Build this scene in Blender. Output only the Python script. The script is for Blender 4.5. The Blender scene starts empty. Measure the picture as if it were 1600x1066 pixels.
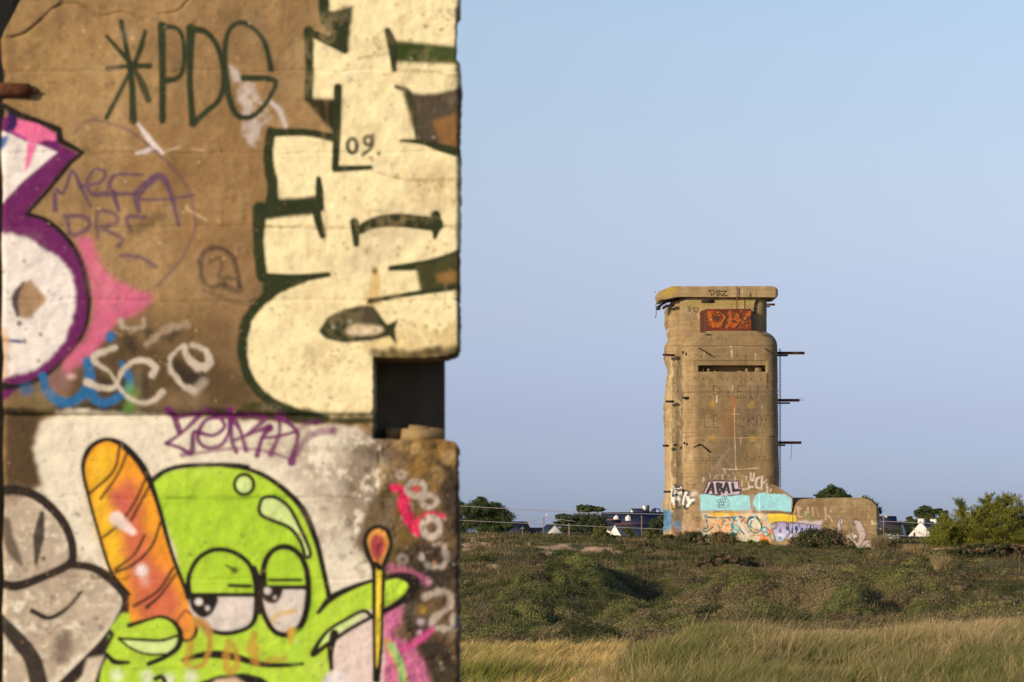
import bpy, math
import numpy as np
from mathutils import Vector
SC = bpy.context.scene
# ---------------------------------------------------------------- camera (level 100 mm lens with a risen front), sky, sun, exposure
F, HY = 1600 * 100 / 36.0, 838.0        # focal length and horizon row in photograph pixels
SUN_EL, SUN_AZ = math.radians(17), math.radians(48)     # sun low, behind the camera on the left
cam_d = bpy.data.cameras.new('camera'); cam = bpy.data.objects.new('camera', cam_d); SC.collection.objects.link(cam); SC.camera = cam
cam.location = (0, 0, 0); cam.rotation_euler = (math.radians(90), 0, 0)
cam_d.lens = 100; cam_d.sensor_width = 36; cam_d.shift_y = (HY - 533) / 1600; cam_d.clip_start = .5; cam_d.clip_end = 20000
cam_d.dof.use_dof = True; cam_d.dof.focus_distance = 176; cam_d.dof.aperture_fstop = 6.3
w = bpy.data.worlds.new('World'); SC.world = w; w.use_nodes = True; nt = w.node_tree; nt.nodes.clear()
sky = nt.nodes.new('ShaderNodeTexSky'); sky.sky_type = 'NISHITA'; sky.sun_disc = False; sky.sun_elevation = SUN_EL
sky.sun_rotation = math.radians(180) + SUN_AZ; sky.air_density = 1.0; sky.dust_density = .6; sky.ozone_density = 2.0
bg = nt.nodes.new('ShaderNodeBackground'); out = nt.nodes.new('ShaderNodeOutputWorld'); bg.inputs[1].default_value = .15
tc = nt.nodes.new('ShaderNodeTexCoord'); sp = nt.nodes.new('ShaderNodeSeparateXYZ'); rp = nt.nodes.new('ShaderNodeValToRGB'); mx = nt.nodes.new('ShaderNodeMix'); mx.data_type = 'RGBA'; mx.blend_type = 'MULTIPLY'; mx.inputs[0].default_value = 1
SKYT = [(0, (.46, .59, 1.18)), (.02, (.48, .575, 1.12)), (.042, (.54, .56, .98)), (.076, (.72, .65, .89)), (.12, (.98, .815, .885)), (.181, (1.18, 1.0, .975)), (.30, (1.10, 1.0, 1.0))]   # lilac anti-twilight haze low in the sky
while len(rp.color_ramp.elements) < len(SKYT): rp.color_ramp.elements.new(.5)
for e, (p, c) in zip(rp.color_ramp.elements, SKYT): e.position = p; e.color = (*c, 1)
nt.links.new(tc.outputs['Generated'], sp.inputs[0]); nt.links.new(sp.outputs[2], rp.inputs[0]); nt.links.new(sky.outputs[0], mx.inputs[6]); nt.links.new(rp.outputs[0], mx.inputs[7]); nt.links.new(mx.outputs[2], bg.inputs[0]); nt.links.new(bg.outputs[0], out.inputs[0])
sl = bpy.data.lights.new('sun', 'SUN'); sun = bpy.data.objects.new('sun', sl); SC.collection.objects.link(sun)
sl.energy = 4.2; sl.angle = math.radians(.53); sl.color = (1, .80, .55)
sun.rotation_euler = Vector((-math.sin(SUN_AZ) * math.cos(SUN_EL), -math.cos(SUN_AZ) * math.cos(SUN_EL), math.sin(SUN_EL))).to_track_quat('Z', 'Y').to_euler()
SC.view_settings.view_transform = 'Standard'; SC.view_settings.look = 'None'; SC.view_settings.exposure = 0.0; SC.view_settings.gamma = 1
SC.cycles.max_bounces = 6; SC.cycles.transparent_max_bounces = 8
ILL = np.array([1.12, .98, .84])        # how bright and warm a white surface facing the sun gets; observed paint colours are divided by it
# ---------------------------------------------------------------- paint canvas
def s2l(c):
    c = np.asarray(c, float) / 255.0
    return np.where(c <= 0.04045, c / 12.92, ((c + 0.055) / 1.055) ** 2.4)

def vnoise(h, w, cell, rng):
    gh, gw = int(h / cell) + 3, int(w / cell) + 3
    g = rng.random((gh, gw))
    yy = np.arange(h) / cell; xx = np.arange(w) / cell
    yi = yy.astype(int); xi = xx.astype(int)
    fy = yy - yi; fx = xx - xi
    fy = fy * fy * (3 - 2 * fy); fx = fx * fx * (3 - 2 * fx)
    a = g[yi][:, xi]; b = g[yi][:, xi + 1]; c = g[yi + 1][:, xi]; d = g[yi + 1][:, xi + 1]
    fx = fx[None, :]; fy = fy[:, None]
    return (a * (1 - fx) + b * fx) * (1 - fy) + (c * (1 - fx) + d * fx) * fy

def fbm(h, w, cell, rng, octs=4):
    o = np.zeros((h, w)); a = 1.0; t = 0
    for _ in range(octs):
        if cell < 1.01: break
        o += a * vnoise(h, w, cell, rng); t += a; a *= .55; cell /= 2.1
    return o / t

def catmull(pts, n=8):
    pts = [np.array(p, float) for p in pts]
    if len(pts) < 3: return np.array(pts)
    P = [2 * pts[0] - pts[1]] + pts + [2 * pts[-1] - pts[-2]]
    out = []
    for i in range(1, len(P) - 2):
        p0, p1, p2, p3 = P[i - 1], P[i], P[i + 1], P[i + 2]
        for t in np.linspace(0, 1, n, endpoint=False):
            out.append(.5 * (2 * p1 + (p2 - p0) * t + (2 * p0 - 5 * p1 + 4 * p2 - p3) * t * t + (3 * p1 - p0 - 3 * p2 + p3) * t ** 3))
    out.append(P[-2])
    return np.array(out)

def boxblur(m, r):
    r = int(round(r))
    if r < 1: return m
    for ax in (0, 1):
        c = np.cumsum(np.pad(m, [(r + 1, r) if a == ax else (0, 0) for a in (0, 1)], mode='edge'), axis=ax)
        n = m.shape[ax]
        m = (np.take(c, np.arange(2 * r + 1, n + 2 * r + 1), axis=ax) - np.take(c, np.arange(0, n), axis=ax)) / (2 * r + 1)
    return m

class Canvas:
    """paint and stains of one surface, laid out on the surface itself"""
    def __init__(s, x0, y0, x1, y1, sc, seed=1):
        s.x0, s.y0, s.sc = x0, y0, sc
        s.W, s.H = int((x1 - x0) * sc), int((y1 - y0) * sc)
        s.rgb = np.zeros((s.H, s.W, 3)); s.a = np.zeros((s.H, s.W))
        s.rng = np.random.default_rng(seed)
        s.n1 = fbm(s.H, s.W, 9 * sc, s.rng) - .5; s.n2 = fbm(s.H, s.W, 9 * sc, s.rng) - .5
        s.n3 = fbm(s.H, s.W, 30 * sc, s.rng) - .5
        s.ox, s.oy, s.k = 0, 0, 1.0; s.wf = 1.0; s.halo = 0.0
    def z(s, ox, oy, k): s.ox, s.oy, s.k = ox, oy, k
    def T(s, p):
        p = np.asarray(p, float)
        return np.stack([(s.ox + p[:, 0] / s.k - s.x0) * s.sc, (s.oy + p[:, 1] / s.k - s.y0) * s.sc], 1)
    def box(s, P, pad):
        xa = max(0, int(P[:, 0].min() - pad)); xb = min(s.W, int(P[:, 0].max() + pad) + 2)
        ya = max(0, int(P[:, 1].min() - pad)); yb = min(s.H, int(P[:, 1].max() + pad) + 2)
        return xa, xb, ya, yb
    def blend(s, bx, m, col, a, col2=None):
        xa, xb, ya, yb = bx
        m = np.clip(m, 0, 1) * a
        c = s2l(col)[None, None, :]
        if col2 is not None:
            t = np.linspace(0, 1, yb - ya)[:, None, None]; c = c * (1 - t) + s2l(col2)[None, None, :] * t
        A = s.a[ya:yb, xa:xb]; R = s.rgb[ya:yb, xa:xb]
        na = m + A * (1 - m)
        s.rgb[ya:yb, xa:xb] = (c * m[..., None] + R * (A * (1 - m))[..., None]) / np.maximum(na, 1e-6)[..., None]
        s.a[ya:yb, xa:xb] = na
    def stroke(s, pts, w, col, a=1.0, soft=1.2, smooth=True, rough=0.0):
        P = s.T(pts)
        if smooth: P = catmull(P)
        n = len(P)
        ws = np.interp(np.linspace(0, 1, n), np.linspace(0, 1, len(w)), w) if isinstance(w, (list, tuple)) else np.full(n, float(w))
        ws = ws * s.wf / s.k * s.sc / 2; sf = soft * s.sc * .5
        pad = ws.max() + sf * 2 + 3 + (5 * s.sc if s.halo else 0)
        xa, xb, ya, yb = s.box(P, pad)
        if xa >= xb or ya >= yb: return
        D = np.full((yb - ya, xb - xa), 1e9)
        rn = rough * s.sc
        for i in range(n - 1):
            a0, b0 = P[i], P[i + 1]
            xs = max(xa, int(min(a0[0], b0[0]) - pad)); xe = min(xb, int(max(a0[0], b0[0]) + pad) + 2)
            ys = max(ya, int(min(a0[1], b0[1]) - pad)); ye = min(yb, int(max(a0[1], b0[1]) + pad) + 2)
            if xs >= xe or ys >= ye: continue
            X, Y = np.meshgrid(np.arange(xs, xe) + .5, np.arange(ys, ye) + .5)
            d = b0 - a0; L = max(d @ d, 1e-9)
            t = np.clip(((X - a0[0]) * d[0] + (Y - a0[1]) * d[1]) / L, 0, 1)
            dd = np.hypot(X - a0[0] - t * d[0], Y - a0[1] - t * d[1]) - (ws[i] * (1 - t) + ws[i + 1] * t)
            v = D[ys - ya:ye - ya, xs - xa:xe - xa]; np.minimum(v, dd, out=v)
        if rn: D = D + s.n1[ya:yb, xa:xb] * rn * 4
        if s.halo: s.blend((xa, xb, ya, yb), np.clip(1 - D / (5.0 * s.sc), 0, 1) ** 2, col, a * s.halo)
        s.blend((xa, xb, ya, yb), .5 - D / (2 * max(sf, .5)), col, a)
    def poly(s, pts, col, a=1.0, soft=1.0, smooth=False, rough=0.0, col2=None, speck=0.0):
        P = s.T(pts)
        if smooth: P = catmull(np.vstack([P, P[:1]]))[:-1]
        sf = soft * s.sc; rn = rough * s.sc
        xa, xb, ya, yb = s.box(P, sf * 2 + rn * 2 + 3)
        if xa >= xb or ya >= yb: return
        X, Y = np.meshgrid(np.arange(xa, xb) + .5, np.arange(ya, yb) + .5)
        if rn:
            X = X + s.n1[ya:yb, xa:xb] * rn * 4; Y = Y + s.n2[ya:yb, xa:xb] * rn * 4
        ins = np.zeros(X.shape, bool)
        for i in range(len(P)):
            x1, y1 = P[i]; x2, y2 = P[(i + 1) % len(P)]
            if y1 == y2: continue
            ins ^= ((y1 > Y) != (y2 > Y)) & (X < (x2 - x1) * (Y - y1) / (y2 - y1) + x1)
        m = boxblur(boxblur(ins.astype(float), sf * .5), sf * .5)
        if speck: m = m * np.clip(1 - speck * 6 * np.clip(s.n3[ya:yb, xa:xb] + s.n1[ya:yb, xa:xb] - .02, 0, 1), 0, 1)
        s.blend((xa, xb, ya, yb), m, col, a, col2)
    def dot(s, x, y, r, col, a=1.0, soft=1.2, ry=None):
        t = np.linspace(0, 2 * math.pi, 25)[:-1]
        s.poly(np.stack([x + r * np.cos(t), y + (ry or r) * np.sin(t)], 1), col, a, soft)
    def ring(s, x, y, r, w, col, a=1.0, ry=None, soft=1.2, t0=0, t1=6.2832):
        t = np.linspace(t0, t1, 25)
        s.stroke(np.stack([x + r * np.cos(t), y + (ry or r) * np.sin(t)], 1), w, col, a, soft, False)
    def specks(s, n, x0, y0, x1, y1, r0, r1, col, a=.7):
        for _ in range(n):
            x, y = s.rng.uniform(x0, x1), s.rng.uniform(y0, y1); r = r0 + (r1 - r0) * s.rng.random() ** 3
            s.dot(x, y, r, col, a * s.rng.uniform(.4, 1), .8, r * s.rng.uniform(.6, 1.3))
    def sample(s, X, Y):
        u = np.clip((X - s.x0) * s.sc - .5, 0, s.W - 1.001); v = np.clip((Y - s.y0) * s.sc - .5, 0, s.H - 1.001)
        i = u.astype(int); j = v.astype(int); fu = u - i; fv = v - j
        def L(A):
            if A.ndim == 3: a, b = fu[..., None], fv[..., None]
            else: a, b = fu, fv
            return (A[j, i] * (1 - a) + A[j, i + 1] * a) * (1 - b) + (A[j + 1, i] * (1 - a) + A[j + 1, i + 1] * a) * b
        return np.concatenate([L(s.rgb), L(s.a)[..., None]], -1)

# ---------------------------------------------------------------- the near wall
def paint_wall():
    c = Canvas(-10, -10, 730, 1080, 1, 3); c.wf = 1.15; c.halo = .22; S = c.stroke; Q = c.poly
    GR = (46, 52, 26); CR = (252, 226, 168); BK = (34, 27, 22); WH = (238, 219, 187); GN = (186, 212, 58); LG = (216, 230, 140); PU = (112, 34, 90)
    # large tonal stains of the bare concrete
    Q([(0, 520), (130, 480), (330, 500), (400, 540), (420, 640), (0, 660)], (84, 62, 36), .55, 40, True, 8)
    Q([(150, 520), (330, 560), (390, 600), (380, 645), (120, 640)], (58, 42, 26), .6, 18, True, 6)
    Q([(8, 640), (60, 650), (62, 760), (10, 770)], (62, 46, 30), .8, 10, True, 3)
    Q([(300, 380), (400, 360), (400, 560), (330, 560)], (120, 88, 60), .45, 25, True, 6)
    Q([(560, 680), (730, 680), (730, 1080), (560, 1080)], (92, 70, 46), .85, 10, False, 4)
    Q([(590, 690), (725, 688), (725, 745), (640, 770), (590, 740)], (150, 112, 54), .75, 10, True, 5)
    Q([(560, 770), (640, 760), (650, 850), (590, 870)], (110, 84, 20), .6, 12, True, 5)
    c.specks(260, 20, 20, 380, 560, .6, 3.4, (226, 180, 120), .7)
    c.specks(260, 5, 5, 480, 640, .8, 7, (110, 80, 46), .4); c.specks(120, 20, 20, 380, 560, .6, 4, (70, 50, 30), .5); Q([(200, 180), (420, 150), (470, 300), (400, 420), (260, 400), (190, 300)], (150, 108, 62), .45, 30, True, 12, None, .7); Q([(20, 40), (200, 60), (180, 160), (40, 150)], (188, 146, 88), .4, 25, True, 10, None, .5)
    # lower white ground of the figure
    Q([(64, 660), (90, 644), (125, 638), (170, 645), (196, 641), (260, 647), (400, 657), (480, 664), (560, 668), (600, 700), (606, 740), (575, 790), (556, 850), (590, 900), (600, 980), (600, 1080), (-8, 1080), (-8, 800), (40, 778), (66, 760), (52, 700)], WH, 1, 6, False, 2.5)
    Q([(380, 690), (560, 672), (600, 720), (560, 790), (520, 860), (470, 760)], (176, 152, 128), .6, 20, True, 8, None, .6)
    Q([(-8, 770), (60, 765), (110, 850), (190, 930), (150, 1000), (60, 1080), (-8, 1080)], (176, 148, 122), .75, 10, True, 5, None, .5)
    Q([(545, 690), (600, 680), (640, 760), (600, 860), (560, 860), (530, 780)], (120, 98, 74), .75, 16, True, 10, None, .9); c.specks(160, 470, 670, 640, 900, 1.5, 8, (150, 128, 104), .5); c.specks(90, 540, 680, 640, 900, 1.5, 7, (84, 68, 52), .5)
    c.specks(160, 0, 780, 180, 1066, .8, 5, (120, 95, 76), .5); c.specks(90, 0, 780, 180, 1066, .8, 3.5, (250, 225, 195), .8)
    Q([(85, 985), (110, 990), (108, 1030), (85, 1035)], (96, 72, 56), .7, 8, True, 3)
    # cream block letters
    cream = [(514, -8), (722, -8), (722, 548), (697, 557), (583, 558), (583, 656), (545, 655), (500, 655), (450, 643), (412, 620), (388, 590), (382, 545), (386, 505), (405, 470), (428, 446), (455, 432), (412, 428), (404, 380), (408, 330), (425, 326), (421, 285), (419, 235), (424, 208), (500, 215), (527, 211), (516, 200), (488, 160), (484, 150), (484, 60), (500, 62), (540, 82), (548, 18), (514, 18)]
    Q(cream, CR, 1, 2, False, .6)
    Q([(548, 440), (620, 400), (690, 330), (600, 330), (552, 370)], (216, 190, 150), .5, 12, True, 6)
    c.specks(220, 500, -5, 718, 556, .7, 4.5, (170, 128, 76), .55); c.specks(60, 400, 430, 585, 640, .7, 3.5, (190, 150, 96), .5)
    for p in ([(560, 92), (640, 82), (715, 88)], [(600, 118), (660, 112), (716, 120)], [(560, 355), (640, 352), (716, 356)], [(410, 354), (480, 356), (560, 358)], [(590, 270), (640, 282), (715, 280)]):
        S(p, 2.2, (150, 112, 66), .55, 3, True, 1.5)
    Q([(635, 268), (716, 262), (716, 330), (650, 320)], (200, 160, 110), .35, 16, True, 8, None, .7)
    S([(585, 420), (587, 440), (582, 470)], [6, 12, 18], (206, 156, 60), .55, 8); c.dot(586, 424, 5, (96, 54, 26), .9, 4)
    # dirt under the cream block and along the ledge
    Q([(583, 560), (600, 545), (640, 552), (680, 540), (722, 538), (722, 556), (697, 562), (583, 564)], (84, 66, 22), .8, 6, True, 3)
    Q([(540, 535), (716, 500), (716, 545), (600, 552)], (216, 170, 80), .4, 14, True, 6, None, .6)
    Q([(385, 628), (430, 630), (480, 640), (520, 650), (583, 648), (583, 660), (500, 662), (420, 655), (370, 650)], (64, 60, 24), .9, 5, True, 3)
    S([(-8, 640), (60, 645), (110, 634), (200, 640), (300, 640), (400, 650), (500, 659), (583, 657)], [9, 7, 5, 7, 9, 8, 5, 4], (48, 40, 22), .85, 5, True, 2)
    # brown windows inside the block letters
    c.z(350, 0, 3.23)
    Q([(900, 462), (1000, 478), (1090, 472), (1215, 436), (1215, 790), (985, 715), (950, 640)], (84, 70, 54), 1, 3)
    Q([(1050, 615), (1215, 560), (1215, 755), (1090, 725)], (140, 96, 52), 1, 5)
    Q([(850, 205), (1150, 236), (1215, 240), (1215, 328), (860, 316)], (52, 66, 24), 1, 3); Q([(1000, 240), (1215, 256), (1215, 300), (1020, 296)], (74, 84, 40), .6, 6, True, 3)
    S([(826, 158), (850, 230), (860, 355)], [28, 44, 22], GR)
    S([(870, 440), (930, 470), (960, 590), (975, 712)], [16, 26, 18, 10], (66, 64, 36), 1, 3)
    S([(892, 712), (1000, 720), (1100, 750), (1215, 782)], [10, 22, 34, 40], GR)
    # outlines of the block letters
    S([(500, -30), (505, 30), (508, 100)], [44, 48, 40], GR, 1, 3, True, 1)
    Q([(480, 60), (545, 60), (655, 30), (640, 140), (630, 270), (590, 262), (530, 180), (484, 110)], GR, 1, 3, False, 1)
    S([(612, 262), (520, 205), (425, 165)], [22, 42, 26], GR, 1, 2)
    S([(428, 160), (432, 330), (428, 495)], [44, 36, 38], GR, 1, 3, True, .6)
    Q([(405, 495), (520, 500), (590, 505), (575, 690), (540, 660), (470, 580)], (44, 38, 20), 1, 3)
    S([(576, 445), (572, 640), (562, 850)], [36, 34, 30], GR); S([(562, 855), (740, 848)], [28, 20], GR)
    S([(565, 700), (420, 672), (238, 672)], [34, 30, 36], GR, 1, 2); S([(238, 665), (225, 800), (245, 930), (245, 1040)], [38, 44, 50, 56], GR, 1, 3, True, .8)
    S([(478, 905), (482, 960), (488, 1050)], [22, 34, 34], GR)
    Q([(215, 1000), (300, 1004), (400, 998), (480, 985), (500, 1060), (420, 1070), (230, 1110), (180, 1080)], GR, 1, 3)
    c.z(350, 320, 2.665)
    S([(385, -10), (392, 60), (412, 130)], [30, 30, 24], GR); Q([(120, 0), (400, -20), (385, 42), (200, 55), (125, 75)], GR, 1, 3)
    S([(150, 20), (145, 160), (160, 300)], [50, 38, 40], GR, 1, 3, True, .6)
    S([(165, 300), (300, 308), (435, 292)], [26, 30, 18], GR); S([(330, 312), (200, 370), (110, 460), (80, 560), (84, 660), (130, 760), (220, 835), (330, 872), (430, 890)], [26, 34, 36, 36, 34, 34, 34, 26, 16], GR, 1, 3, True, .8)
    Q([(240, 312), (330, 316), (200, 372), (150, 420), (160, 350), (165, 305)], GR, 1, 3)
    S([(544, 75), (552, 165)], [32, 22], GR); S([(555, 112), (620, 80), (720, 66), (885, 84)], [30, 40, 48, 50], GR); S([(882, 45), (884, 95), (878, 140)], [34, 34, 12], GR)
    S([(694, 266), (800, 256), (900, 232), (1000, 188)], [18, 30, 26, 16], GR); Q([(795, 250), (870, 240), (1000, 190), (1000, 350), (820, 370)], (70, 66, 34), 1, 3); Q([(880, 290), (960, 275), (1000, 280), (1000, 325), (890, 325)], (150, 108, 54), .9, 5)
    S([(608, 402), (760, 376), (1000, 340)], [18, 16, 20], GR); S([(977, 345), (980, 565)], 11, (70, 78, 40))
    Q([(395, 528), (430, 470), (500, 436), (580, 420), (622, 424), (680, 500), (728, 478), (712, 520), (722, 586), (690, 548), (620, 566), (500, 577), (425, 560)], GR, 1, 2)
    Q([(505, 525), (540, 500), (600, 498), (660, 512), (650, 535), (580, 545), (520, 540)], (236, 206, 160), 1, 3, True); Q([(540, 440), (620, 430), (650, 500), (560, 500)], (90, 76, 58), .6, 6, True, 3)
    c.dot(455, 510, 7, (180, 180, 150), .8, 2); c.dot(525, 487, 8, (190, 186, 160), .8, 2)
    # year written small
    c.z(350, 0, 3.23); c.ring(648, 738, 24, 17, (62, 68, 50), .95, 36); c.ring(728, 712, 18, 15, (62, 68, 50), .95, 22); S([(752, 682), (748, 740), (700, 785)], 13, (62, 68, 50), .95); c.dot(782, 778, 11, (62, 68, 50), .95)
    # pale plaster chips
    LT = (206, 184, 166)
    Q([(95, 415), (150, 425), (175, 500), (230, 560), (250, 620), (190, 640), (160, 740), (125, 730), (90, 660), (100, 560), (70, 500)], LT, .85, 4, True, 3, None, .5); Q([(20, 320), (70, 355), (90, 410), (50, 420)], LT, .9, 3)
    S([(222, 505), (280, 560), (312, 640)], [14, 26, 18], LT, .95, 2)
    c.z(0, 0, 3.23); S([(700, 628), (750, 700), (822, 775)], [10, 26, 12], (232, 212, 196), .95, 2, True, .6); S([(688, 776), (740, 764), (785, 742)], [8, 20, 20], (232, 212, 196), .9, 2, True, .6)
    S([(500, 745), (690, 752)], 6, (200, 160, 110), .6, 2); S([(830, 770), (905, 745)], 8, (210, 176, 130), .8, 2); S([(975, 755), (1030, 760)], 7, (214, 176, 130), .7)
    S([(945, 1040), (950, 1060), (1040, 1110)], 9, (214, 176, 130), .8)
    # asterisk and three capitals
    G2 = (50, 56, 32)
    S([(614, 112), (650, 300), (668, 430), (674, 612)], [20, 24, 28, 34], G2); S([(540, 185), (660, 320)], [14, 24], G2); S([(736, 160), (712, 245), (680, 330)], [16, 24, 20], G2); S([(542, 348), (650, 336), (758, 334)], [16, 20, 24], G2, .95); S([(540, 596), (600, 480), (655, 370)], [22, 20, 18], G2, .92); S([(682, 350), (720, 430), (752, 508)], [20, 34, 26], G2, .88)
    S([(818, 130), (822, 380), (822, 612)], [34, 30, 28], G2); S([(818, 138), (890, 145), (925, 200), (928, 330), (900, 395), (830, 412)], [26, 18, 18, 18, 20, 30], G2)
    S([(965, 145), (960, 400), (975, 630)], [40, 26, 30], G2); S([(965, 150), (1040, 165), (1100, 240), (1135, 380), (1110, 500), (1050, 560), (975, 628)], [34, 24, 22, 30, 22, 24, 28], G2)
    c.z(350, 0, 3.23); S([(240, 352), (205, 215), (140, 140), (80, 118), (25, 160), (6, 270), (16, 430), (50, 560), (105, 598), (170, 572), (228, 500), (256, 410), (100, 396)], [24, 22, 20, 24, 22, 22, 30, 26, 24, 22, 18, 24, 28], G2)
    # purple arrow letter at the left edge
    c.z(0, 160, 3.553)
    Q([(-30, 60), (60, 90), (210, 110), (320, 180), (330, 230), (440, 285), (390, 335), (155, 605), (260, 660), (380, 775), (440, 900), (478, 1066), (470, 1200), (-30, 1200)], PU, 1, 2)
    c.z(0, 320, 3.23); Q([(-30, 50), (150, 65), (280, 120), (390, 250), (436, 380), (448, 500), (430, 620), (370, 725), (250, 845), (130, 900), (-30, 930)], PU, 1, 2, True)
    Q([(-30, 130), (30, 145), (130, 165), (200, 215), (300, 270), (355, 335), (386, 420), (370, 560), (330, 690), (230, 800), (150, 845), (30, 870), (-30, 880)], (244, 226, 208), 1, 3, False, 2)
    Q([(88, 420), (160, 370), (190, 425), (240, 470), (200, 525), (150, 580), (95, 560), (62, 500)], (172, 134, 96), 1, 4, False, 2); S([(120, 395), (78, 470), (92, 560)], [10, 30, 14], (74, 62, 62), .95, 4)
    S([(-20, 684), (60, 688), (105, 692)], 14, (48, 62, 120), .9); S([(-20, 672), (30, 680)], 10, (200, 120, 50), .9)
    for x, y, r in ((125, 285, 9), (125, 690, 11), (208, 655, 10), (100, 600, 14), (198, 790, 9), (20, 340, 8)): c.dot(x, y, r, (110, 86, 70), .9, 2)
    Q([(-20, 600), (40, 640), (50, 760), (30, 880), (-20, 900)], (206, 160, 116), .7, 5, True, 4)
    c.z(0, 160, 3.553)
    Q([(-20, 150), (60, 178), (150, 220), (230, 240), (322, 278), (130, 440), (20, 556), (-20, 580)], (242, 224, 206), 1, 2)
    Q([(95, 98), (210, 112), (312, 182), (312, 216), (250, 214), (190, 240), (80, 172)], (240, 112, 150), 1, 2); Q([(155, 225), (208, 238), (165, 360), (138, 392)], (240, 120, 156), 1, 2)
    Q([(245, 214), (322, 222), (330, 262), (250, 240)], (112, 34, 100), 1, 2); S([(70, 70), (75, 120), (50, 155)], [40, 40, 22], (60, 28, 84)); Q([(-20, 190), (55, 190), (30, 250), (-20, 270)], (72, 104, 160), 1, 4); S([(60, 165), (140, 205)], 10, (170, 60, 130))
    Q([(-20, 380), (16, 400), (10, 480), (-20, 500)], (180, 140, 90), .9, 4, True, 3)
    S([(20, 20), (110, 72), (220, 108), (330, 155), (338, 215), (462, 280), (395, 335), (270, 490), (152, 620)], [26, 30, 24, 30, 30, 18, 22, 20, 16], BK, 1, 1.4, False)
    S([(152, 622), (270, 662), (390, 775), (460, 900), (494, 1066)], [18, 20, 22, 24, 24], BK)
    c.z(0, 320, 3.23); S([(432, 330), (450, 430), (452, 520), (432, 625), (370, 732), (250, 850), (130, 908), (-20, 926)], [20, 20, 18, 16, 14, 18, 20, 20], BK); S([(-20, 905), (40, 918)], 30, BK)
    # thin purple tag
    TG = (94, 62, 88); c.z(0, 160, 3.553)
    S([(308, 600), (312, 490), (355, 505), (402, 385), (450, 470), (505, 580)], [26, 20, 14, 16, 18, 10], TG, .8, 2); S([(450, 470), (560, 445), (585, 390), (530, 375), (488, 440), (510, 510), (600, 510)], [20, 14, 14, 12, 14, 16, 30], TG, .75, 2)
    S([(795, 405), (640, 408), (620, 500), (750, 512)], [12, 18, 26, 14], TG, .7, 2); S([(630, 500), (662, 602)], [26, 18], TG, .8); S([(772, 605), (768, 510), (890, 412), (950, 510), (992, 685)], [22, 40, 36, 22, 14], TG, .8, 2); S([(785, 542), (930, 540), (1075, 518)], [16, 12, 16], TG, .65)
    S([(410, 180), (500, 102), (700, 150), (850, 262), (980, 390), (1060, 520), (1082, 700), (1010, 870), (870, 1025)], 12, TG, .42, 3); S([(680, 852), (780, 862), (862, 912)], [26, 14, 22], TG, .6, 3)
    S([(360, 632), (480, 640), (492, 700), (400, 738), (375, 640)], 20, TG, .7, 3); S([(545, 750), (545, 612), (640, 622), (650, 670), (565, 695), (600, 715), (680, 760), (660, 800)], 18, TG, .6, 3); S([(725, 710), (712, 640), (810, 640)], 20, TG, .65, 3); S([(740, 720), (860, 640), (900, 640)], 50, (96, 72, 46), .5, 8)
    # scribbled face
    c.z(0, 320, 3.23); DK = (74, 56, 44)
    S([(1010, 290), (1040, 230), (1110, 220), (1170, 260), (1200, 340), (1210, 420)], [24, 20, 18, 24, 20, 14], DK, .7, 3, True, 1.5); S([(1015, 290), (1025, 380), (1070, 420), (1130, 400)], [20, 18, 10, 22], DK, .6, 3, True, 1.5); S([(1060, 290), (1110, 270), (1120, 320), (1100, 360)], 14, DK, .5, 3); S([(1120, 370), (1190, 380), (1220, 440), (1130, 410)], 18, DK, .55, 3, True, 2); S([(1030, 430), (1150, 480), (1250, 500), (1290, 470)], 14, DK, .35, 5)
    # pink spray star
    Q([(385, 170), (440, 160), (478, 200), (505, 300), (600, 390), (700, 432), (790, 466), (690, 555), (590, 590), (545, 660), (455, 770), (330, 860), (310, 810), (430, 680), (470, 590), (475, 470), (440, 320)], (222, 104, 132), .9, 7, False, 1.5); c.ring(570, 480, 46, 14, (206, 120, 130), .6, 50, 3)
    Q([(270, 840), (350, 830), (340, 930), (240, 960)], (150, 100, 110), .5, 12, True, 4); c.dot(362, 868, 26, (222, 170, 160), .8, 5, 16)
    # blue loops, dark blots and pale loops
    c.z(60, 500, 5.333); BL = (38, 106, 152)
    for p in ([(700, 110), (800, 130), (830, 260), (760, 280)], [(860, 100), (960, 80), (930, 170)], [(1010, 150), (1190, 50), (1180, 100), (1090, 220)], [(560, 560), (840, 430), (900, 640), (700, 700)], [(1100, 300), (1280, 420), (1380, 500), (1180, 560)], [(480, 380), (560, 500), (640, 540), (500, 600)]):
        Q(p, (40, 34, 34), .75, 7, True, 4)
    S([(40, 470), (70, 590), (170, 680), (290, 680), (400, 590), (430, 480), (408, 340)], [60, 70, 76, 70, 70, 76, 60], BL, .92, 4, True, 1); S([(420, 560), (480, 660), (570, 690), (690, 630), (770, 560), (752, 470), (700, 365)], [70, 70, 60, 56, 60, 56, 44], BL, .92, 4, True, 1); c.dot(602, 140, 44, BL, .95, 5, 46); c.dot(-90, 580, 60, BL, .8, 8, 50)
    Q([(720, 520), (800, 560), (830, 640), (790, 760), (730, 760)], (112, 158, 60), .75, 8, True, 3); Q([(800, 400), (860, 420), (860, 780), (800, 780)], (140, 120, 84), .6, 8, True, 3)
    Q([(850, 700), (1250, 580), (1400, 600), (1380, 740), (1000, 780)], (140, 110, 76), .6, 12, True, 5)
    PL = (212, 190, 162)
    S([(405, 518), (520, 562), (640, 560), (700, 430), (790, 350), (900, 345), (975, 395), (950, 465)], [44, 38, 30, 30, 30, 44, 50, 40], PL, .95, 3, True, 1.2); S([(640, 235), (470, 300), (500, 375), (600, 440), (690, 580), (780, 665), (880, 692), (980, 660), (1030, 602)], [40, 40, 30, 26, 26, 26, 34, 36, 46], PL, .88, 3, True, 1.2)
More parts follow.
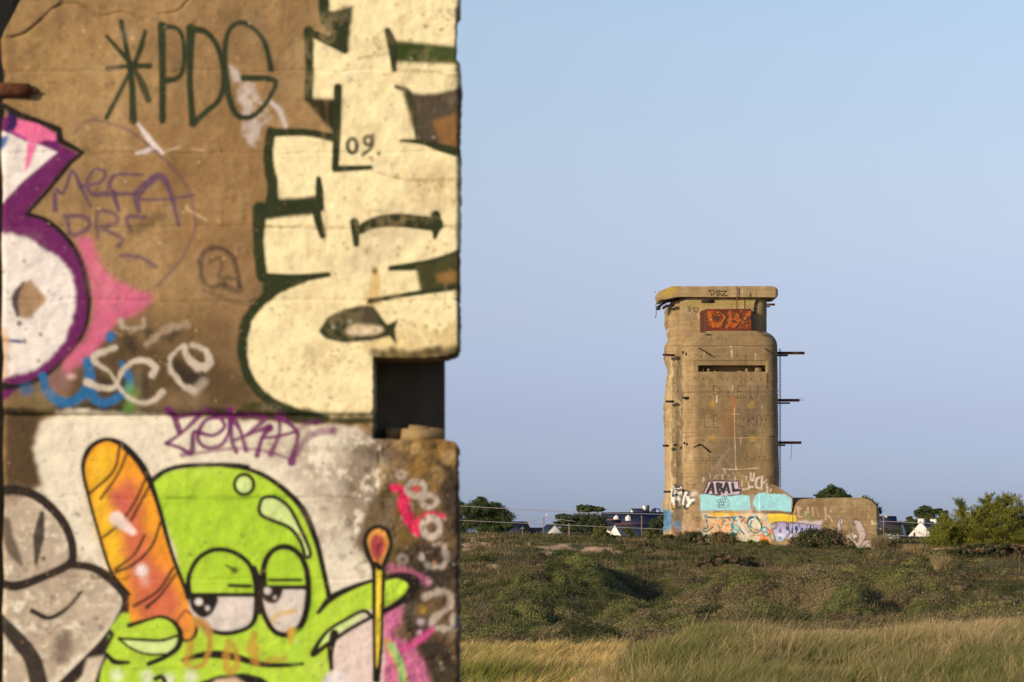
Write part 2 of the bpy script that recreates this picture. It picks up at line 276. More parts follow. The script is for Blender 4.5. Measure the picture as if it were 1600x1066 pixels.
    S([(1290, 590), (1200, 540), (1120, 440), (1100, 340), (1160, 250), (1220, 230), (1235, 300), (1330, 392), (1420, 370), (1400, 260), (1290, 210)], [40, 38, 38, 34, 30, 40, 50, 66, 60, 40, 40], PL, .9, 3, True, 1.5)
    S([(690, 0), (715, 65), (870, 60), (880, 10)], 30, PL, .6, 5, True, 2); S([(920, 200), (1000, 130), (1100, 70), (1250, 40)], [50, 34, 50, 40], (190, 164, 134), .5, 6, True, 3); S([(1380, 520), (1300, 600)], 60, PL, .45, 8)
    Q([(60, 600), (-60, 640), (-60, 760), (150, 760)], (130, 112, 70), .6, 12, True, 5)
    # purple five letter tag
    c.z(240, 630, 5.333); c.wf = 1.5
    S([(120, 58), (185, 110), (280, 100), (375, 98), (250, 235), (105, 338)], [40, 34, 22, 34, 16, 20], PU, .92, 2); S([(170, 100), (215, 235)], [34, 34], PU, .92); S([(105, 335), (220, 372), (315, 410), (332, 250), (390, 248)], [20, 18, 34, 22, 24], PU, .92, 2)
    S([(388, 250), (500, 268), (590, 200), (550, 125), (440, 140), (378, 235), (378, 320), (450, 372), (560, 350), (625, 245), (642, 60)], [24, 18, 20, 20, 20, 24, 22, 20, 22, 18, 34], PU, .92, 2); S([(440, 50), (470, 80), (600, 112), (650, 80)], 26, PU, .8)
    S([(640, 60), (650, 300), (688, 402)], [36, 20, 28], PU, .92); S([(650, 110), (720, 225), (770, 395)], [44, 20, 24], PU, .92); S([(662, 312), (720, 290), (870, 230), (965, 205)], [24, 18, 20, 44], PU, .85, 2); S([(690, 100), (820, 100), (930, 125), (770, 272)], [20, 28, 32, 16], PU, .85)
    S([(965, 208), (905, 290), (862, 435)], [36, 18, 30], PU, .92); S([(900, 290), (1020, 280), (1180, 240)], 18, PU, .85); S([(1050, 150), (1045, 260), (975, 425)], [20, 18, 34], PU, .8); S([(1050, 110), (1090, 140), (1190, 228), (1195, 320), (1150, 495)], [60, 26, 24, 22, 44], PU, .92, 2); S([(1200, 222), (1300, 165), (1385, 155)], 26, PU, .5, 4); S([(1190, 420), (1250, 320), (1370, 245), (1500, 228)], [40, 30, 40, 46], PU, .55, 4); c.dot(1490, 228, 26, PU, .7, 4)
    S([(235, 435), (400, 412), (620, 382), (800, 380), (980, 412), (1140, 470)], [26, 14, 16, 14, 14, 14], PU, .6, 3)
    c.wf = 1.2
    # heavy black letters bottom left
    c.z(0, 740, 3.27); B2 = (48, 38, 32)
    S([(-30, 95), (80, 84), (190, 118), (290, 205), (350, 300), (372, 395), (355, 462), (240, 520), (80, 575), (-30, 545)], [40, 40, 38, 38, 36, 34, 36, 34, 40, 30], B2, 1, 1.5); S([(355, 465), (480, 485), (600, 565), (655, 645), (625, 740), (545, 860), (440, 970), (330, 1080)], [30, 34, 46, 54, 50, 50, 50, 50], B2, 1, 1.5)
    S([(0, 750), (100, 860), (165, 950), (200, 1080)], [50, 66, 70, 76], B2, .95, 3); S([(165, 702), (250, 738), (340, 690), (416, 604)], [22, 18, 16, 12], B2); S([(215, 205), (198, 320), (184, 458)], [22, 48, 14], B2, .9, 2); S([(20, 250), (60, 380), (110, 462)], [50, 50, 20], (84, 66, 50), .8, 6); c.dot(222, 435, 12, B2, .8, 2)
    # red scrawl and grey loops on the dark lower right
    c.z(560, 680, 2.76); RD = (226, 42, 84); GY = (196, 174, 152)
    Q([(10, 40), (120, 60), (200, 90), (160, 110), (20, 100)], (96, 76, 60), .5, 12, True, 6)
    for p in ([(160, 560), (230, 600), (300, 800), (240, 900), (180, 700)], [(240, 880), (360, 860), (420, 1000), (420, 1090), (320, 1060)], [(330, 90), (420, 120), (430, 400), (380, 380)], [(150, 500), (260, 470), (420, 520), (400, 660), (200, 640)]): Q(p, (50, 42, 34), .85, 9, True, 8)
    S([(148, 228), (190, 240), (200, 310), (225, 380), (255, 415)], [24, 30, 50, 30, 36], RD, .95, 3, True, 1); S([(245, 385), (300, 340), (370, 352)], [20, 16, 14], RD, .8, 3); c.dot(245, 230, 22, RD, .7, 4, 14)
    c.ring(250, 232, 40, 22, GY, .8, 30, 3); c.ring(305, 285, 32, 18, GY, .75, 26, 3); c.ring(314, 398, 36, 24, GY, .95, 42, 2.5); c.ring(185, 170, 18, 12, GY, .6, 14, 3); S([(330, 470), (370, 480), (370, 560), (300, 560), (270, 520)], 18, GY, .6, 4, True, 2); c.dot(302, 628, 14, (230, 210, 190), .8, 5); S([(290, 700), (340, 675), (400, 690), (390, 740), (330, 790), (320, 830), (400, 830), (410, 780)], 20, GY, .75, 4, True, 2); c.ring(190, 535, 18, 12, GY, .4, 16, 5); c.dot(270, 805, 14, (240, 200, 200), .8, 5); c.dot(265, 852, 12, (240, 180, 200), .8, 5); c.dot(275, 755, 20, (190, 140, 30), .7, 6)
    c.specks(90, 80, 100, 425, 1060, 2, 12, (200, 176, 150), .55); c.specks(60, 80, 20, 425, 1060, 3, 18, (60, 46, 34), .5); c.specks(14, 80, 500, 425, 1060, 3, 9, (226, 150, 90), .6)
    # green hooded figure
    c.z(0, 0, 1)
    body = [(235, 752), (262, 737), (300, 729), (345, 726), (380, 729), (413, 741), (450, 766), (475, 800), (492, 842), (507, 892), (515, 930), (551, 916), (585, 906), (618, 902), (642, 908), (638, 925), (618, 944), (600, 950), (570, 958), (545, 972), (522, 990), (517, 1020), (519, 1080), (146, 1080), (158, 1034), (180, 990), (172, 982), (190, 958), (260, 958), (290, 950), (275, 860)]
    Q(body, GN, 1, 1.5)
    Q([(235, 770), (420, 765), (470, 840), (490, 980), (300, 880)], (166, 202, 40), .5, 22, True, 8); Q([(560, 955), (600, 952), (600, 1080), (520, 1080), (520, 1000)], (234, 204, 184), 1, 4)
    c.specks(60, 250, 740, 480, 900, 1, 5, (190, 216, 60), .5); c.specks(40, 160, 960, 510, 1066, 1, 5, (120, 170, 60), .5)
    S([(262, 778), (360, 779), (470, 775)], 1.8, (96, 140, 24), .6, 2, True, .6)
    c.z(0, 620, 2.39)
    S([(560, 318), (620, 276), (700, 258), (850, 254), (925, 262)], [18, 14, 13, 13, 13], BK)
    bag = [(322, 215), (345, 178), (395, 162), (450, 178), (515, 240), (565, 340), (615, 490), (655, 630), (705, 745), (732, 840), (722, 900), (692, 908), (655, 850), (560, 835), (490, 845), (478, 735), (415, 650), (370, 515), (330, 370), (310, 270)]
    Q(bag, (246, 158, 40), 1, 2, True); Q([(325, 230), (400, 180), (440, 230), (400, 330), (440, 500), (470, 640), (420, 640), (360, 480)], (252, 192, 46), .9, 14, True, 5)
    Q([(420, 330), (500, 300), (530, 440), (600, 620), (690, 800), (640, 860), (520, 830), (490, 700), (450, 520)], (204, 84, 78), .75, 14, True, 7); Q([(400, 330), (480, 400), (470, 430), (420, 400)], (200, 84, 84), .7, 12, True); Q([(520, 560), (600, 520), (650, 640), (600, 640)], (240, 140, 50), .7, 12, True, 5); Q([(640, 810), (690, 790), (720, 870), (690, 900)], (236, 140, 60), .8, 8, True)
    for p, w in (([(448, 178), (425, 275), (335, 362)], 8), ([(478, 200), (440, 290), (375, 382)], 7), ([(543, 308), (500, 400), (440, 480), (385, 525)], 7), ([(562, 325), (490, 462)], 7), ([(600, 470), (565, 560), (500, 625), (432, 655)], 8), ([(540, 518), (500, 590), (430, 645)], 7), ([(648, 640), (590, 725), (500, 782)], 8), ([(658, 660), (600, 740), (548, 786)], [6, 8, 12])): S(p, w, BK, .9)
    S([(435, 455), (495, 505)], [42, 20], (250, 222, 204), .9, 6); c.dot(530, 650, 24, (252, 228, 214), .95, 6); c.dot(542, 690, 16, (240, 190, 170), .6, 8)
    S([(482, 738), (415, 652), (370, 515), (330, 370), (310, 270), (325, 208), (360, 172), (410, 160), (470, 190), (540, 275), (590, 400), (640, 580), (700, 740), (733, 840), (725, 895), (690, 910), (660, 870)], [10, 10, 9, 10, 12, 16, 14, 12, 20, 22, 14, 12, 12, 10, 12, 10, 9], BK); S([(655, 850), (690, 800), (712, 812)], 8, (150, 70, 40), .8)
    # eyes
    Q([(706, 742), (952, 742), (955, 800), (930, 856), (850, 882), (780, 868), (735, 838), (706, 790)], (226, 206, 188), 1, 1.5); S([(704, 740), (952, 740)], 13, BK)
    S([(704, 745), (706, 670), (740, 605), (800, 572), (870, 580), (930, 625), (955, 700), (957, 800), (932, 858), (850, 884), (780, 870), (740, 838)], [20, 14, 14, 14, 14, 14, 16, 18, 14, 14, 13, 12], BK)
    Q([(708, 742), (808, 744), (806, 785), (785, 815), (755, 826), (725, 805), (710, 780)], BK, 1, 1.5, True); c.dot(742, 766, 15, (232, 214, 200), 1, 2, 13); c.dot(775, 790, 8, (220, 200, 186), 1, 2, 10); S([(856, 705), (936, 708)], 10, BK); c.dot(876, 648, 13, (74, 56, 16), .95, 3); S([(845, 630), (870, 645)], 7, (60, 60, 20), .8)
    S([(735, 840), (780, 880)], [18, 30], (170, 130, 90), .6, 6)
    c.z(350, 620, 2.39)
    Q([(140, 712), (305, 712), (306, 770), (285, 845), (240, 884), (190, 876), (155, 820), (138, 765)], (224, 204, 184), 1, 1.5); S([(165, 850), (200, 815), (265, 800)], 16, (220, 180, 120), .8, 3)
    S([(148, 715), (150, 630), (180, 577), (230, 560), (280, 588), (310, 655), (314, 760), (290, 850), (240, 888), (188, 876), (150, 815), (132, 745), (148, 700)], [22, 18, 16, 18, 16, 18, 20, 20, 18, 16, 16, 22, 22], BK); S([(140, 712), (310, 712)], 13, BK); S([(168, 685), (288, 685)], 8, BK)
    Q([(140, 712), (214, 712), (212, 750), (188, 772), (158, 766), (142, 745)], BK, 1, 1.5, True); c.dot(162, 725, 14, (228, 210, 196), 1, 2); c.dot(191, 750, 6, (210, 190, 176), 1, 2, 8)
    S([(112, 640), (130, 700), (128, 800)], [16, 26, 24], BK)
    # head outline, highlights
    S([(0, 256), (80, 268), (160, 300), (240, 360), (300, 430), (345, 540), (372, 650), (393, 748)], [13, 13, 14, 17, 20, 18, 16, 16], BK); c.dot(74, 329, 30, LG, 1, 1.5); c.ring(75, 328, 36, 10, BK, 1, 38)
    tear = [(130, 418), (145, 380), (190, 376), (240, 410), (280, 480), (322, 580), (305, 598), (285, 540), (245, 490), (175, 460), (140, 442)]
    Q(tear, LG, 1, 1.5, True); S(tear + tear[:1], 11, BK)
    # right arm
    S([(352, 806), (400, 752), (480, 712), (560, 684)], [12, 22, 16, 10], BK); S([(600, 680), (650, 666), (708, 690), (690, 740), (600, 802)], [12, 20, 40, 22, 14], BK); Q([(505, 812), (530, 810), (480, 850), (410, 895), (352, 932), (380, 880), (450, 835)], LG, 1, 1.5); S([(552, 822), (520, 800), (450, 835), (382, 880), (332, 962), (400, 915), (470, 868), (552, 822)], [12, 11, 10, 10, 18, 12, 12, 12], BK, 1, 1.2, True); S([(412, 885), (398, 950), (402, 1020)], [26, 20, 12], BK)
    Q([(365, 1080), (380, 1040), (420, 1020), (460, 1040), (470, 1080)], (238, 220, 210), 1, 4, True)
    # pink wing, streaks, match
    Q([(600, 790), (668, 775), (655, 850), (625, 890), (700, 925), (745, 990), (768, 1080), (590, 1080), (600, 960), (590, 880)], (214, 110, 148), .85, 8, False, 2); S([(620, 640), (680, 655), (760, 690)], 26, (196, 100, 132), .55, 8); S([(665, 945), (720, 915), (775, 870)], 22, (208, 76, 128), .8, 4, True, 1); S([(612, 920), (650, 990), (680, 1080)], 26, (214, 150, 60), .7, 5); S([(625, 930), (660, 1000), (668, 1080)], 22, (130, 190, 110), .75, 4)
    S([(600, 680), (650, 668), (690, 676), (712, 694), (690, 740), (650, 772), (600, 800)], [10, 18, 26, 34, 24, 18, 14], BK)
    Q([(535, 540), (545, 505), (575, 488), (608, 505), (620, 548), (600, 600), (580, 640), (562, 630), (545, 590)], (236, 160, 68), 1, 2, True); Q([(545, 545), (560, 515), (590, 520), (604, 555), (590, 595), (572, 615), (552, 590)], (168, 56, 66), .95, 5, True)
    Q([(562, 625), (596, 625), (592, 800), (583, 980), (568, 1040), (560, 960), (560, 780)], (242, 206, 56), 1, 1.5)
    S([(560, 640), (535, 580), (526, 535), (545, 500), (575, 486), (608, 500), (624, 545), (612, 590), (592, 640)], [14, 16, 14, 12, 12, 12, 12, 14, 14], BK); S([(560, 630), (560, 850), (562, 1000), (568, 1055)], [14, 10, 10, 22], BK); S([(596, 630), (592, 800), (584, 980), (570, 1055)], [12, 10, 10, 20], BK); S([(565, 625), (585, 640)], 16, BK)
    # left hand
    c.z(120, 900, 3.636)
    Q([(170, 440), (220, 370), (300, 280), (400, 245), (500, 230), (560, 265), (590, 330), (575, 400), (500, 465), (410, 500), (280, 500), (210, 490)], GN, 1, 1.5, True); Q([(248, 366), (370, 368), (480, 368), (560, 346), (566, 395), (510, 438), (420, 444), (320, 410)], LG, 1, 1.5, True)
    S([(296, 282), (400, 250), (480, 232), (550, 262), (588, 325), (576, 400), (510, 456), (408, 500)], [22, 14, 14, 18, 26, 28, 22, 22], BK); S([(238, 356), (330, 360), (480, 366), (568, 340)], 13, BK); S([(242, 360), (310, 412), (400, 445), (500, 445)], 10, BK); S([(165, 440), (215, 488), (295, 492)], [14, 26, 14], BK); S([(165, 450), (130, 520), (110, 620)], 22, BK); Q([(60, 470), (155, 455), (120, 540), (95, 620), (20, 620)], (226, 202, 170), 1, 3)
    # mouth and drips
    S([(600, 478), (700, 452), (790, 446), (900, 462), (1040, 500), (1150, 508), (1282, 500)], [12, 28, 38, 34, 26, 22, 16], BK); Q([(700, 604), (800, 566), (950, 552), (1050, 575), (1130, 640), (700, 640)], BK, 1, 2); Q([(740, 640), (790, 590), (900, 575), (1000, 640)], (230, 190, 150), 1, 4)
    OR = (196, 136, 56)
    S([(690, 260), (745, 290), (755, 390), (720, 500), (640, 520), (620, 470), (660, 380)], [50, 30, 26, 24, 22, 20, 14], OR, .75, 4, True, 1.5); S([(860, 370), (850, 470), (870, 545), (910, 500), (890, 390)], [20, 34, 40, 30, 16], OR, .7, 4, True, 1.5); S([(1005, 330), (1000, 420), (1020, 490)], [30, 60, 40], OR, .7, 5, True, 1.5); S([(1180, 470), (1080, 480)], 26, OR, .5, 5); S([(1220, 315), (1222, 370)], [40, 28], (224, 146, 54), .9, 4); S([(640, 330), (640, 480)], 40, OR, .35, 8); c.dot(1250, 378, 12, (190, 240, 160), .9, 3); S([(1250, 340), (1240, 470)], 60, (170, 210, 60), .4, 10)
    for x, y, r in ((228, 566, 34), (400, 566, 32), (520, 590, 36), (650, 574, 38), (400, 600, 26)): c.dot(x, y, r, (234, 232, 190), .9, 8)
    S([(445, 585), (480, 572), (500, 600)], 20, BK); S([(300, 528), (600, 522)], 4, (120, 160, 30), .6, 2)
    for p in ([(18, 60), (40, 50), (66, 30), (92, 14), (120, 6), (140, 15), (160, 26), (178, 24), (200, 20), (229, 33)], [(248, 23), (278, 18), (300, -4)], [(66, 30), (58, 46), (44, 60)], [(92, 14), (84, -6)], [(120, 6), (128, -8)], [(0, 80), (8, 104), (12, 124)], [(290, 22), (306, 34), (320, 44)]): S(p, [2.4, 1.2, 1.8], (74, 54, 32), .85, 1.6, True, 1.2)
    Q([(10, 52), (60, 24), (95, 0), (120, 8), (80, 40), (40, 66)], (196, 156, 100), .35, 6, True, 4, None, .4); Q([(30, 56), (70, 36), (66, 56), (44, 66)], (110, 80, 46), .5, 5, True, 4)
    # grime, scuffs and bare pits over the old paint
    c.z(0, 0, 1)
    for _ in range(90):
        x, y = c.rng.uniform(0, 716), c.rng.uniform(0, 1066); w_, h_ = c.rng.uniform(8, 60), c.rng.uniform(6, 40)
        Q([(x, y), (x + w_, y - h_ * .2), (x + w_ * 1.1, y + h_), (x - w_ * .1, y + h_ * .9)], (116, 88, 56) if c.rng.random() < .7 else (226, 200, 160), c.rng.uniform(.05, .17), 8, True, 7, None, .7)
    c.specks(420, 0, 0, 716, 1066, .6, 3.2, (96, 72, 46), .45); c.specks(160, 0, 0, 716, 1066, .6, 2.6, (232, 206, 164), .5)
    for _ in range(26):
        x, y = c.rng.uniform(480, 716), c.rng.uniform(0, 550); S([(x, y), (x + c.rng.uniform(-3, 3), y + c.rng.uniform(15, 60))], [c.rng.uniform(2, 7), 1], (170, 130, 78), c.rng.uniform(.12, .3), 4, True, 1)
    for cx_, cy_, rx_, ry_, n_ in ((690, 35, 22, 28, 34), (595, 70, 18, 16, 16), (640, 100, 30, 12, 16), (560, 130, 20, 8, 10), (680, 290, 34, 14, 22), (600, 330, 26, 20, 20), (690, 400, 22, 20, 18), (560, 500, 30, 26, 16), (650, 515, 46, 18, 34), (470, 600, 60, 26, 26), (440, 470, 26, 20, 12), (520, 560, 40, 20, 14), (30, 470, 26, 60, 20), (60, 960, 50, 60, 30), (400, 700, 60, 20, 12), (300, 840, 60, 60, 14), (150, 420, 60, 60, 26), (330, 250, 60, 60, 26), (90, 140, 60, 60, 30)):
        for _ in range(n_): c.dot(cx_ + c.rng.normal() * rx_ * .6, cy_ + c.rng.normal() * ry_ * .6, c.rng.uniform(.8, 3.6), (104, 74, 42), c.rng.uniform(.25, .7), 1.6, c.rng.uniform(.8, 2.6))
    for _ in range(30):
        x, y = c.rng.uniform(420, 716), c.rng.uniform(0, 640); w_, h_ = c.rng.uniform(20, 70), c.rng.uniform(14, 50); Q([(x, y), (x + w_, y), (x + w_, y + h_), (x, y + h_)], (206, 172, 118), c.rng.uniform(.12, .34), 7, True, 8, None, .8)
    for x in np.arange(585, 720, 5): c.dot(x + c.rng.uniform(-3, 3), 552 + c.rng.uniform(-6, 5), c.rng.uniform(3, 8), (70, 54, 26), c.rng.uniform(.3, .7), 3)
    for y in np.arange(0, 545, 9): c.dot(717 + c.rng.uniform(-3, 2), y, c.rng.uniform(2, 6), (120, 92, 54), c.rng.uniform(.2, .6), 2)
    for _ in range(16): c.dot(c.rng.uniform(590, 716), c.rng.uniform(690, 745), c.rng.uniform(4, 14), (190, 152, 96) if c.rng.random() < .5 else (80, 62, 40), c.rng.uniform(.3, .6), 4)
    return c
# ---------------------------------------------------------------- the tower and bunker front
def paint_tower():
    c = Canvas(1015, 435, 1390, 880, 2, 7); S = c.stroke; Q = c.poly
    DK = (62, 50, 40); GRY = (112, 94, 76)
    # formwork lines, weather stains, a bay wash and painted fluting shade
    for y in range(452, 860, 8):
        S([(1020, y + c.rng.uniform(-.6, .6)), (1100, y), (1380, y)], .8, (84, 62, 40), .34, .6, False, .2)
    for x, a in ((1066.5, .35), (1091.5, .45), (1120, .2), (1147, .3), (1172, .25), (1190, .3), (1202, .3)):
        S([(x, 545), (x + .5, 700), (x, 850)], .8, (90, 70, 48), a, .8, True, .3)
    for _ in range(260):
        x = c.rng.uniform(1037, 1375); y = c.rng.uniform(470, 800); L = c.rng.uniform(3, 34)
        S([(x, y), (x + c.rng.uniform(-.8, .8), y + L)], [c.rng.uniform(.6, 2.4), .4], DK if c.rng.random() < .6 else (210, 176, 126), c.rng.uniform(.08, .38), 1)
    c.specks(330, 1037, 450, 1375, 800, .3, 1.3, (66, 48, 34), .75); c.specks(160, 1037, 450, 1375, 800, .3, 1.2, (224, 190, 136), .6)
    Q([(1092, 500), (1215, 505), (1222, 770), (1092, 790)], (150, 116, 70), .36, 8, False, 3, None, .25)  # darker brown wash over the whole bay front
    Q([(1054, 560), (1066, 560), (1068, 860), (1055, 860)], (104, 88, 70), .55, 3, True, 2, None, .5)
    Q([(1090, 560), (1200, 590), (1205, 760), (1150, 780), (1092, 760)], (118, 94, 66), .35, 10, True, 5, None, .4)
    Q([(1145, 640), (1190, 600), (1200, 620), (1160, 720), (1110, 770), (1100, 750)], (110, 92, 72), .45, 6, True, 4)
    Q([(1070, 520), (1200, 520), (1205, 566), (1090, 566)], (120, 98, 72), .3, 8, True, 4)
    Q([(1080, 470), (1180, 469), (1180, 478), (1075, 480)], (170, 150, 62), .45, 3, True, 2)
    Q([(1240, 780), (1375, 780), (1375, 850), (1240, 850)], (122, 92, 58), .35, 8, False, 4, None, .4)
    Q([(1043, 447), (1056, 447), (1056, 459), (1036, 465)], (196, 158, 46), .6, 4, True, 2)
    for x0_, x1_, col_, al in ((1040, 1045, (214, 178, 126), .5), (1046.5, 1050, (222, 188, 138), .6), (1051, 1053.2, (92, 70, 48), .7), (1056, 1059, (96, 78, 58), .75), (1060, 1064.5, (112, 92, 70), .7), (1068, 1071, (208, 172, 120), .35), (1073, 1076, (120, 94, 64), .3), (1205, 1212, (104, 84, 62), .35)):  # painted lit ridges and shaded grooves of the shaft fluting, plus bay streaks
        Q([(x0_, 560), (x1_, 556), (x1_ + .6, 640), (x1_ - .4, 720), (x1_ + .3, 862), (x0_, 862), (x0_ - .5, 700), (x0_ + .5, 620)], col_, al, 1.2, False, 1.2, None, .35)
    for _ in range(46):
        x = c.rng.uniform(1050, 1066) if c.rng.random() < .6 else c.rng.uniform(1066, 1205); y = c.rng.uniform(548, 780); S([(x, y), (x + c.rng.uniform(-1, 1), y + c.rng.uniform(6, 40))], [c.rng.uniform(.8, 2.6), .6], (70, 54, 40) if c.rng.random() < .7 else (226, 194, 146), c.rng.uniform(.2, .5), 1, True, .8)
    for _ in range(40):
        x, y = c.rng.uniform(1060, 1370), c.rng.uniform(520, 850); w_, h_ = c.rng.uniform(6, 28), c.rng.uniform(4, 18); Q([(x, y), (x + w_, y - 2), (x + w_ + 2, y + h_), (x - 2, y + h_ + 1)], (94, 70, 44) if c.rng.random() < .6 else (206, 168, 112), c.rng.uniform(.10, .26), 2.5, False, 2, None, .5)
    for y in (541, 613, 640, 683, 720, 745): S([(1066, y), (1140, y + .4), (1214, y)], .9, (70, 52, 36), .45, .8, True, .4)
    for y, xs_ in ((529, 5), (556, 7), (592, 9), (622, 9), (654, 9), (690, 8), (716, 8)):
        for k_ in range(xs_): c.dot(1085 + k_ * 13 + c.rng.uniform(-2, 2), y + c.rng.uniform(-2, 2), .9, (50, 34, 24), .8, .6, 1.5)
    c.z(1000, 430, 5.714)
    # slab lettering and scrawls of the upper stage
    S([(598, 148), (608, 166)], 4, DK); S([(622, 138), (640, 185)], 8.5, (40, 32, 26)); S([(612, 142), (650, 140), (662, 160), (638, 184)], 8.5, (40, 32, 26)); S([(682, 140), (692, 186)], 8.5, (40, 32, 26)); S([(680, 142), (714, 140), (700, 160), (722, 170), (692, 188)], 8.5, (40, 32, 26)); S([(722, 146), (776, 142), (728, 184), (782, 182)], 9, (40, 32, 26), 1, 1, False); S([(792, 145), (786, 160)], 4, DK)
    S([(910, 120), (912, 160)], 7, (222, 200, 170), .7); Q([(984, 148), (990, 148), (1000, 194), (974, 194)], (64, 62, 52), .8, 1)
    for x in (512, 745, 1040): S([(x, 100), (x, 195)], 3, DK, .5)
    S([(425, 275), (450, 320), (440, 325)], 8.5, (40, 32, 26), .8); S([(450, 280), (430, 318)], 5, DK, .8); S([(460, 300), (490, 290), (480, 320), (500, 330)], 8.5, (40, 32, 26), .8); S([(500, 290), (525, 300), (505, 335)], 8.5, (40, 32, 26), .8)
    S([(412, 400), (432, 362), (442, 400)], 6, GRY, .8); S([(455, 400), (455, 365), (470, 375), (480, 400)], 6, GRY, .8); c.ring(498, 382, 12, 6, GRY, .8, 18); S([(445, 430), (470, 425)], 6, GRY, .6)
    S([(948, 262), (975, 300)], 5, GRY, .8); S([(990, 258), (965, 305)], 5, GRY, .8); S([(1000, 300), (1020, 290), (1050, 300)], 6, GRY, .5)
    S([(520, 352), (522, 392)], 8, (226, 204, 180), .8); S([(250, 470), (255, 500)], 14, (226, 204, 180), .6)
    # lobe stains
    S([(812, 640), (818, 690), (822, 740)], [20, 26, 6], (226, 200, 160), .7, 2, True, 1); c.dot(812, 655, 9, DK, .8); S([(575, 690), (570, 730)], [8, 3], (226, 206, 176), .7); S([(1030, 700), (1032, 765)], [7, 3], (226, 206, 176), .7); S([(740, 640), (920, 640)], 3, (208, 178, 134), .6); S([(740, 640), (745, 700)], 4, DK, .5)
    for x, y in ((685, 565), (975, 565), (470, 660), (385, 695), (655, 872), (990, 872), (565, 920), (742, 930), (522, 655), (1118, 655)): c.dot(x, y, 5, (60, 40, 30), .8, 1, 8)
    S([(500, 765), (1140, 765)], 4, (208, 170, 112), .7); S([(500, 765), (505, 870)], 3, (200, 160, 110), .5); S([(390, 630), (1200, 630)], 3, (110, 86, 60), .5)
    # thin capitals
    c.z(1000, 580, 5.714); TN = (46, 36, 28)
    S([(655, 130), (655, 215)], 5.5, TN, .85, .8); S([(655, 130), (700, 140), (716, 172), (700, 205), (655, 216)], 5.5, TN, .85, .8); S([(786, 168), (786, 238)], 5.5, TN, .85, .8)
    for p in ([(875, 128), (870, 238)], [(875, 130), (912, 130)], [(873, 182), (905, 182)], [(870, 238), (925, 238)]): S(p, 5.5, TN, .85, .8)
    S([(985, 135), (984, 205), (1005, 248), (1040, 235), (1054, 190), (1052, 130)], 5.5, TN, .85, .8); S([(905, 42), (903, 105), (935, 118), (942, 40)], 5.5, TN, .7, .8); c.dot(925, 130, 14, (96, 106, 76), .5, 3)
    for p in ([(572, 390), (574, 495), (622, 498)], [(655, 392), (655, 500)], [(655, 392), (692, 392)], [(655, 445), (690, 443)], [(655, 502), (706, 502)], [(965, 385), (965, 492)], [(968, 440), (1024, 492)], [(1105, 390), (1124, 432)], [(1150, 372), (1104, 495)], [(1138, 20), (1140, 160)], [(890, 495), (940, 495)]): S(p, 5.5, TN, .85, .8, False)
    S([(965, 386), (1008, 392), (1010, 425), (965, 440)], 5.5, TN, .85, .8); c.ring(1062, 440, 22, 5.5, TN, .85, 50, .8)
    S([(1015, 760), (1018, 792), (1036, 780), (1030, 758), (1015, 758)], 5.5, TN, .7); S([(1052, 760), (1082, 758)], 5.5, TN, .7); S([(1066, 760), (1066, 795)], 5.5, TN, .7); S([(1125, 758), (1102, 762), (1124, 782), (1100, 798)], 5.5, TN, .7)
    for x, y in ((650, 290), (1000, 300), (648, 592), (1000, 600)):
        c.dot(x, y, 10, (196, 150, 40), .65, 2, 34); c.ring(x, y + 4, 30, 9, (196, 150, 40), .5, 18, 2)
    S([(834, 245), (838, 400), (846, 580)], [26, 22, 12], (190, 112, 52), .6, 2, True, 1); S([(843, 330), (845, 560), (850, 700), (855, 870)], [9, 9, 8, 10], (236, 200, 140), .6, 1.2, True, .5); S([(828, 130), (824, 175)], [10, 4], (230, 210, 180), .8); S([(686, 215), (684, 275)], [6, 14], (232, 212, 184), .85)
    Q([(760, 340), (840, 350), (840, 590), (760, 580), (720, 460)], (156, 98, 48), .3, 6, True, 4)
    S([(820, 383), (885, 383)], 5, (232, 206, 164), .6); S([(480, 592), (640, 588), (850, 594), (1140, 588)], 5, (220, 178, 116), .5, 1, True, .5); S([(380, 190), (1220, 190)], 3, (120, 96, 70), .6); S([(380, 546), (540, 540)], 3, (100, 80, 56), .6); S([(720, 872), (850, 878), (1050, 865)], 6, (232, 206, 170), .7, 1, True, .5)
    S([(800, 690), (740, 770), (650, 880)], 20, (176, 156, 120), .3, 4); S([(600, 740), (740, 760), (820, 850)], 14, (176, 156, 120), .3, 4)
    for _ in range(60):
        S([(1052 + 0, 0), (1052, 1)], 1, DK, 0)
        break
    # chalky brush letters
    c.z(1000, 730, 5.714); W = (230, 204, 176)
    for p, w in (([(905, 85), (960, 88)], 12), ([(948, 88), (950, 130)], 14), ([(915, 115), (908, 190), (960, 196)], 14), ([(968, 130), (972, 190)], 14), ([(988, 55), (985, 115)], 16), ([(985, 120), (1012, 120)], 12), ([(1018, 60), (1012, 112)], 16), ([(980, 176), (1008, 178)], 12), ([(1068, 92), (1042, 104), (1034, 170), (1062, 190)], 16), ([(1092, 85), (1084, 196)], 17), ([(1132, 112), (1102, 140)], 14), ([(1132, 150), (1138, 222)], 18), ([(1170, 200), (1164, 218)], 18)):
        S(p, w, W, .85, 1.4, True, .8)
    for p in ([(570, 95), (570, 120)], [(625, 60), (628, 100)], [(680, 75), (660, 100)], [(735, 70), (735, 105)], [(850, 85), (846, 120)], [(750, 20), (760, 50)]): S(p, 12, W, .6, 2, True, 1)
    c.specks(60, 530, 50, 900, 130, 2, 9, (226, 196, 170), .5)
    Q([(530, 130), (600, 120), (560, 400), (530, 380)], (222, 178, 150), .5, 6, True, 4, None, .5)
    # outlined block tag
    out = [(603, 130), (660, 124), (730, 122), (800, 126), (880, 126), (882, 180), (906, 184), (890, 246), (800, 252), (745, 272), (705, 264), (690, 242), (620, 244), (568, 234), (582, 192), (596, 178)]
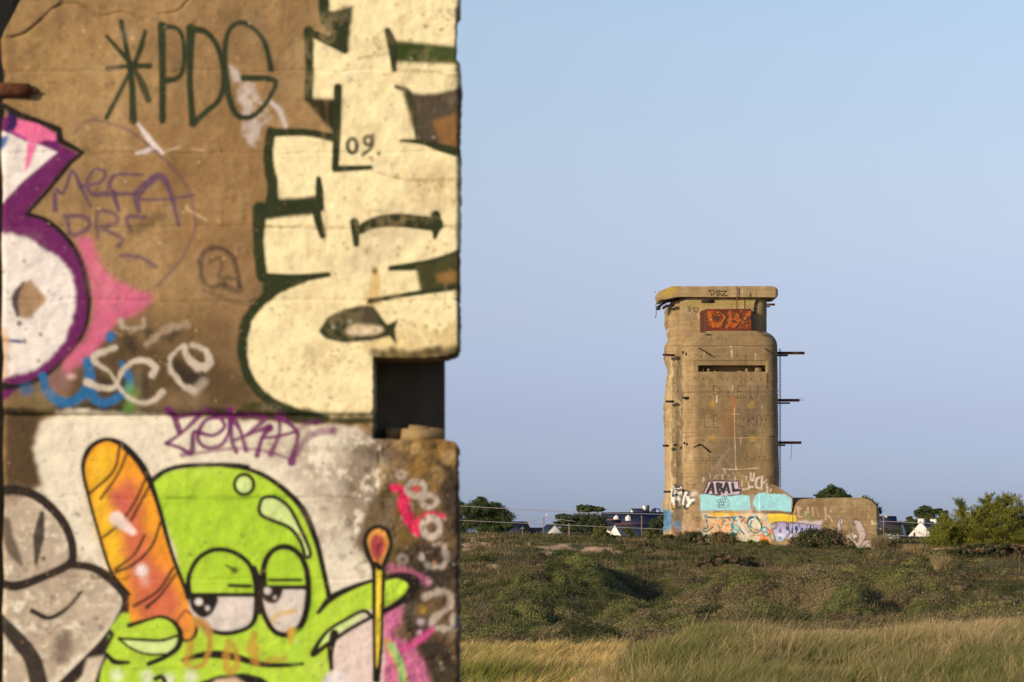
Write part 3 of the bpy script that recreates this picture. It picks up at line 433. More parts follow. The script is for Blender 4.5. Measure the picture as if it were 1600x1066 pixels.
    Q(out, (220, 190, 188), 1, .6); S(out + out[:1], 9, (58, 38, 66), 1, .8, False)
    LB = (70, 62, 62)
    S([(640, 148), (602, 226)], 26, LB, 1, .6, False); S([(645, 148), (656, 226)], 26, LB, 1, .6, False); S([(605, 205), (655, 205)], 14, LB, 1, .6)
    S([(688, 150), (696, 212), (712, 240)], 26, LB, 1, .6, False); S([(690, 148), (726, 158), (712, 182), (736, 200), (700, 222)], 26, LB, 1, .6); S([(770, 145), (744, 225)], 25, LB, 1, .6, False); S([(776, 145), (796, 226)], 25, LB, 1, .6, False); S([(750, 205), (790, 205)], 12, LB, 1, .6); S([(825, 148), (836, 208)], 26, LB, 1, .6, False); S([(832, 210), (884, 204)], 26, LB, 1, .6, False); c.dot(712, 203, 5, (220, 190, 188))
    # turquoise panels
    TQ = (176, 226, 218)
    Q([(536, 250), (570, 240), (690, 258), (770, 262), (900, 250), (978, 254), (985, 330), (986, 386), (800, 384), (540, 388)], TQ, 1, .8, False, .5)
    Q([(1004, 300), (1018, 262), (1042, 240), (1080, 228), (1170, 236), (1300, 244), (1355, 280), (1352, 340), (1350, 402), (1240, 396), (1140, 386), (1050, 392), (1022, 350), (1002, 340)], TQ, 1, .8, False, .8)
    S([(984, 250), (1006, 250), (995, 300), (1000, 380)], 20, (190, 160, 132), .8, 2, True, 1.5)
    for y in range(262, 390, 16): S([(1040, y), (1340, y)], 2, (90, 176, 186), .35)
    for x, y in ((1165, 255), (1170, 280), (1225, 300), (1190, 320), (1100, 345), (1080, 320)): S([(x, y), (x - 2, y + 14)], 3, (40, 60, 60), .7)
    K2 = (40, 38, 44)
    for x, y, r in ((705, 304, 14), (728, 300, 12), (748, 304, 12), (775, 300, 14), (700, 345, 10), (725, 350, 12), (745, 268, 10), (762, 270, 8), (735, 325, 10)): c.ring(x, y, r, 4, K2, .85, r * 1.2, .8)
    S([(690, 300), (712, 332), (705, 370)], 4, K2, .8, .8); S([(750, 310), (745, 350), (760, 372)], 4, K2, .8, .8); S([(802, 320), (775, 350), (768, 372)], 4, K2, .8, .8); S([(790, 345), (800, 372)], 3, K2, .8, .8); S([(720, 335), (760, 340)], 4, K2, .8, .8)
    Q([(640, 402), (690, 382), (740, 396), (1150, 392), (1340, 402), (1340, 425), (1100, 415), (860, 404)], (142, 108, 76), .8, 2, True, 1); Q([(540, 390), (690, 392), (640, 410), (540, 430)], (226, 202, 180), .7, 3, False, 1.5); Q([(740, 392), (1000, 388), (1000, 402), (840, 400)], (226, 206, 180), .8, 2, False, 1)
    c.specks(50, 980, 380, 1120, 430, 2, 9, (228, 196, 168), .8)
    # lower coloured mural
    Q([(545, 440), (600, 410), (860, 402), (990, 400), (1110, 420), (1150, 470), (1200, 640), (1100, 690), (540, 680)], (228, 200, 158), 1, 2, False, 1.5)
    Q([(610, 430), (650, 405), (850, 402), (900, 425), (700, 444)], (244, 196, 74), .95, 2, False, 1); c.specks(26, 620, 405, 900, 440, 4, 16, (240, 138, 40), .8); c.specks(26, 900, 410, 1150, 470, 3, 14, (242, 232, 214), .9); c.specks(20, 980, 400, 1150, 480, 3, 9, (60, 90, 96), .8)
    Q([(540, 470), (600, 440), (600, 560), (540, 560)], (206, 140, 70), .8, 3, True, 2); c.specks(14, 545, 470, 600, 600, 5, 15, (120, 190, 160), .6)
    TE = (14, 108, 114)
    Q([(640, 450), (820, 450), (840, 560), (860, 600), (640, 600), (600, 500)], (246, 186, 128), 1, 2, True, 1); c.specks(30, 620, 450, 830, 590, 2, 12, (236, 160, 120), .5)
    S([(578, 440), (592, 430), (620, 448), (760, 452), (900, 442)], [12, 12, 14, 12, 14], TE, 1, .8); S([(592, 448), (600, 500), (606, 540), (575, 548), (565, 566), (590, 578), (620, 560), (650, 535)], [14, 12, 14, 12, 12, 10, 12, 14], TE); S([(695, 515), (710, 550), (720, 580)], [8, 16, 14], TE); S([(630, 530), (660, 510)], 12, (240, 130, 40), .9)
    S([(790, 455), (812, 480), (825, 520), (818, 600)], [14, 16, 20, 26], TE); S([(745, 465), (735, 520), (720, 545)], 12, TE); Q([(748, 480), (775, 500), (760, 540), (735, 545)], (250, 200, 130), 1, 1, True); S([(762, 480), (740, 500)], [12, 5], TE)
    S([(850, 450), (852, 600)], 34, (112, 208, 188), 1, 1); S([(832, 450), (830, 600)], 8, TE); S([(900, 450), (930, 455), (905, 490), (888, 520), (895, 560)], [14, 16, 14, 12, 12], TE); S([(885, 500), (930, 570), (960, 610)], 34, (236, 220, 196), 1); S([(870, 540), (905, 570), (930, 600)], [6, 12, 12], TE); S([(935, 460), (942, 500)], 24, (238, 140, 60), .9)
    Q([(970, 450), (1040, 455), (1080, 510), (1040, 580), (980, 570), (955, 510)], (240, 222, 184), 1, 1.5, True); S([(955, 500), (975, 460), (1030, 446), (1075, 490), (1086, 540), (1060, 580), (1010, 580), (975, 540), (960, 500)], [18, 22, 22, 18, 14, 14, 14, 14, 14], TE); S([(1000, 480), (985, 520), (1010, 550), (1060, 560)], [10, 12, 10, 8], TE); S([(1020, 565), (1080, 575)], 10, (238, 130, 70), .9); S([(1078, 470), (1095, 500)], 20, (244, 150, 50), .95)
    c.ring(1112, 560, 24, 10, TE, 1, 22); c.dot(1112, 560, 16, (232, 226, 216), 1, 1); c.ring(1122, 598, 22, 12, TE, 1, 20); c.dot(1122, 598, 14, (196, 222, 210), 1, 1); Q([(1080, 610), (1110, 605), (1150, 640), (1160, 690), (1070, 660)], (242, 126, 32), 1, 2, True); S([(1150, 560), (1165, 600)], 24, (244, 110, 30), .95); S([(1140, 470), (1175, 540)], 18, (222, 200, 150), .8); S([(1150, 600), (1180, 660)], 18, (90, 150, 90), .7)
    c.specks(70, 880, 560, 1150, 680, 3, 10, (220, 214, 200), .8); c.specks(20, 900, 480, 1180, 640, 2, 7, (20, 110, 116), .7)
    for _ in range(110):
        x, y = c.rng.uniform(600, 1130), c.rng.uniform(425, 600); a_ = c.rng.uniform(0, 6.28); L_ = c.rng.uniform(12, 42); col_ = [(14, 104, 112), (242, 150, 70), (244, 236, 220), (246, 196, 130), (120, 206, 190), (196, 120, 80)][c.rng.integers(0, 6)]
        S([(x, y), (x + L_ * math.cos(a_), y + L_ * .7 * math.sin(a_)), (x + L_ * 1.4 * math.cos(a_ + .6), y + L_ * math.sin(a_ + .6))], c.rng.uniform(4, 9), col_, .8, .8, True, .6)
    Q([(1142, 422), (1230, 416), (1395, 432), (1394, 484), (1300, 492), (1210, 486), (1160, 500), (1144, 470)], (246, 204, 66), 1, 1, False, .6)
    # purple to white letters
    c.z(1195, 770, 8.42); P1 = (172, 150, 186); P2 = (234, 222, 228); TD = (30, 70, 96)
    Q([(760, 370), (600, 370), (420, 372), (420, 400), (620, 420), (735, 440)], (232, 206, 196), .8, 3, False, 1)
    Q([(150, 388), (275, 384), (300, 440), (330, 520), (290, 570), (235, 640), (150, 640), (95, 490), (162, 470)], P1, 1, 1, False, .6, P2); Q([(320, 395), (440, 400), (505, 412), (485, 560), (400, 640), (290, 600), (318, 540), (310, 450)], P1, 1, 1, False, .6, P2); Q([(448, 410), (600, 425), (705, 430), (738, 444), (700, 560), (550, 640), (470, 600)], P1, 1, 1, False, .6, P2); c.specks(20, 690, 420, 740, 540, 6, 20, (196, 180, 196), .7)
    S([(140, 385), (165, 420), (150, 470), (95, 490), (125, 560), (150, 640)], [12, 10, 8, 8, 10, 10], (62, 54, 96), 1, .8, False); S([(275, 385), (298, 460), (325, 520), (290, 570), (240, 640)], 9, (62, 54, 96), 1, .8, False); S([(140, 385), (275, 383)], 8, (62, 54, 96)); S([(310, 395), (505, 410), (600, 422), (735, 436)], 8, (62, 54, 96), .9)
    Q([(205, 445), (215, 520), (188, 520)], TD, 1, .6); Q([(360, 440), (370, 520), (356, 545), (342, 520)], TD, 1, .6); c.dot(418, 475, 22, TD, 1, 1, 40); c.dot(297, 462, 24, (70, 80, 110), 1, 1, 34); c.dot(299, 440, 10, (240, 190, 90), .9); S([(495, 470), (487, 560)], [26, 14], TD); S([(604, 430), (575, 540)], [18, 34], TD); S([(650, 470), (640, 540)], 12, TD, .8); S([(180, 620), (200, 575), (225, 620)], 12, TD, .9); c.dot(200, 600, 18, (60, 190, 180), .9, 1.5, 26)
    for p in ([(306, 400), (316, 470), (336, 530), (300, 590)], [(446, 404), (470, 480), (480, 560)], [(560, 424), (540, 500), (545, 580)], [(640, 430), (650, 500)]): S(p, [12, 7], (58, 60, 96), .95, 1)
    S([(170, 560), (230, 560)], 30, (244, 238, 240), .7, 3); S([(340, 570), (470, 565)], 26, (244, 238, 240), .7, 3)
    c.ring(110, 440, 26, 8, (90, 80, 120), .8, 22); c.dot(110, 440, 20, (206, 196, 214), .8)
    # faint brushed capitals on the bunker
    for p, w in (([(438, 195), (445, 310)], 18), ([(445, 200), (482, 208)], 14), ([(568, 200), (565, 270)], 22), ([(630, 195), (634, 300)], 26), ([(668, 205), (695, 250), (712, 315)], 18), ([(795, 202), (802, 340)], 24), ([(878, 215), (868, 245)], 24), ([(832, 300), (865, 335), (888, 385)], 16), ([(445, 320), (500, 320)], 12)): S(p, w, (222, 186, 150), .62, 2, True, 1)
    S([(480, 285), (555, 280), (580, 330), (600, 385)], [14, 20, 20, 12], (140, 166, 84), .7, 2); S([(530, 255), (540, 300)], 20, (206, 206, 150), .6, 2)
    S([(1345, 262), (1368, 300), (1360, 340)], 7, (226, 186, 130), .8); S([(1220, 222), (1450, 220)], 7, (216, 178, 124), .5); S([(1410, 370), (1412, 410)], 14, (244, 226, 196), .9, 1.5); S([(1412, 405), (1500, 408)], 14, (240, 214, 176), .85, 1.5, True, 1); S([(1498, 370), (1496, 420)], 12, (240, 214, 176), .8); c.dot(1482, 460, 9, (244, 230, 206), .9, 1, 18); S([(1200, 410), (1410, 420), (1505, 425)], 9, (206, 160, 104), .6)
    for y in (150, 270, 340, 500): S([(760, y), (1500, y + 4)], 3, (100, 78, 54), .4)
    # painted crayfish
    LF = (206, 178, 158); LO = (64, 48, 66)
    a1 = [(952, 520), (942, 440), (962, 370), (1000, 334), (1034, 334), (1020, 400), (1002, 450), (1012, 520), (1018, 610), (960, 600)]
    a2 = [(1160, 400), (1175, 365), (1220, 358), (1268, 385), (1300, 450), (1332, 530), (1322, 600), (1280, 670), (1235, 740), (1205, 700), (1232, 610), (1225, 540), (1195, 475)]
    a3 = [(1235, 740), (1290, 650), (1340, 618), (1420, 630), (1480, 668), (1512, 740), (1510, 800), (1240, 800)]
    for a in (a1, a2, a3): Q(a, LF, 1, 1, True, 1); S(a + a[:1], 9, LO, .95, .8)
    Q([(1160, 400), (1185, 400), (1208, 442), (1180, 430)], (70, 56, 60), .95, 1); S([(1016, 345), (992, 380), (1000, 440)], 10, LO); S([(1022, 360), (1008, 400)], 9, (240, 226, 214), .95)
    S([(1320, 525), (1400, 545), (1512, 604)], [12, 8, 5], LO); S([(1330, 520), (1400, 532), (1460, 560)], [12, 8, 5], (206, 160, 130), .9); S([(1130, 480), (1132, 530)], 5, LO); S([(1010, 500), (1090, 520), (1110, 545)], 7, LO, .9)
    c.dot(1088, 572, 22, (236, 216, 200), 1, 1); c.dot(1188, 574, 22, (236, 216, 200), 1, 1); S([(1108, 528), (1130, 560), (1125, 600), (1180, 640), (1215, 700)], 18, (224, 196, 176), 1, 1.2, True, 1); S([(1160, 530), (1155, 570), (1180, 600), (1210, 570)], 12, (224, 206, 190), .9); S([(1095, 600), (1150, 650), (1210, 720)], 14, LO, .8, 1, True, 1); S([(1195, 590), (1205, 650)], 12, LO, .9)
    S([(1300, 700), (1360, 665), (1430, 680), (1500, 740)], 8, LO, .9); S([(1330, 760), (1380, 720), (1440, 740)], 7, LO, .8); S([(1230, 600), (1320, 620)], 6, LO, .6); S([(1220, 520), (1320, 500)], 5, LO, .5); c.specks(60, 1200, 380, 1500, 780, 2, 9, (170, 138, 120), .6)
    # left side paint
    c.z(1030, 735, 8.883)
    Q([(176, 210), (215, 178), (250, 215), (325, 188), (345, 260), (432, 285), (450, 372), (505, 380), (492, 470), (430, 505), (395, 552), (330, 520), (250, 545), (170, 535), (160, 400)], (76, 70, 62), .95, 1.2, False, 1)
    WW = (238, 222, 200)
    for p, w in (([(192, 225), (172, 340), (190, 490)], [16, 26, 14]), ([(225, 265), (205, 380), (200, 480)], [30, 20, 12]), ([(252, 290), (262, 400), (272, 495)], [26, 26, 10]), ([(322, 208), (285, 255), (250, 255)], [10, 16, 16]), ([(282, 290), (305, 340), (290, 420), (298, 500)], [20, 20, 24, 12]), ([(322, 260), (322, 350)], [16, 14]), ([(378, 310), (350, 400), (345, 470)], [34, 26, 20]), ([(400, 380), (420, 440), (398, 500)], [44, 50, 30]), ([(430, 430), (485, 405)], 38)): S(p, w, WW, 1, .8)
    c.dot(222, 470, 13, (176, 60, 120), .95, 1, 16); S([(200, 490), (200, 520)], 10, (240, 200, 60)); S([(325, 450), (328, 515)], [20, 14], (244, 206, 60)); Q([(430, 320), (520, 300), (545, 350), (440, 372)], (228, 206, 184), .7, 3, True, 2); S([(215, 300), (240, 270), (250, 320)], 6, (60, 50, 50), .9)
    Q([(240, 520), (330, 540), (350, 700), (240, 720)], (112, 98, 80), .6, 5, True, 3)
    Q([(66, 600), (90, 560), (128, 535), (182, 580), (190, 740), (165, 830), (66, 862)], (92, 138, 160), .9, 2, False, 1.5); c.specks(40, 66, 560, 185, 850, 3, 14, (30, 90, 128), .7); c.specks(26, 66, 560, 185, 850, 2, 10, (130, 190, 200), .6)
    for _ in range(16):
        x = c.rng.uniform(75, 180); y = c.rng.uniform(580, 780); S([(x, y), (x + 10, y + 60)], 5, (20, 70, 110), .6)
    Q([(215, 720), (270, 715), (320, 760), (290, 830), (225, 810)], (80, 124, 158), .8, 2, True, 2); c.dot(232, 830, 14, (200, 70, 90), .7, 1.5, 34)
    c.specks(60, 210, 680, 560, 860, 3, 14, (176, 150, 130), .7); c.specks(24, 440, 730, 560, 820, 3, 14, (214, 110, 120), .7); c.specks(26, 210, 660, 440, 840, 3, 11, (70, 80, 92), .7); c.specks(20, 330, 700, 560, 880, 3, 12, (90, 150, 130), .6); c.specks(18, 480, 800, 620, 900, 4, 14, (240, 226, 210), .9)
    c.ring(440, 195, 74, 6, (84, 60, 50), .8, 50)
    for p in ([(395, 180), (400, 225)], [(420, 180), (398, 200), (428, 222)], [(450, 180), (435, 200), (455, 222)], [(438, 200), (460, 198)], [(470, 180), (485, 205)], [(505, 178), (470, 250)]): S(p, 6, (60, 50, 46), .9, .8, False)
    S([(455, 575), (400, 580), (385, 630), (400, 660), (425, 655), (428, 630)], 6, (84, 66, 52), .85); c.ring(462, 640, 14, 6, (50, 44, 40), .9, 18); S([(488, 625), (492, 665), (512, 660)], 6, (50, 44, 40), .9); S([(520, 650), (540, 660), (522, 680), (515, 650)], 6, (50, 44, 40), .9); S([(550, 680), (535, 710)], 6, (50, 44, 40), .9); S([(430, 715), (480, 680), (540, 715)], 7, (84, 66, 52), .8)
    return c

def paint_rust():
    c = Canvas(1090, 480, 1176, 520, 6, 11); S = c.stroke; Q = c.poly; c.z(1000, 430, 5.714)
    Q([(500, 280), (1010, 280), (1010, 500), (500, 500)], (106, 48, 27), 1, 1)
    c.specks(160, 600, 300, 1000, 490, 2, 12, (202, 92, 24), .6); c.specks(90, 600, 300, 1000, 490, 2, 9, (84, 40, 26), .6)
    OR = (214, 108, 36)
    for p, w in (([(612, 340), (640, 400), (650, 450)], 34), ([(625, 340), (700, 335), (750, 380), (700, 440), (655, 470)], 26), ([(800, 330), (810, 400), (790, 460)], 34), ([(820, 335), (870, 350), (850, 390), (890, 420), (820, 470)], 24), ([(930, 350), (985, 340), (930, 400), (890, 460)], 24), ([(900, 470), (985, 440)], 18)): S(p, w * .8, OR, .6, 2, True, 3)
    c.specks(260, 605, 315, 990, 478, 1, 5, (246, 170, 76), .7); c.specks(260, 605, 310, 990, 485, 1.5, 7, (112, 46, 22), .75); c.specks(60, 605, 310, 990, 485, 1, 5, (60, 34, 26), .8); c.z(1000, 430, 5.714); Q([(500, 280), (600, 280), (600, 500), (500, 500)], (92, 54, 36), 1, 1); S([(560, 290), (562, 500)], 14, (70, 40, 32), .8, 2)
    D = (74, 56, 44); Q([(664, 364), (728, 370), (690, 424)], D, .95, .6); Q([(815, 365), (850, 365), (815, 378)], D, .9, .6); Q([(815, 400), (855, 405), (825, 425)], D, .9, .6)
    S([(712, 314), (785, 372), (745, 425), (726, 486)], [8, 20, 20, 8], D, .95, .6, False); S([(878, 316), (918, 366), (888, 385), (920, 392), (850, 486)], [8, 16, 10, 14, 20], D, .95, .6, False); S([(930, 410), (985, 385)], 12, D, .9); c.dot(795, 470, 16, (30, 20, 18), 1, .5, 5)
    Q([(600, 472), (1000, 472), (1000, 500), (600, 500)], (116, 48, 34), .8, 1)
    return c
# ---------------------------------------------------------------- helpers
RNG = np.random.default_rng(5)
def W(px, py, d):
    """a point d metres ahead of the lens on the sight line through a photograph position"""
    return ((px - 800) / F * d, d, (HY - py) / F * d)
def link(o, parent=None):
    SC.collection.objects.link(o)
    if parent is not None: o.parent = parent
    return o
def tag(o, label=None, cat=None, group=None, kind=None):
    if label: o['label'] = label
    if cat: o['category'] = cat
    if group: o['group'] = group
    if kind: o['kind'] = kind
    return o
def empty(name, loc, label, cat, group=None):
    o = bpy.data.objects.new(name, None); o.location = loc; o.empty_display_size = .3; link(o); return tag(o, label, cat, group)
def mesh_np(name, V, faces, mat, parent=None, loc=None, cols=None, attr='tint', smooth=False):
    """one mesh object; V world positions, faces list of (M,k) index arrays, stored relative to its base"""
    V = np.asarray(V, np.float32)
    org = np.array(parent_org(parent) if parent is not None else (loc if loc is not None else (0, 0, 0)), np.float32)
    me = bpy.data.meshes.new(name); me.vertices.add(len(V)); me.vertices.foreach_set('co', (V - org).ravel())
    faces = [np.asarray(f, np.int32) for f in faces if len(f)]
    lt = np.concatenate([f.ravel() for f in faces]); ct = np.concatenate([np.full(len(f), f.shape[1], np.int32) for f in faces])
    me.loops.add(len(lt)); me.loops.foreach_set('vertex_index', lt); me.polygons.add(len(ct))
    me.polygons.foreach_set('loop_start', np.concatenate([[0], np.cumsum(ct)[:-1]]).astype(np.int32)); me.polygons.foreach_set('loop_total', ct)
    if smooth: me.polygons.foreach_set('use_smooth', np.ones(len(ct), bool))
    me.update(calc_edges=True)
    if cols is not None:
        c = np.asarray(cols, np.float32)
        if c.shape[1] == 3: c = np.concatenate([c, np.ones((len(c), 1), np.float32)], 1)
        at = me.color_attributes.new(attr, 'FLOAT_COLOR', 'POINT'); at.data.foreach_set('color', c.ravel())
    me.materials.append(mat)
    o = bpy.data.objects.new(name, me); link(o, parent)
    if parent is None: o.location = org
    return o
def parent_org(p):
    v = Vector((0, 0, 0))
    while p is not None: v += p.location; p = p.parent
    return tuple(v)
class MB:
    def __init__(s): s.V = []; s.F = {3: [], 4: []}; s.n = 0
    def add(s, V, Fs):
        V = np.asarray(V, float); s.V.append(V)
        for f in Fs:
            if len(f) in (3, 4): s.F[len(f)].append([i + s.n for i in f])
            else:
                for i in range(1, len(f) - 1): s.F[3].append([f[0] + s.n, f[i] + s.n, f[i + 1] + s.n])
        s.n += len(V); return s
    def hexa(s, A, B):
        """solid between quad A and quad B (each 4 points, same order)"""
        return s.add(list(A) + list(B), [(3, 2, 1, 0), (4, 5, 6, 7), (0, 1, 5, 4), (1, 2, 6, 5), (2, 3, 7, 6), (3, 0, 4, 7)])
    def box(s, x0, x1, y0, y1, z0, z1):
        return s.hexa([(x0, y0, z0), (x1, y0, z0), (x1, y1, z0), (x0, y1, z0)], [(x0, y0, z1), (x1, y0, z1), (x1, y1, z1), (x0, y1, z1)])
    def tube(s, pts, r, n=8, cap=True):
        P = np.array(pts, float); R = np.interp(np.linspace(0, 1, len(P)), np.linspace(0, 1, len(r)), r) if isinstance(r, (list, tuple)) else np.full(len(P), r)
        T = np.gradient(P, axis=0); T /= np.linalg.norm(T, axis=1)[:, None] + 1e-9
        up = np.array([0, 0, 1.0]) if abs(T[0][2]) < .9 else np.array([1.0, 0, 0])
        V = []
        for p, t, rr in zip(P, T, R):
            u = np.cross(t, up); u /= np.linalg.norm(u) + 1e-9; v = np.cross(t, u)
            for k in range(n):
                a = 2 * math.pi * k / n; V.append(p + rr * (math.cos(a) * u + math.sin(a) * v))
        Fs = [(i * n + k, i * n + (k + 1) % n, (i + 1) * n + (k + 1) % n, (i + 1) * n + k) for i in range(len(P) - 1) for k in range(n)]
        if cap: Fs += [tuple(range(n))[::-1], tuple(range((len(P) - 1) * n, len(P) * n))]
        return s.add(V, Fs)
    def bar(s, p, q, w, h):
        """a square bar from p to q"""
        p = np.array(p, float); q = np.array(q, float); t = q - p; t /= np.linalg.norm(t); up = np.array([0, 0, 1.0]) if abs(t[2]) < .9 else np.array([0, 1.0, 0])
        u = np.cross(t, up); u /= np.linalg.norm(u); v = np.cross(t, u); u = u * w / 2; v = v * h / 2
        return s.hexa([p - u - v, p + u - v, p + u + v, p - u + v], [q - u - v, q + u - v, q + u + v, q - u + v])
    def build(s, name, mat, parent=None, loc=None, smooth=False, cols=None):
        return mesh_np(name, np.concatenate(s.V), [np.array(s.F[k]) for k in (4, 3) if s.F[k]], mat, parent, loc, cols, smooth=smooth)

# ---------------------------------------------------------------- materials
class NT:
    def __init__(s, name):
        s.m = bpy.data.materials.new(name); s.m.use_nodes = True; s.t = s.m.node_tree; s.b = s.t.nodes['Principled BSDF']; s.tc = s.t.nodes.new('ShaderNodeTexCoord')
        s.b.inputs['Specular IOR Level'].default_value = .25
    def noise(s, scale, detail=4, rough=.55, stretch=None):
        n = s.t.nodes.new('ShaderNodeTexNoise'); n.inputs['Scale'].default_value = scale; n.inputs['Detail'].default_value = detail; n.inputs['Roughness'].default_value = rough
        v = s.tc.outputs['Object']
        if stretch:
            mp = s.t.nodes.new('ShaderNodeMapping'); mp.inputs['Scale'].default_value = stretch; s.t.links.new(v, mp.inputs[0]); v = mp.outputs[0]
        s.t.links.new(v, n.inputs['Vector']); return n.outputs['Fac']
    def ramp(s, fac, stops):
        r = s.t.nodes.new('ShaderNodeValToRGB'); e = r.color_ramp.elements
        while len(e) < len(stops): e.new(.5)
        for i, (p, c) in enumerate(stops): e[i].position = p; e[i].color = (*c, 1) if not isinstance(c, (int, float)) else (c, c, c, 1)
        s.t.links.new(fac, r.inputs[0]); return r.outputs[0]
    def mix(s, fac, a, b, mode='MIX'):
        m = s.t.nodes.new('ShaderNodeMix'); m.data_type = 'RGBA'; m.blend_type = mode
        for v, i in ((fac, 0), (a, 6), (b, 7)):
            if isinstance(v, (int, float)): m.inputs[i].default_value = v if i == 0 else (v, v, v, 1)
            elif isinstance(v, tuple): m.inputs[i].default_value = (*v, 1)
            else: s.t.links.new(v, m.inputs[i])
        return m.outputs[2]
    def math(s, op, a, b):
        m = s.t.nodes.new('ShaderNodeMath'); m.operation = op
        for v, i in ((a, 0), (b, 1)):
            if isinstance(v, (int, float)): m.inputs[i].default_value = v
            else: s.t.links.new(v, m.inputs[i])
        return m.outputs[0]
    def attr(s, name):
        a = s.t.nodes.new('ShaderNodeAttribute'); a.attribute_name = name; return a
    def fin(s, col, rough=.9, bump=None, dist=.02, strength=.6, metal=0):
        if isinstance(col, tuple): s.b.inputs['Base Color'].default_value = (*col, 1)
        else: s.t.links.new(col, s.b.inputs['Base Color'])
        s.b.inputs['Roughness'].default_value = rough; s.b.inputs['Metallic'].default_value = metal
        if bump is not None:
            b = s.t.nodes.new('ShaderNodeBump'); b.inputs['Distance'].default_value = dist; b.inputs['Strength'].default_value = strength
            s.t.links.new(bump, b.inputs['Height']); s.t.links.new(b.outputs[0], s.b.inputs['Normal'])
        return s.m
def obs(c): return tuple(float(v) for v in s2l(c) / ILL)
def concrete(name, dark, mid, light, sc, bump_d, painted=True, chip=.0, gain=1.0):
    n = NT(name)
    big = n.noise(sc * .35, 6, .6); fine = n.noise(sc * 3.2, 6, .65); grit = n.noise(sc * 14, 3, .6); st = n.noise(sc * 1.2, 4, .6, (1, 1, .12))
    c = n.ramp(big, [(.3, obs(dark)), (.5, obs(mid)), (.72, obs(light))])
    c = n.mix(n.ramp(fine, [(.30, .7), (.55, 0)]), c, obs(dark)); c = n.mix(.35, c, n.ramp(st, [(.3, obs(dark)), (.7, obs(light))]), 'MIX')
    sp = n.ramp(grit, [(.60, 0), (.70, .5)]); c = n.mix(sp, c, obs(light)); sp2 = n.ramp(grit, [(.28, .7), (.36, 0)]); c = n.mix(sp2, c, obs(dark))
    if painted:
        a = n.attr('paint')
        wear = n.ramp(n.noise(sc * 7, 6, .7), [(.30 + chip, .15), (.40 + chip, 1)])
        pc = n.mix(1.0, a.outputs['Color'], n.ramp(n.noise(sc * 2.2, 6, .65), [(.3, .80), (.6, 1.04)]), 'MULTIPLY')
        c = n.mix(n.math('MULTIPLY', a.outputs['Alpha'], wear), c, pc)
    if gain != 1.0: c = n.mix(1.0, c, gain, 'MULTIPLY')
    return n.fin(c, .92, n.math('ADD', fine, n.math('MULTIPLY', grit, .35)), bump_d, .7)
def plain(name, c1, c2, scale, rough=.9, metal=0, bump=None, stretch=None):
    n = NT(name); f = n.noise(scale, 5, .6, stretch); return n.fin(n.ramp(f, [(.3, c1), (.7, c2)]), rough, f if bump else None, bump or .01, .5, metal)
def leafy(name, rough=.8, trans=.25):
    n = NT(name); a = n.attr('tint'); n.fin(a.outputs['Color'], rough)
    tr = n.t.nodes.new('ShaderNodeBsdfTranslucent'); n.t.links.new(a.outputs['Color'], tr.inputs[0]); ms = n.t.nodes.new('ShaderNodeMixShader'); ms.inputs[0].default_value = trans
    o = n.t.nodes['Material Output']; n.t.links.new(n.b.outputs[0], ms.inputs[1]); n.t.links.new(tr.outputs[0], ms.inputs[2]); n.t.links.new(ms.outputs[0], o.inputs[0]); return n.m
M_WALL = concrete('weathered_concrete_near', (110, 82, 50), (168, 128, 80), (196, 156, 104), 6.0, .0022)
M_TOWER = concrete('weathered_concrete_tower', (124, 98, 64), (170, 136, 90), (196, 162, 114), .9, .03, True, -.04)
M_BARE = concrete('bare_concrete', (120, 96, 66), (160, 128, 88), (190, 158, 116), 1.2, .02, False)
M_RUSTPAINT = concrete('painted_rust', (84, 36, 20), (150, 64, 28), (196, 96, 40), 3.0, .02, True, -.05)
M_RUST = plain('rusty_steel', (.09, .030, .016), (.24, .085, .045), 9, .85, 0, .01)
M_DARKIRON = plain('dark_iron', (.012, .012, .014), (.05, .035, .03), 9, .8, 0, .01)
M_SLATE = plain('slate_roof', (.030, .034, .062), (.055, .060, .100), 1.2, .6, 0, .02, (1, 1, 6))
M_BROWNROOF = plain('weathered_slate', (.05, .042, .05), (.09, .07, .075), 1.5, .7, 0, .02, (1, 1, 6))
M_RENDER = plain('white_render', (.70, .68, .64), (.82, .80, .77), .8, .9)
M_CREAM = plain('cream_render', (.55, .45, .32), (.68, .56, .42), .8, .9)
M_RIDGE = plain('terracotta_ridge', (.22, .07, .05), (.32, .11, .07), 4, .8)
M_GLASS = plain('dark_pane', (.012, .014, .02), (.03, .034, .045), 3, .15)
M_SKYLIGHT = plain('skylight_pane', (.25, .32, .42), (.35, .42, .52), 1, .1)
M_WOOD = plain('weathered_wood', (.16, .12, .08), (.30, .23, .16), 6, .85, 0, .01, (1, 1, .1))
M_WIRE = plain('grey_cable', (.30, .28, .26), (.42, .38, .34), 2, .5)
M_BARK = plain('bark', (.04, .028, .018), (.12, .085, .055), 8, .95, 0, .02, (1, 1, .2))
M_LEAF = leafy('foliage', .8, .15); M_GRASS = leafy('dry_grass', .75, .3)

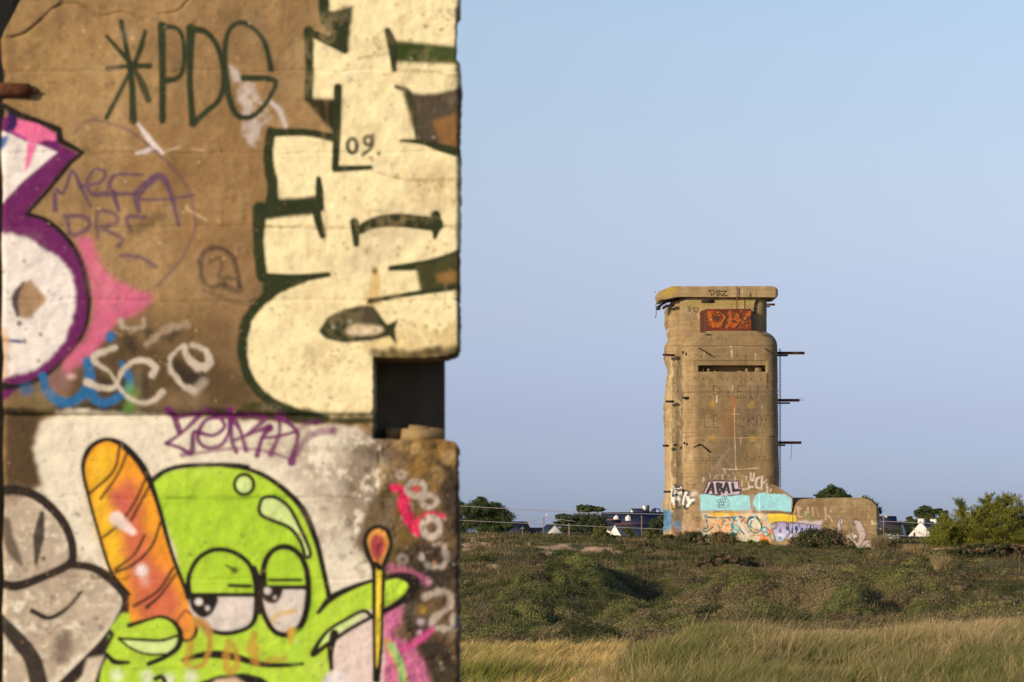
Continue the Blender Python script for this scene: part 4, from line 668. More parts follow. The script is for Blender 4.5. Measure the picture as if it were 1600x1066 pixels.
# ---------------------------------------------------------------- relief: a wall face with real thickness cut to an outline
def in_poly(P, X, Y):
    ins = np.zeros(X.shape, bool)
    for i in range(len(P)):
        x1, y1 = P[i]; x2, y2 = P[(i + 1) % len(P)]
        if y1 != y2: ins ^= ((y1 > Y) != (y2 > Y)) & (X < (x2 - x1) * (Y - y1) / (y2 - y1) + x1)
    return ins
def relief(name, P, step, D, T, mat, canvas=None, disp=None, parent=None, gx=None, gy=None, loc=None, back=False):
    P = np.array(P, float)
    gx = np.arange(P[:, 0].min() - step, P[:, 0].max() + step * 1.5, step) if gx is None else gx
    gy = np.arange(P[:, 1].min() - step, P[:, 1].max() + step * 1.5, step) if gy is None else gy
    X, Y = np.meshgrid(gx, gy); nx = len(gx)
    C = in_poly(P, (X[:-1, :-1] + X[1:, 1:]) / 2, (Y[:-1, :-1] + Y[1:, 1:]) / 2)
    j, i = np.nonzero(C); a = j * nx + i
    Q = np.stack([a, a + nx, a + nx + 1, a + 1], 1)      # faces the camera
    used = np.unique(Q); re = np.full(X.size, -1); re[used] = np.arange(len(used)); Q = re[Q]
    x = X.ravel()[used].copy(); y = Y.ravel()[used].copy()
    E = np.concatenate([Q[:, [0, 1]], Q[:, [1, 2]], Q[:, [2, 3]], Q[:, [3, 0]]]); key = E[:, 0] * (len(used) + 1) + E[:, 1]; rk = E[:, 1] * (len(used) + 1) + E[:, 0]
    B = E[~np.isin(key, rk)]; bv = np.unique(B)
    bx, by = x[bv], y[bv]; best = np.full(len(bv), 1e9); nxp = bx.copy(); nyp = by.copy()
    for k in range(len(P)):
        p, q = P[k], P[(k + 1) % len(P)]; d = q - p; t = np.clip(((bx - p[0]) * d[0] + (by - p[1]) * d[1]) / (d @ d), 0, 1)
        cx, cy = p[0] + t * d[0], p[1] + t * d[1]; dd = np.hypot(bx - cx, by - cy); m = dd < best; best[m] = dd[m]; nxp[m] = cx[m]; nyp[m] = cy[m]
    x[bv], y[bv] = nxp, nyp
    dz = disp(x, y) if disp is not None else np.zeros(len(x))
    V = np.stack([(x - 800) / F * D, D - dz, (HY - y) / F * D], 1)
    Vb = V[bv].copy(); Vb[:, 1] = D + T; m = np.full(len(used), -1); m[bv] = np.arange(len(bv)) + len(V)
    S = np.stack([B[:, 1], B[:, 0], m[B[:, 0]], m[B[:, 1]]], 1)
    cols = canvas.sample(x, y) if canvas is not None else np.zeros((len(x), 4))
    cols[:, :3] = np.minimum(cols[:, :3] / ILL, .93)
    cb = cols[bv].copy(); cb[:, 3] *= .15
    fs = [Q, S]; V = np.concatenate([V, Vb]); cols = np.concatenate([cols, cb])
    if back:
        kv = V[:len(used)].copy(); kv[:, 1] = D + T - .002; fs.append(Q[:, ::-1] + len(V)); V = np.concatenate([V, kv]); c2 = np.zeros((len(kv), 4)); cols = np.concatenate([cols, c2])
    return mesh_np(name, V, fs, mat, parent, loc, cols, 'paint', smooth=False)
# ---------------------------------------------------------------- terrain
PXC = np.array([-9000, -3000, 500, 720, 860, 930, 1000, 1100, 1200, 1350, 1480, 1600, 1900, 5000, 11000], float)
TAB = {
 2:  [5300] * 15,
 12: [1580] * 15,
 20: [1304] * 15,
 30: [1160, 1160, 1160, 1160, 1155, 1150, 1140, 1130, 1125, 1120, 1115, 1110, 1100, 1110, 1110],
 36: [1190, 1190, 1190, 1190, 1180, 1130, 1076, 1066, 1060, 1056, 1054, 1050, 1050, 1066, 1066],
 40: [1160, 1160, 1160, 1160, 1146, 1084, 1036, 1012, 1006, 1010, 1018, 1022, 1020, 1030, 1030],
 46: [1118, 1118, 1118, 1118, 1108, 1072, 1042, 1030, 1024, 1016, 1006, 1000, 996, 1016, 1016],
 51: [1056, 1056, 1056, 1056, 1052, 1044, 1032, 1026, 1020, 1008, 996, 992, 990, 1004, 1004],
 58: [1030, 1030, 1030, 1030, 1028, 1024, 1018, 1008, 1000, 988, 980, 976, 976, 994, 994],
 70: [1016, 1016, 1016, 1016, 1014, 1010, 1004, 994, 988, 984, 980, 974, 972, 980, 980],
 80: [1000, 1000, 1000, 1000, 998, 994, 986, 978, 974, 970, 966, 962, 958, 962, 962],
 95: [928, 928, 928, 928, 930, 930, 928, 920, 915, 914, 914, 914, 914, 920, 920],
 110: [893, 893, 893, 893, 895, 898, 900, 898, 896, 894, 893, 892, 893, 895, 895],
 130: [856, 856, 856, 856, 858, 862, 868, 876, 878, 880, 879, 877, 878, 878, 878],
 150: [833, 833, 833, 834, 838, 842, 846, 858, 864, 868, 866, 864, 866, 866, 866],
 165: [838, 838, 838, 839, 842, 845, 849, 856, 860, 862, 860, 858, 860, 860, 860],
 178: [846, 846, 846, 846, 848, 850, 852, 855, 857, 858, 856, 855, 856, 856, 856],
 240: [848] * 15, 400: [845] * 15, 700: [842.5] * 15, 1500: [840.5] * 15, 4000: [839.2] * 15, 15000: [838.3] * 15}
TD_ = np.array(sorted(TAB)); TZ = np.array([(HY - np.array(TAB[d], float)) / F * d for d in TD_])
_g = np.random.default_rng(9).random((400, 400))
def wn(x, y, cell, off=0):
    """smooth world noise 0..1"""
    u = np.abs(np.asarray(x) / cell + 137.3 + off) % 398; v = np.abs(np.asarray(y) / cell + 61.7 + off * 1.7) % 398
    i = u.astype(int); j = v.astype(int); a = u - i; b = v - j; a = a * a * (3 - 2 * a); b = b * b * (3 - 2 * b)
    return (_g[j, i] * (1 - a) + _g[j, i + 1] * a) * (1 - b) + (_g[j + 1, i] * (1 - a) + _g[j + 1, i + 1] * a) * b
# dune hummocks and gullies: place, distance, half width, half depth, height in metres
HUM = [(850, 92, 2.6, 7, .75), (915, 96, 1.5, 6, .45), (965, 102, .9, 4, .25), (1003, 90, .8, 7, -.4), (760, 84, 2.0, 6, .45), (880, 76, 2.2, 4, -.35), (1090, 84, 2.2, 5, .45), (1200, 84, 1.8, 5, .65), (1262, 76, .7, 4, -.35), (1320, 80, 1.7, 5, .7), (1398, 76, .6, 4, -.35), (1440, 80, 1.0, 4, .65), (1500, 84, .8, 6, -.35), (1000, 76, 1.3, 3, .35), (1140, 72, 1.2, 3, .3), (1060, 108, 2.0, 6, -.35), (1140, 117, 1.3, 3, .35), (1540, 110, 2.0, 5, .55), (1290, 128, 2.2, 5, .3), (1400, 120, 1.6, 4, .35), (900, 132, 3, 5, -.3), (780, 120, 2.5, 5, .3), (1230, 108, 1.5, 4, -.3), (1110, 39, 1.0, 4, .12), (1300, 42, .9, 3, -.12), (1450, 38, 1.0, 4, .10)]
def gz(x, y):
    x = np.asarray(x, float); y = np.asarray(y, float); y = np.maximum(y, 2.0); px = np.clip(800 + x / y * F, PXC[0] + 1, PXC[-1] - 1)
    t = np.log(y); lt = np.log(TD_); r = np.clip(np.searchsorted(lt, t) - 1, 0, len(lt) - 2); fr = (t - lt[r]) / (lt[r + 1] - lt[r]); fr = np.clip(fr, 0, 1)
    c = np.clip(np.searchsorted(PXC, px) - 1, 0, len(PXC) - 2); fc = (px - PXC[c]) / (PXC[c + 1] - PXC[c]); fc = fc * fc * (3 - 2 * fc)
    z = (TZ[r, c] * (1 - fc) + TZ[r, c + 1] * fc) * (1 - fr) + (TZ[r + 1, c] * (1 - fc) + TZ[r + 1, c + 1] * fc) * fr
    for hp, hd, hx, hy, hh_ in HUM:
        q = ((x - (hp - 800) / F * hd) / hx) ** 2 + ((y - hd) / hy) ** 2; z = z + hh_ * np.exp(-q ** 1.6)
    amp = np.clip((y - 30) / 60, 0, 1) * np.clip((400 - y) / 200, 0, 1)
    return z + amp * ((wn(x, y, 10.0, 31) - .5) * .45 * np.clip((140 - y) / 40, 0, 1) + (wn(x, y, 5.5) - .5) * .22 + (wn(x, y, 1.7, 5) - .5) * .10)
SANDC = np.array([.62, .39, .21])
SAND = [(868, 857, 22, 5), (852, 864, 9, 4), (880, 853, 9, 3), (930, 858, 17, 5), (912, 864, 8, 3), (955, 857, 9, 5), (808, 855, 8, 4), (756, 851, 12, 5), (728, 856, 9, 7), (770, 884, 9, 2.5), (738, 846, 8, 4), (965, 864, 12, 3), (825, 850, 7, 2)]
def sand_at(x, y, z):
    px = 800 + x / y * F; py = HY - z / y * F; s = np.zeros_like(px)
    n = (wn(x, y, .5, 3) - .5) * 1.5
    for cx, cy, rx, ry in SAND: s = np.maximum(s, 1.35 - np.hypot((px - cx) / rx, (py - cy) / ry) + n)
    s = np.maximum(s, np.clip(1 - np.abs(y - 54) / 5, 0, 1) * np.clip((px - 1240) / 160, 0, 1) * (.7 + n * 1.4))
    s = np.maximum(s, np.clip(1 - np.abs(px - 850) / 110, 0, 1) * np.clip((50 - y) / 8, 0, 1) * np.clip((y - 24) / 6, 0, 1) * (.3 + n))
    return np.clip(s * 2, 0, 1)
dd = np.concatenate([np.geomspace(3, 30, 24)[:-1], np.geomspace(30, 200, 420)[:-1], np.geomspace(200, 1000, 80)[:-1], np.geomspace(1000, 15000, 30)])
pp = np.concatenate([np.linspace(-8900, -700, 50)[:-1], np.linspace(-700, 640, 90)[:-1], np.linspace(640, 1660, 420)[:-1], np.linspace(1660, 2800, 90)[:-1], np.linspace(2800, 10900, 50)])
PX, DDg = np.meshgrid(pp, dd); GX = (PX - 800) / F * DDg; GZ = gz(GX, DDg); nC = len(pp)
aa = (np.arange(len(dd) - 1)[:, None] * nC + np.arange(nC - 1)[None, :]).ravel()
n1 = wn(GX, DDg, 3.2, 11)[..., None]; n2 = wn(GX, DDg, .8, 7)[..., None]
gcol = np.array([.085, .072, .030]) * (1 - n1) + np.array([.15, .115, .055]) * n1; gcol = gcol * (.75 + .5 * n2)
sd = sand_at(GX, DDg, GZ)[..., None]; gcol = gcol * (1 - sd) + SANDC * (.85 + .3 * n2) * sd
fr_ = np.clip((DDg - 200) / 300, 0, 1)[..., None]; gcol = gcol * (1 - fr_) + np.array([.05, .06, .03]) * fr_
n = NT('dune_soil'); a_ = n.attr('tint'); f_ = n.noise(3.0, 7, .7); cc = n.mix(1.0, a_.outputs['Color'], n.ramp(f_, [(.3, .65), (.7, 1.3)]), 'MULTIPLY'); M_SOIL = n.fin(cc, .95, f_, .05, .8)
tag(mesh_np('ground', np.stack([GX, DDg, GZ], -1).reshape(-1, 3), [np.stack([aa, aa + 1, aa + nC + 1, aa + nC], 1)], M_SOIL, cols=gcol.reshape(-1, 3), smooth=True), kind='structure')

# ---------------------------------------------------------------- near graffiti wall (12 m away)
DW = 12.0
cw = paint_wall()
wl = [(-2, -400), (722, -400), (719, -30), (718, 8), (713, 14), (712, 60), (712, 92), (719, 100), (721, 128), (719, 180), (720, 300), (718, 400), (719, 500), (718, 540), (714, 550), (697, 557), (640, 560), (583.5, 558), (584, 620), (583, 686.5), (628, 686), (660, 684), (664, 687), (693, 686.5), (697, 688), (712, 691), (717, 700), (716, 760), (719, 830), (717, 900), (719, 990), (717, 1066), (718, 1500), (2, 1500), (3, 1066), (5, 1010), (2, 960), (6, 900), (3, 850), (7, 790), (4, 700), (6, 640), (3, 600), (7, 560), (2, 520), (4, 450), (2, 380), (5, 300), (1, 240), (3, 190), (9, 176), (3, 165), (8, 120), (2, 92), (1, 62), (8, 50), (24, 20), (34, 0), (40, -60), (-2, -120)]
def chip(P, r, amp):
    out = []
    for (xa, ya), (xb, yb) in zip(P, P[1:] + P[:1]):
        out.append((xa, ya)); L = math.hypot(xb - xa, yb - ya)
        if min(xa, xb) > 580 and -40 < min(ya, yb) and max(ya, yb) < 1500 and L > 8:
            n = int(L / 6); nx, ny = (yb - ya) / L, -(xb - xa) / L
            for i in range(1, n):
                o = r.normal(0, amp) - (r.random() < .12) * r.uniform(1.5, 5); o = min(o, 1.2); out.append((xa + (xb - xa) * i / n - nx * abs(o) * (1 if nx > .5 else -.3), ya + (yb - ya) * i / n + ny * o * .6))
    return out
wl = chip(wl, np.random.default_rng(4), 1.1)
def wall_disp(x, y):
    c = cw; h = np.zeros(len(x)); u = np.clip(((x - c.x0)).astype(int), 0, c.W - 1); v = np.clip(((y - c.y0)).astype(int), 0, c.H - 1)
    h += c.n3[v, u] * .010 + c.n1[v, u] * .0025
    h -= .016 * np.exp(-((y - 650) / 5) ** 2) * (x < 590)
    h += np.where(y < 648, .012, 0)
    for yy in (112, 240, 355, 470, 779, 905): h -= .004 * np.exp(-((y - yy - 2 * c.n3[v, u] * 6) / 1.6) ** 2)
    for L in ([(18, 60), (40, 52), (62, 34), (88, 12), (120, 6), (140, 15), (160, 26), (192, 20), (229, 33)], [(248, 23), (278, 18), (300, -4)], [(2, 80), (8, 105), (12, 122)]):
        L = catmull(L)
        for (x1, y1), (x2, y2) in zip(L[:-1], L[1:]):
            dx, dy = x2 - x1, y2 - y1; t = np.clip(((x - x1) * dx + (y - y1) * dy) / (dx * dx + dy * dy + 1e-9), 0, 1); r = np.hypot(x - x1 - t * dx, y - y1 - t * dy)
            h = np.where(r < 5, np.minimum(h, h - .014 * np.exp(-(r / 1.7) ** 2) * .35), h)
    flake = np.array([(0, 60), (40, 52), (62, 34), (88, 12), (110, -10), (30, -10)]); h += np.where(in_poly(flake, x, y), .006, 0)
    e = np.minimum(np.where(y < 553, 720 - x, np.where(y < 690, 1e3, 718 - x)), 1e3); h -= .02 * np.clip(1 - e / 9, 0, 1) ** 2
    h -= .02 * np.clip(1 - (x - 3) / 8, 0, 1) ** 2
    lo = (x > 590) & (y > 690); h += np.where(lo, c.n1[v, u] * .010 + c.n3[v, u] * .022, 0)
    return h
rootW = empty('concrete_wall', (-1.3, DW + .3, -2.0), 'near out of focus bunker wall covered in graffiti, green cartoon figure and cream block letters', 'wall')
gx = np.arange(-4, 726, 1.55); gy = np.concatenate([np.arange(-400, -20, 12), np.arange(-20, 1085, 1.55), np.arange(1090, 1510, 14)])
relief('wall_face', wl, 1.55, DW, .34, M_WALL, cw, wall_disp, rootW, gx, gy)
b = MB(); dr = DW + .36
x0, x1 = (-4 - 800) / F * DW, (693.5 - 800) / F * (dr + .02)
b.box(x0, x1, dr, DW + .62, (HY - 1500) / F * DW, (HY + 400) / F * DW)
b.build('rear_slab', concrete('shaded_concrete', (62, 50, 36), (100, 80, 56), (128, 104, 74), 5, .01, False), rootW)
# a lip of broken stone on the notch sill
b = MB(); A = lambda px, py, d: W(px, py, d)
b.hexa([A(628, 670, DW + .02), A(692, 671, DW + .02), A(692, 671, dr), A(628, 670, dr)], [A(626, 687, DW + .02), A(696, 688, DW + .02), A(696, 688, dr), A(626, 687, dr)])
b.hexa([A(603, 668, DW + .12), A(626, 669, DW + .12), A(626, 669, dr), A(603, 668, dr)], [A(603, 686, DW + .12), A(627, 686, DW + .12), A(627, 686, dr), A(603, 686, dr)])
b.hexa([A(640, 664, DW + .10), A(668, 666, DW + .10), A(668, 666, dr), A(640, 664, dr)], [A(636, 672, DW + .08), A(676, 673, DW + .08), A(676, 673, dr), A(636, 672, dr)]); b.hexa([A(672, 668, DW + .05), A(690, 670, DW + .05), A(690, 670, dr), A(672, 668, dr)], [A(670, 674, DW + .03), A(694, 675, DW + .03), A(694, 675, dr), A(670, 674, dr)])
b.build('sill_block', concrete('broken_stone', (96, 74, 44), (150, 118, 74), (196, 160, 108), 9, .004, False), rootW)
# rusted reinforcement bar at the left
b = MB(); b.tube([A(-60, 143, DW + .05), A(-10, 141, DW - .015), A(20, 141, DW - .025), (A(46, 142, DW - .03))], [.030, .033, .030, .031], 12); b.tube([A(40, 142, DW - .03), A(60, 143, DW - .03)], [.012, .007], 8); b.build('steel_bar', plain('orange_rust', (.015, .008, .006), (.20, .07, .022), 14, .85, 0, .006), rootW, smooth=True)
# unseen block added to shade the gap, then the gap's rear wall
b = MB(); b.box(W(-1500, 0, DW)[0], W(-175, 0, DW)[0], DW - .35, DW + .7, W(0, 1500, DW)[2], W(0, -400, DW)[2]); b.box(W(-175, 0, DW)[0], W(20, 0, DW)[0], DW + 1.2, DW + 1.6, W(0, 1500, DW)[2], W(0, -400, DW)[2])
o = b.build('gap_wall_shade_block', M_BARE, loc=(-3.5, DW, -2)); tag(o, 'concrete in the narrow gap along the left edge of the graffiti wall, with an added unseen block shading it', 'wall')

# ---------------------------------------------------------------- observation tower
D0 = 178.0; ct = paint_tower()
rootT = empty('observation_tower', ((1126 - 800) / F * D0, D0 + 3, -.9), 'tall ruined concrete observation tower with a viewing slit and broken roof slab', 'tower')
def column(name, pys, Lf, Rf, dfront, depth, rL, rR, mat, dispf, parent, hole=None, dl_=1.05):
    """rounded upright mass: for every height a plan curve left side, rounded corner, front, corner, right side"""
    K = 270; rows = []
    for py in pys:
        d = dfront; s = d / F
        L = (Lf(py) - 800) * s * (1 + dl_ / d); R = (Rf(py) - 800) * s * (1 + rR / d)
        pts = [(L, dfront + depth), (L, dfront + rL + .02)]
        pts += [(L + rL - rL * math.cos(t), dfront + rL - rL * math.sin(t)) for t in np.linspace(0, math.pi / 2, 14)]
        nf = 240; xs = np.linspace(L + rL, R - rR, nf)[1:-1]; pts += [(x, dfront) for x in xs]
        pts += [(R - rR + rR * math.sin(t), dfront + rR - rR * math.cos(t)) for t in np.linspace(0, math.pi / 2, 14)]
        pts += [(R, dfront + rR + .02), (R, dfront + depth)]; rows.append(pts)
    A = np.array(rows); nr, nc = A.shape[:2]; X = A[..., 0]; Yd = A[..., 1]
    PY = np.repeat(np.array(pys)[:, None], nc, 1); Z = (HY - PY) / F * dfront
    # outward normal in plan
    gxn = np.gradient(X, axis=1); gyn = np.gradient(Yd, axis=1); ln = np.hypot(gxn, gyn) + 1e-9; nxo, nyo = gyn / ln, -gxn / ln
    PXv = 800 + X / dfront * F; h = dispf(PXv, PY, nxo, nyo); X = X + nxo * h; Yd = Yd + nyo * h
    V = np.stack([X, Yd, Z], -1).reshape(-1, 3); q = (np.arange(nr - 1)[:, None] * nc + np.arange(nc - 1)[None]).ravel()
    Qf = np.stack([q, q + nc, q + nc + 1, q + 1], 1)
    if hole is not None:
        cx = PXv.ravel()[Qf].mean(1); cy = PY.ravel()[Qf].mean(1); fr = (A[..., 1].ravel()[Qf].mean(1) < dfront + .25); Qf = Qf[~((cx > hole[0]) & (cx < hole[1]) & (cy > hole[2]) & (cy < hole[3]) & fr)]
    col = ct.sample(PXv.ravel(), PY.ravel()); col[:, :3] = np.minimum(col[:, :3] / ILL, .93)
    n0 = len(V); cen = V[:nc].mean(0); V = np.concatenate([V, [cen]]); col = np.concatenate([col, [[0, 0, 0, 0]]])
    tri = np.stack([np.arange(nc - 1), np.arange(1, nc), np.full(nc - 1, n0)], 1)
    return mesh_np(name, V, [Qf, tri], mat, parent, None, col, 'paint', smooth=True)
def tn(px, py, k=1.0):
    u = np.clip(((px - ct.x0) * ct.sc).astype(int), 0, ct.W - 1); v = np.clip(((py - ct.y0) * ct.sc).astype(int), 0, ct.H - 1); return ct.n3[v, u], ct.n1[v, u]
def Llobe(py): return 1094 - 28 * math.sqrt(max(0, 1 - (max(0, 546 - py) / 29) ** 2))
def Rlobe(py): return 1191.5 + (23 + 2.4 * min(1, max(0, (py - 540) / 200))) * math.sqrt(max(0, 1 - (max(0, 541 - py) / 24) ** 2))
def dlobe(px, py, nx, ny):
    a, b = tn(px, py); h = a * .05 + b * .02
    h = h - .10 * ((px > 1087.5) & (px < 1197.5) & (py > 563.5) & (py < 582.5) & (ny < -.3))
    h = h - .025 * np.exp(-((py - 613) / .8) ** 2) - .03 * np.exp(-((py - 683) / .8) ** 2) - .02 * np.exp(-((py - 541) / .7) ** 2)
    h = h + .03 * np.exp(-((px - 1091) / .8) ** 2) * (py > 583)
    h = h - .05 * np.exp(-((py - 803) / 2.2) ** 2) + np.where(py > 806, .03, 0)
    return h
pys = np.concatenate([np.arange(517, 546, .6), np.arange(546, 866, .85)])
column('front_bay', pys, Llobe, Rlobe, D0, 4.2, 1.05, .95, M_TOWER, dlobe, rootT, (1091.5, 1196.5, 570.5, 581.0))
b = MB(); s = D0 / F; xL, xR = (1091 - 800) * s, (1196.3 - 800) * s; zt, zb = (HY - 570.2) * s, (HY - 581.3) * s; yf, yb = D0 + .09, D0 + 1.3
b.add([(xL, yf, zt), (xR, yf, zt), (xR, yf, zb), (xL, yf, zb), (xL - .1, yb, zt), (xR + .1, yb, zt), (xR + .1, yb, zb), (xL - .1, yb, zb)], [(0, 1, 5, 4), (2, 3, 7, 6), (1, 2, 6, 5), (3, 0, 4, 7), (4, 5, 6, 7)])
b.build('viewing_slit', M_BARE, rootT)
zc = zb
for px, w_, h_ in ((1099.5, 1.2, 9), (1108, 4, 6), (1118, 5, 2.2), (1128, 9, 1.4), (1158, 12, 2), (1168, 5, 6), (1186, 12, 8)):
    b = MB(); x = (px - 800) * s; b.hexa([(x - w_ * s / 2, D0 + .35, zc), (x + w_ * s / 2, D0 + .35, zc), (x + w_ * s / 2, D0 + .9, zc), (x - w_ * s / 2, D0 + .9, zc)], [(x - w_ * s / 2.6, D0 + .4, zc + h_ * s), (x + w_ * s / 2.8, D0 + .42, zc + h_ * s * .9), (x + w_ * s / 2.6, D0 + .8, zc + h_ * s), (x - w_ * s / 2.6, D0 + .8, zc + h_ * s)]); b.build('rubble', M_BARE, rootT)
LP = np.array([(466, 1052), (470, 1045), (474, 1041), (480, 1036.5), (490, 1037.2), (500, 1036.6), (508, 1038), (515, 1040.5), (525, 1042), (532, 1041), (540, 1037.5), (547, 1036.4), (556, 1036.6), (566, 1039), (575, 1041), (588, 1040.5), (600, 1040), (612, 1038.4), (625, 1037), (650, 1037.6), (668, 1038.4), (690, 1037.2), (715, 1037.6), (740, 1038.2), (762, 1038.4), (775, 1037), (785, 1035.6), (800, 1036.6), (870, 1036.6)])
def Lsh(py): return float(np.interp(py, LP[:, 0], LP[:, 1])) 
def dsh(px, py, nx, ny):
    a, b_ = tn(px, py); h = a * .06 + b_ * .03
    fl = ((px < 1068)) * 1.0
    rough = np.clip((-nx) * 1.2, 0, 1); h = h + rough * (b_ * .10 + a * .12)
    h = h - fl * .10 * np.exp(-((px - 1053.5 + .2 * np.sin(py * .11)) / 1.5) ** 2) - fl * .14 * np.exp(-((px - 1060 + .2 * np.sin(py * .07)) / 2.2) ** 2) - fl * .06 * np.exp(-((px - 1047) / 1.0) ** 2)
    h = h - .03 * np.exp(-((py - 541) / .8) ** 2) - .03 * np.exp(-((py - 640) / .8) ** 2)
    return h
column('shaft', np.arange(466, 868, .85), Lsh, lambda py: 1198, D0 + 1.2, 3.6, 1.1, .75, M_TOWER, dsh, rootT, None, 3.6)
slab = [(1027.5, 457.5), (1029.5, 455), (1036, 452.6), (1042, 450.6), (1047, 448.2), (1052, 447.2), (1090, 447.4), (1150, 447.0), (1207, 447.2), (1213, 449.2), (1216, 453.5), (1216.2, 460), (1214.5, 464), (1209, 465), (1196, 464.6), (1110, 464.4), (1060, 464), (1054, 465), (1046, 467), (1039, 468.4), (1031.5, 468), (1028.5, 463)]
def dslab(x, y):
    e = np.clip(1216 - x, 0, 6) / 6; h = -.25 * (1 - np.sqrt(1 - (1 - e) ** 2)); a, b_ = tn(x, y)
    le = np.clip((1056 - x) / 30, 0, 1); return h + a * .03 + b_ * .02 + le * (b_ * .14 - .22 * le)
relief('roof_slab', slab, .7, D0 + .85, 3.4, M_TOWER, ct, dslab, rootT)
b = MB(); b.box((1098 - 800) * s, (1117 - 800) * s, D0 + 1.12, D0 + 1.3, (HY - 470.6) * s, (HY - 466) * s); b.build('dark_slot_block', M_DARKIRON, rootT)  # solid dark block in place of the shaded slot under the roof slab
# side foot of the tower, flush with the painted front
def dflat(x, y):
    a, b_ = tn(x, y); return a * .03 + b_ * .02 - .05 * np.exp(-((y - 803) / 2.2) ** 2) + np.where(y > 806, .03, 0)
relief('side_foot', [(1187, 770), (1198, 762), (1206.5, 756.4), (1212, 758.5), (1224, 766.5), (1232, 771.8), (1238.5, 776.5), (1239, 790), (1237, 801), (1238.5, 806), (1238.5, 870), (1187, 870)], .7, D0 - .05, 3.6, M_TOWER, ct, dflat, rootT)
# armoured observation box, rusted and painted
cr = paint_rust(); db = D0 + .35
def dbox(x, y): return -.32 * np.clip((1104 - x) / 9, 0, 1)
relief('armoured_box', [(1095, 486), (1097, 485), (1104, 483), (1173.5, 482.6), (1174, 516.8), (1095, 517)], .5, db, 1.1, M_RUSTPAINT, cr, dbox, rootT)
b = MB(); b.tube([W(1151.7, 448.5, D0 + .72), W(1151.5, 484, D0 + .72)], .032, 8); b.build('conduit', M_RUST, rootT)
b = MB(); b.tube([W(x, y, D0 + 1.1) for x, y in catmull([(1184.5, 467.5), (1181, 471), (1179.3, 477), (1179, 484), (1178.6, 490)])], .05, 8); b.build('cable', M_DARKIRON, rootT, smooth=True)
def beam(pts, th, mat=M_RUST, name='steel_beam'):
    b = MB()
    for (xa, ya, da, xb, yb_, dbb, t) in pts:
        p, q = W(xa, ya, da), W(xb, yb_, dbb); h = t * s
        b.bar(p, q, .20, h * .30); p2 = (p[0], p[1], p[2] + h * .36); q2 = (q[0], q[1], q[2] + h * .36); b.bar(p2, q2, .16, h * .26); p3 = (p[0], p[1], p[2] - h * .36); q3 = (q[0], q[1], q[2] - h * .36); b.bar(p3, q3, .16, h * .26); b.bar((p[0], p[1] + .02, p[2]), (q[0], q[1] + .02, q[2]), .12, h * .8)
    return b.build(name, mat, rootT)
for xr, y, x2, y2 in ((1257, 551.8, 1231, 555.6), (1249, 625.6, 1234, 630), (1252, 691.8, 1227, 695.8)):
    beam([(1211, y, D0 + 1.6, xr, y, D0 + 1.6, 4.4)], 4.4); beam([(1211, y2, D0 + 2.0, x2, y2, D0 + 2.0, 2.6)], 2.6, M_DARKIRON)
b = MB(); b.tube([W(1238, 626, D0 + 1.6), W(1245, 624, D0 + 1.6), W(1251, 623, D0 + 1.6), W(1256, 623.6, D0 + 1.6)], .02, 6); b.build('hanging_wire', M_WIRE, rootT); b = MB(); b.tube([W(1246, 626, D0 + 1.6), W(1251, 625.5, D0 + 1.6), W(1255, 626.8, D0 + 1.6)], .02, 6); b.build('hanging_wire', M_WIRE, rootT); b = MB(); b.tube([W(1237, 693, D0 + 1.6), W(1236.6, 706, D0 + 1.6), W(1235.6, 719, D0 + 1.6)], .014, 5); b.build('hanging_wire', M_WIRE, rootT)
for q in ((1193, 476, 1210.8, 476, 3.2, 1.9), (1193, 479.4, 1203, 479.4, 2.0, 2.1), (1040, 477.8, 1053.5, 477.4, 3.6, 1.3), (1035.5, 554.4, 1054.5, 555.4, 3.2, 1.25), (1040, 627.4, 1053, 627.6, 3.4, 1.2), (1066, 621.6, 1075.6, 621.8, 3.4, .55), (1035.5, 696.6, 1045, 696.6, 3.4, 1.3), (1052.5, 695.4, 1058, 695.8, 3.2, 1.1), (1068, 692.6, 1070.6, 692.4, 3.6, .5), (1037, 768.6, 1048, 768.6, 3.2, 1.2), (1054, 765, 1072, 766.6, 1.6, .9), (1066, 551, 1068.6, 551, 4, .5), (1095, 519.4, 1103, 519.2, 1.2, -.04), (1184, 519.2, 1192, 519.2, 1.2, -.04)):
    beam([(q[0], q[1], D0 + q[5] - .25, q[2], q[3], D0 + q[5] - .25, q[4])], q[4], M_RUST if q[0] > 1190 else M_DARKIRON)
def bracket(pts, r):
    b = MB()
    for p, q in zip(pts[:-1], pts[1:]): b.bar(W(p[0], p[1], D0 + p[2]), W(q[0], q[1], D0 + q[2]), r, r)
    b.build('bracket', M_DARKIRON, rootT)
bracket([(1091.5, 543.5, .05), (1099, 548, -.2), (1111, 555.5, -.25)], .06); bracket([(1194.5, 543.5, .05), (1201, 549, -.2), (1210, 554, -.2)], .05)
bracket([(1084, 699.4, .12), (1094, 693.8, -.12)], .075); bracket([(1094, 693.8, -.12), (1108.5, 706, -.1)], .075)
b = MB(); dl = D0 + 2.6
for px in (1217.6, 1219.8): b.bar(W(px, 545, dl), W(px, 762, dl), .035, .035)
for py in np.arange(548, 760, 5.4): b.bar(W(1217.6, py, dl), W(1219.8, py, dl), .022, .022)
for py in (556, 610, 664, 720): b.bar(W(1211, py, dl), W(1217.6, py, dl), .03, .03)
b.build('ladder', M_DARKIRON, rootT)
b = MB(); dq = D0 + 1.3
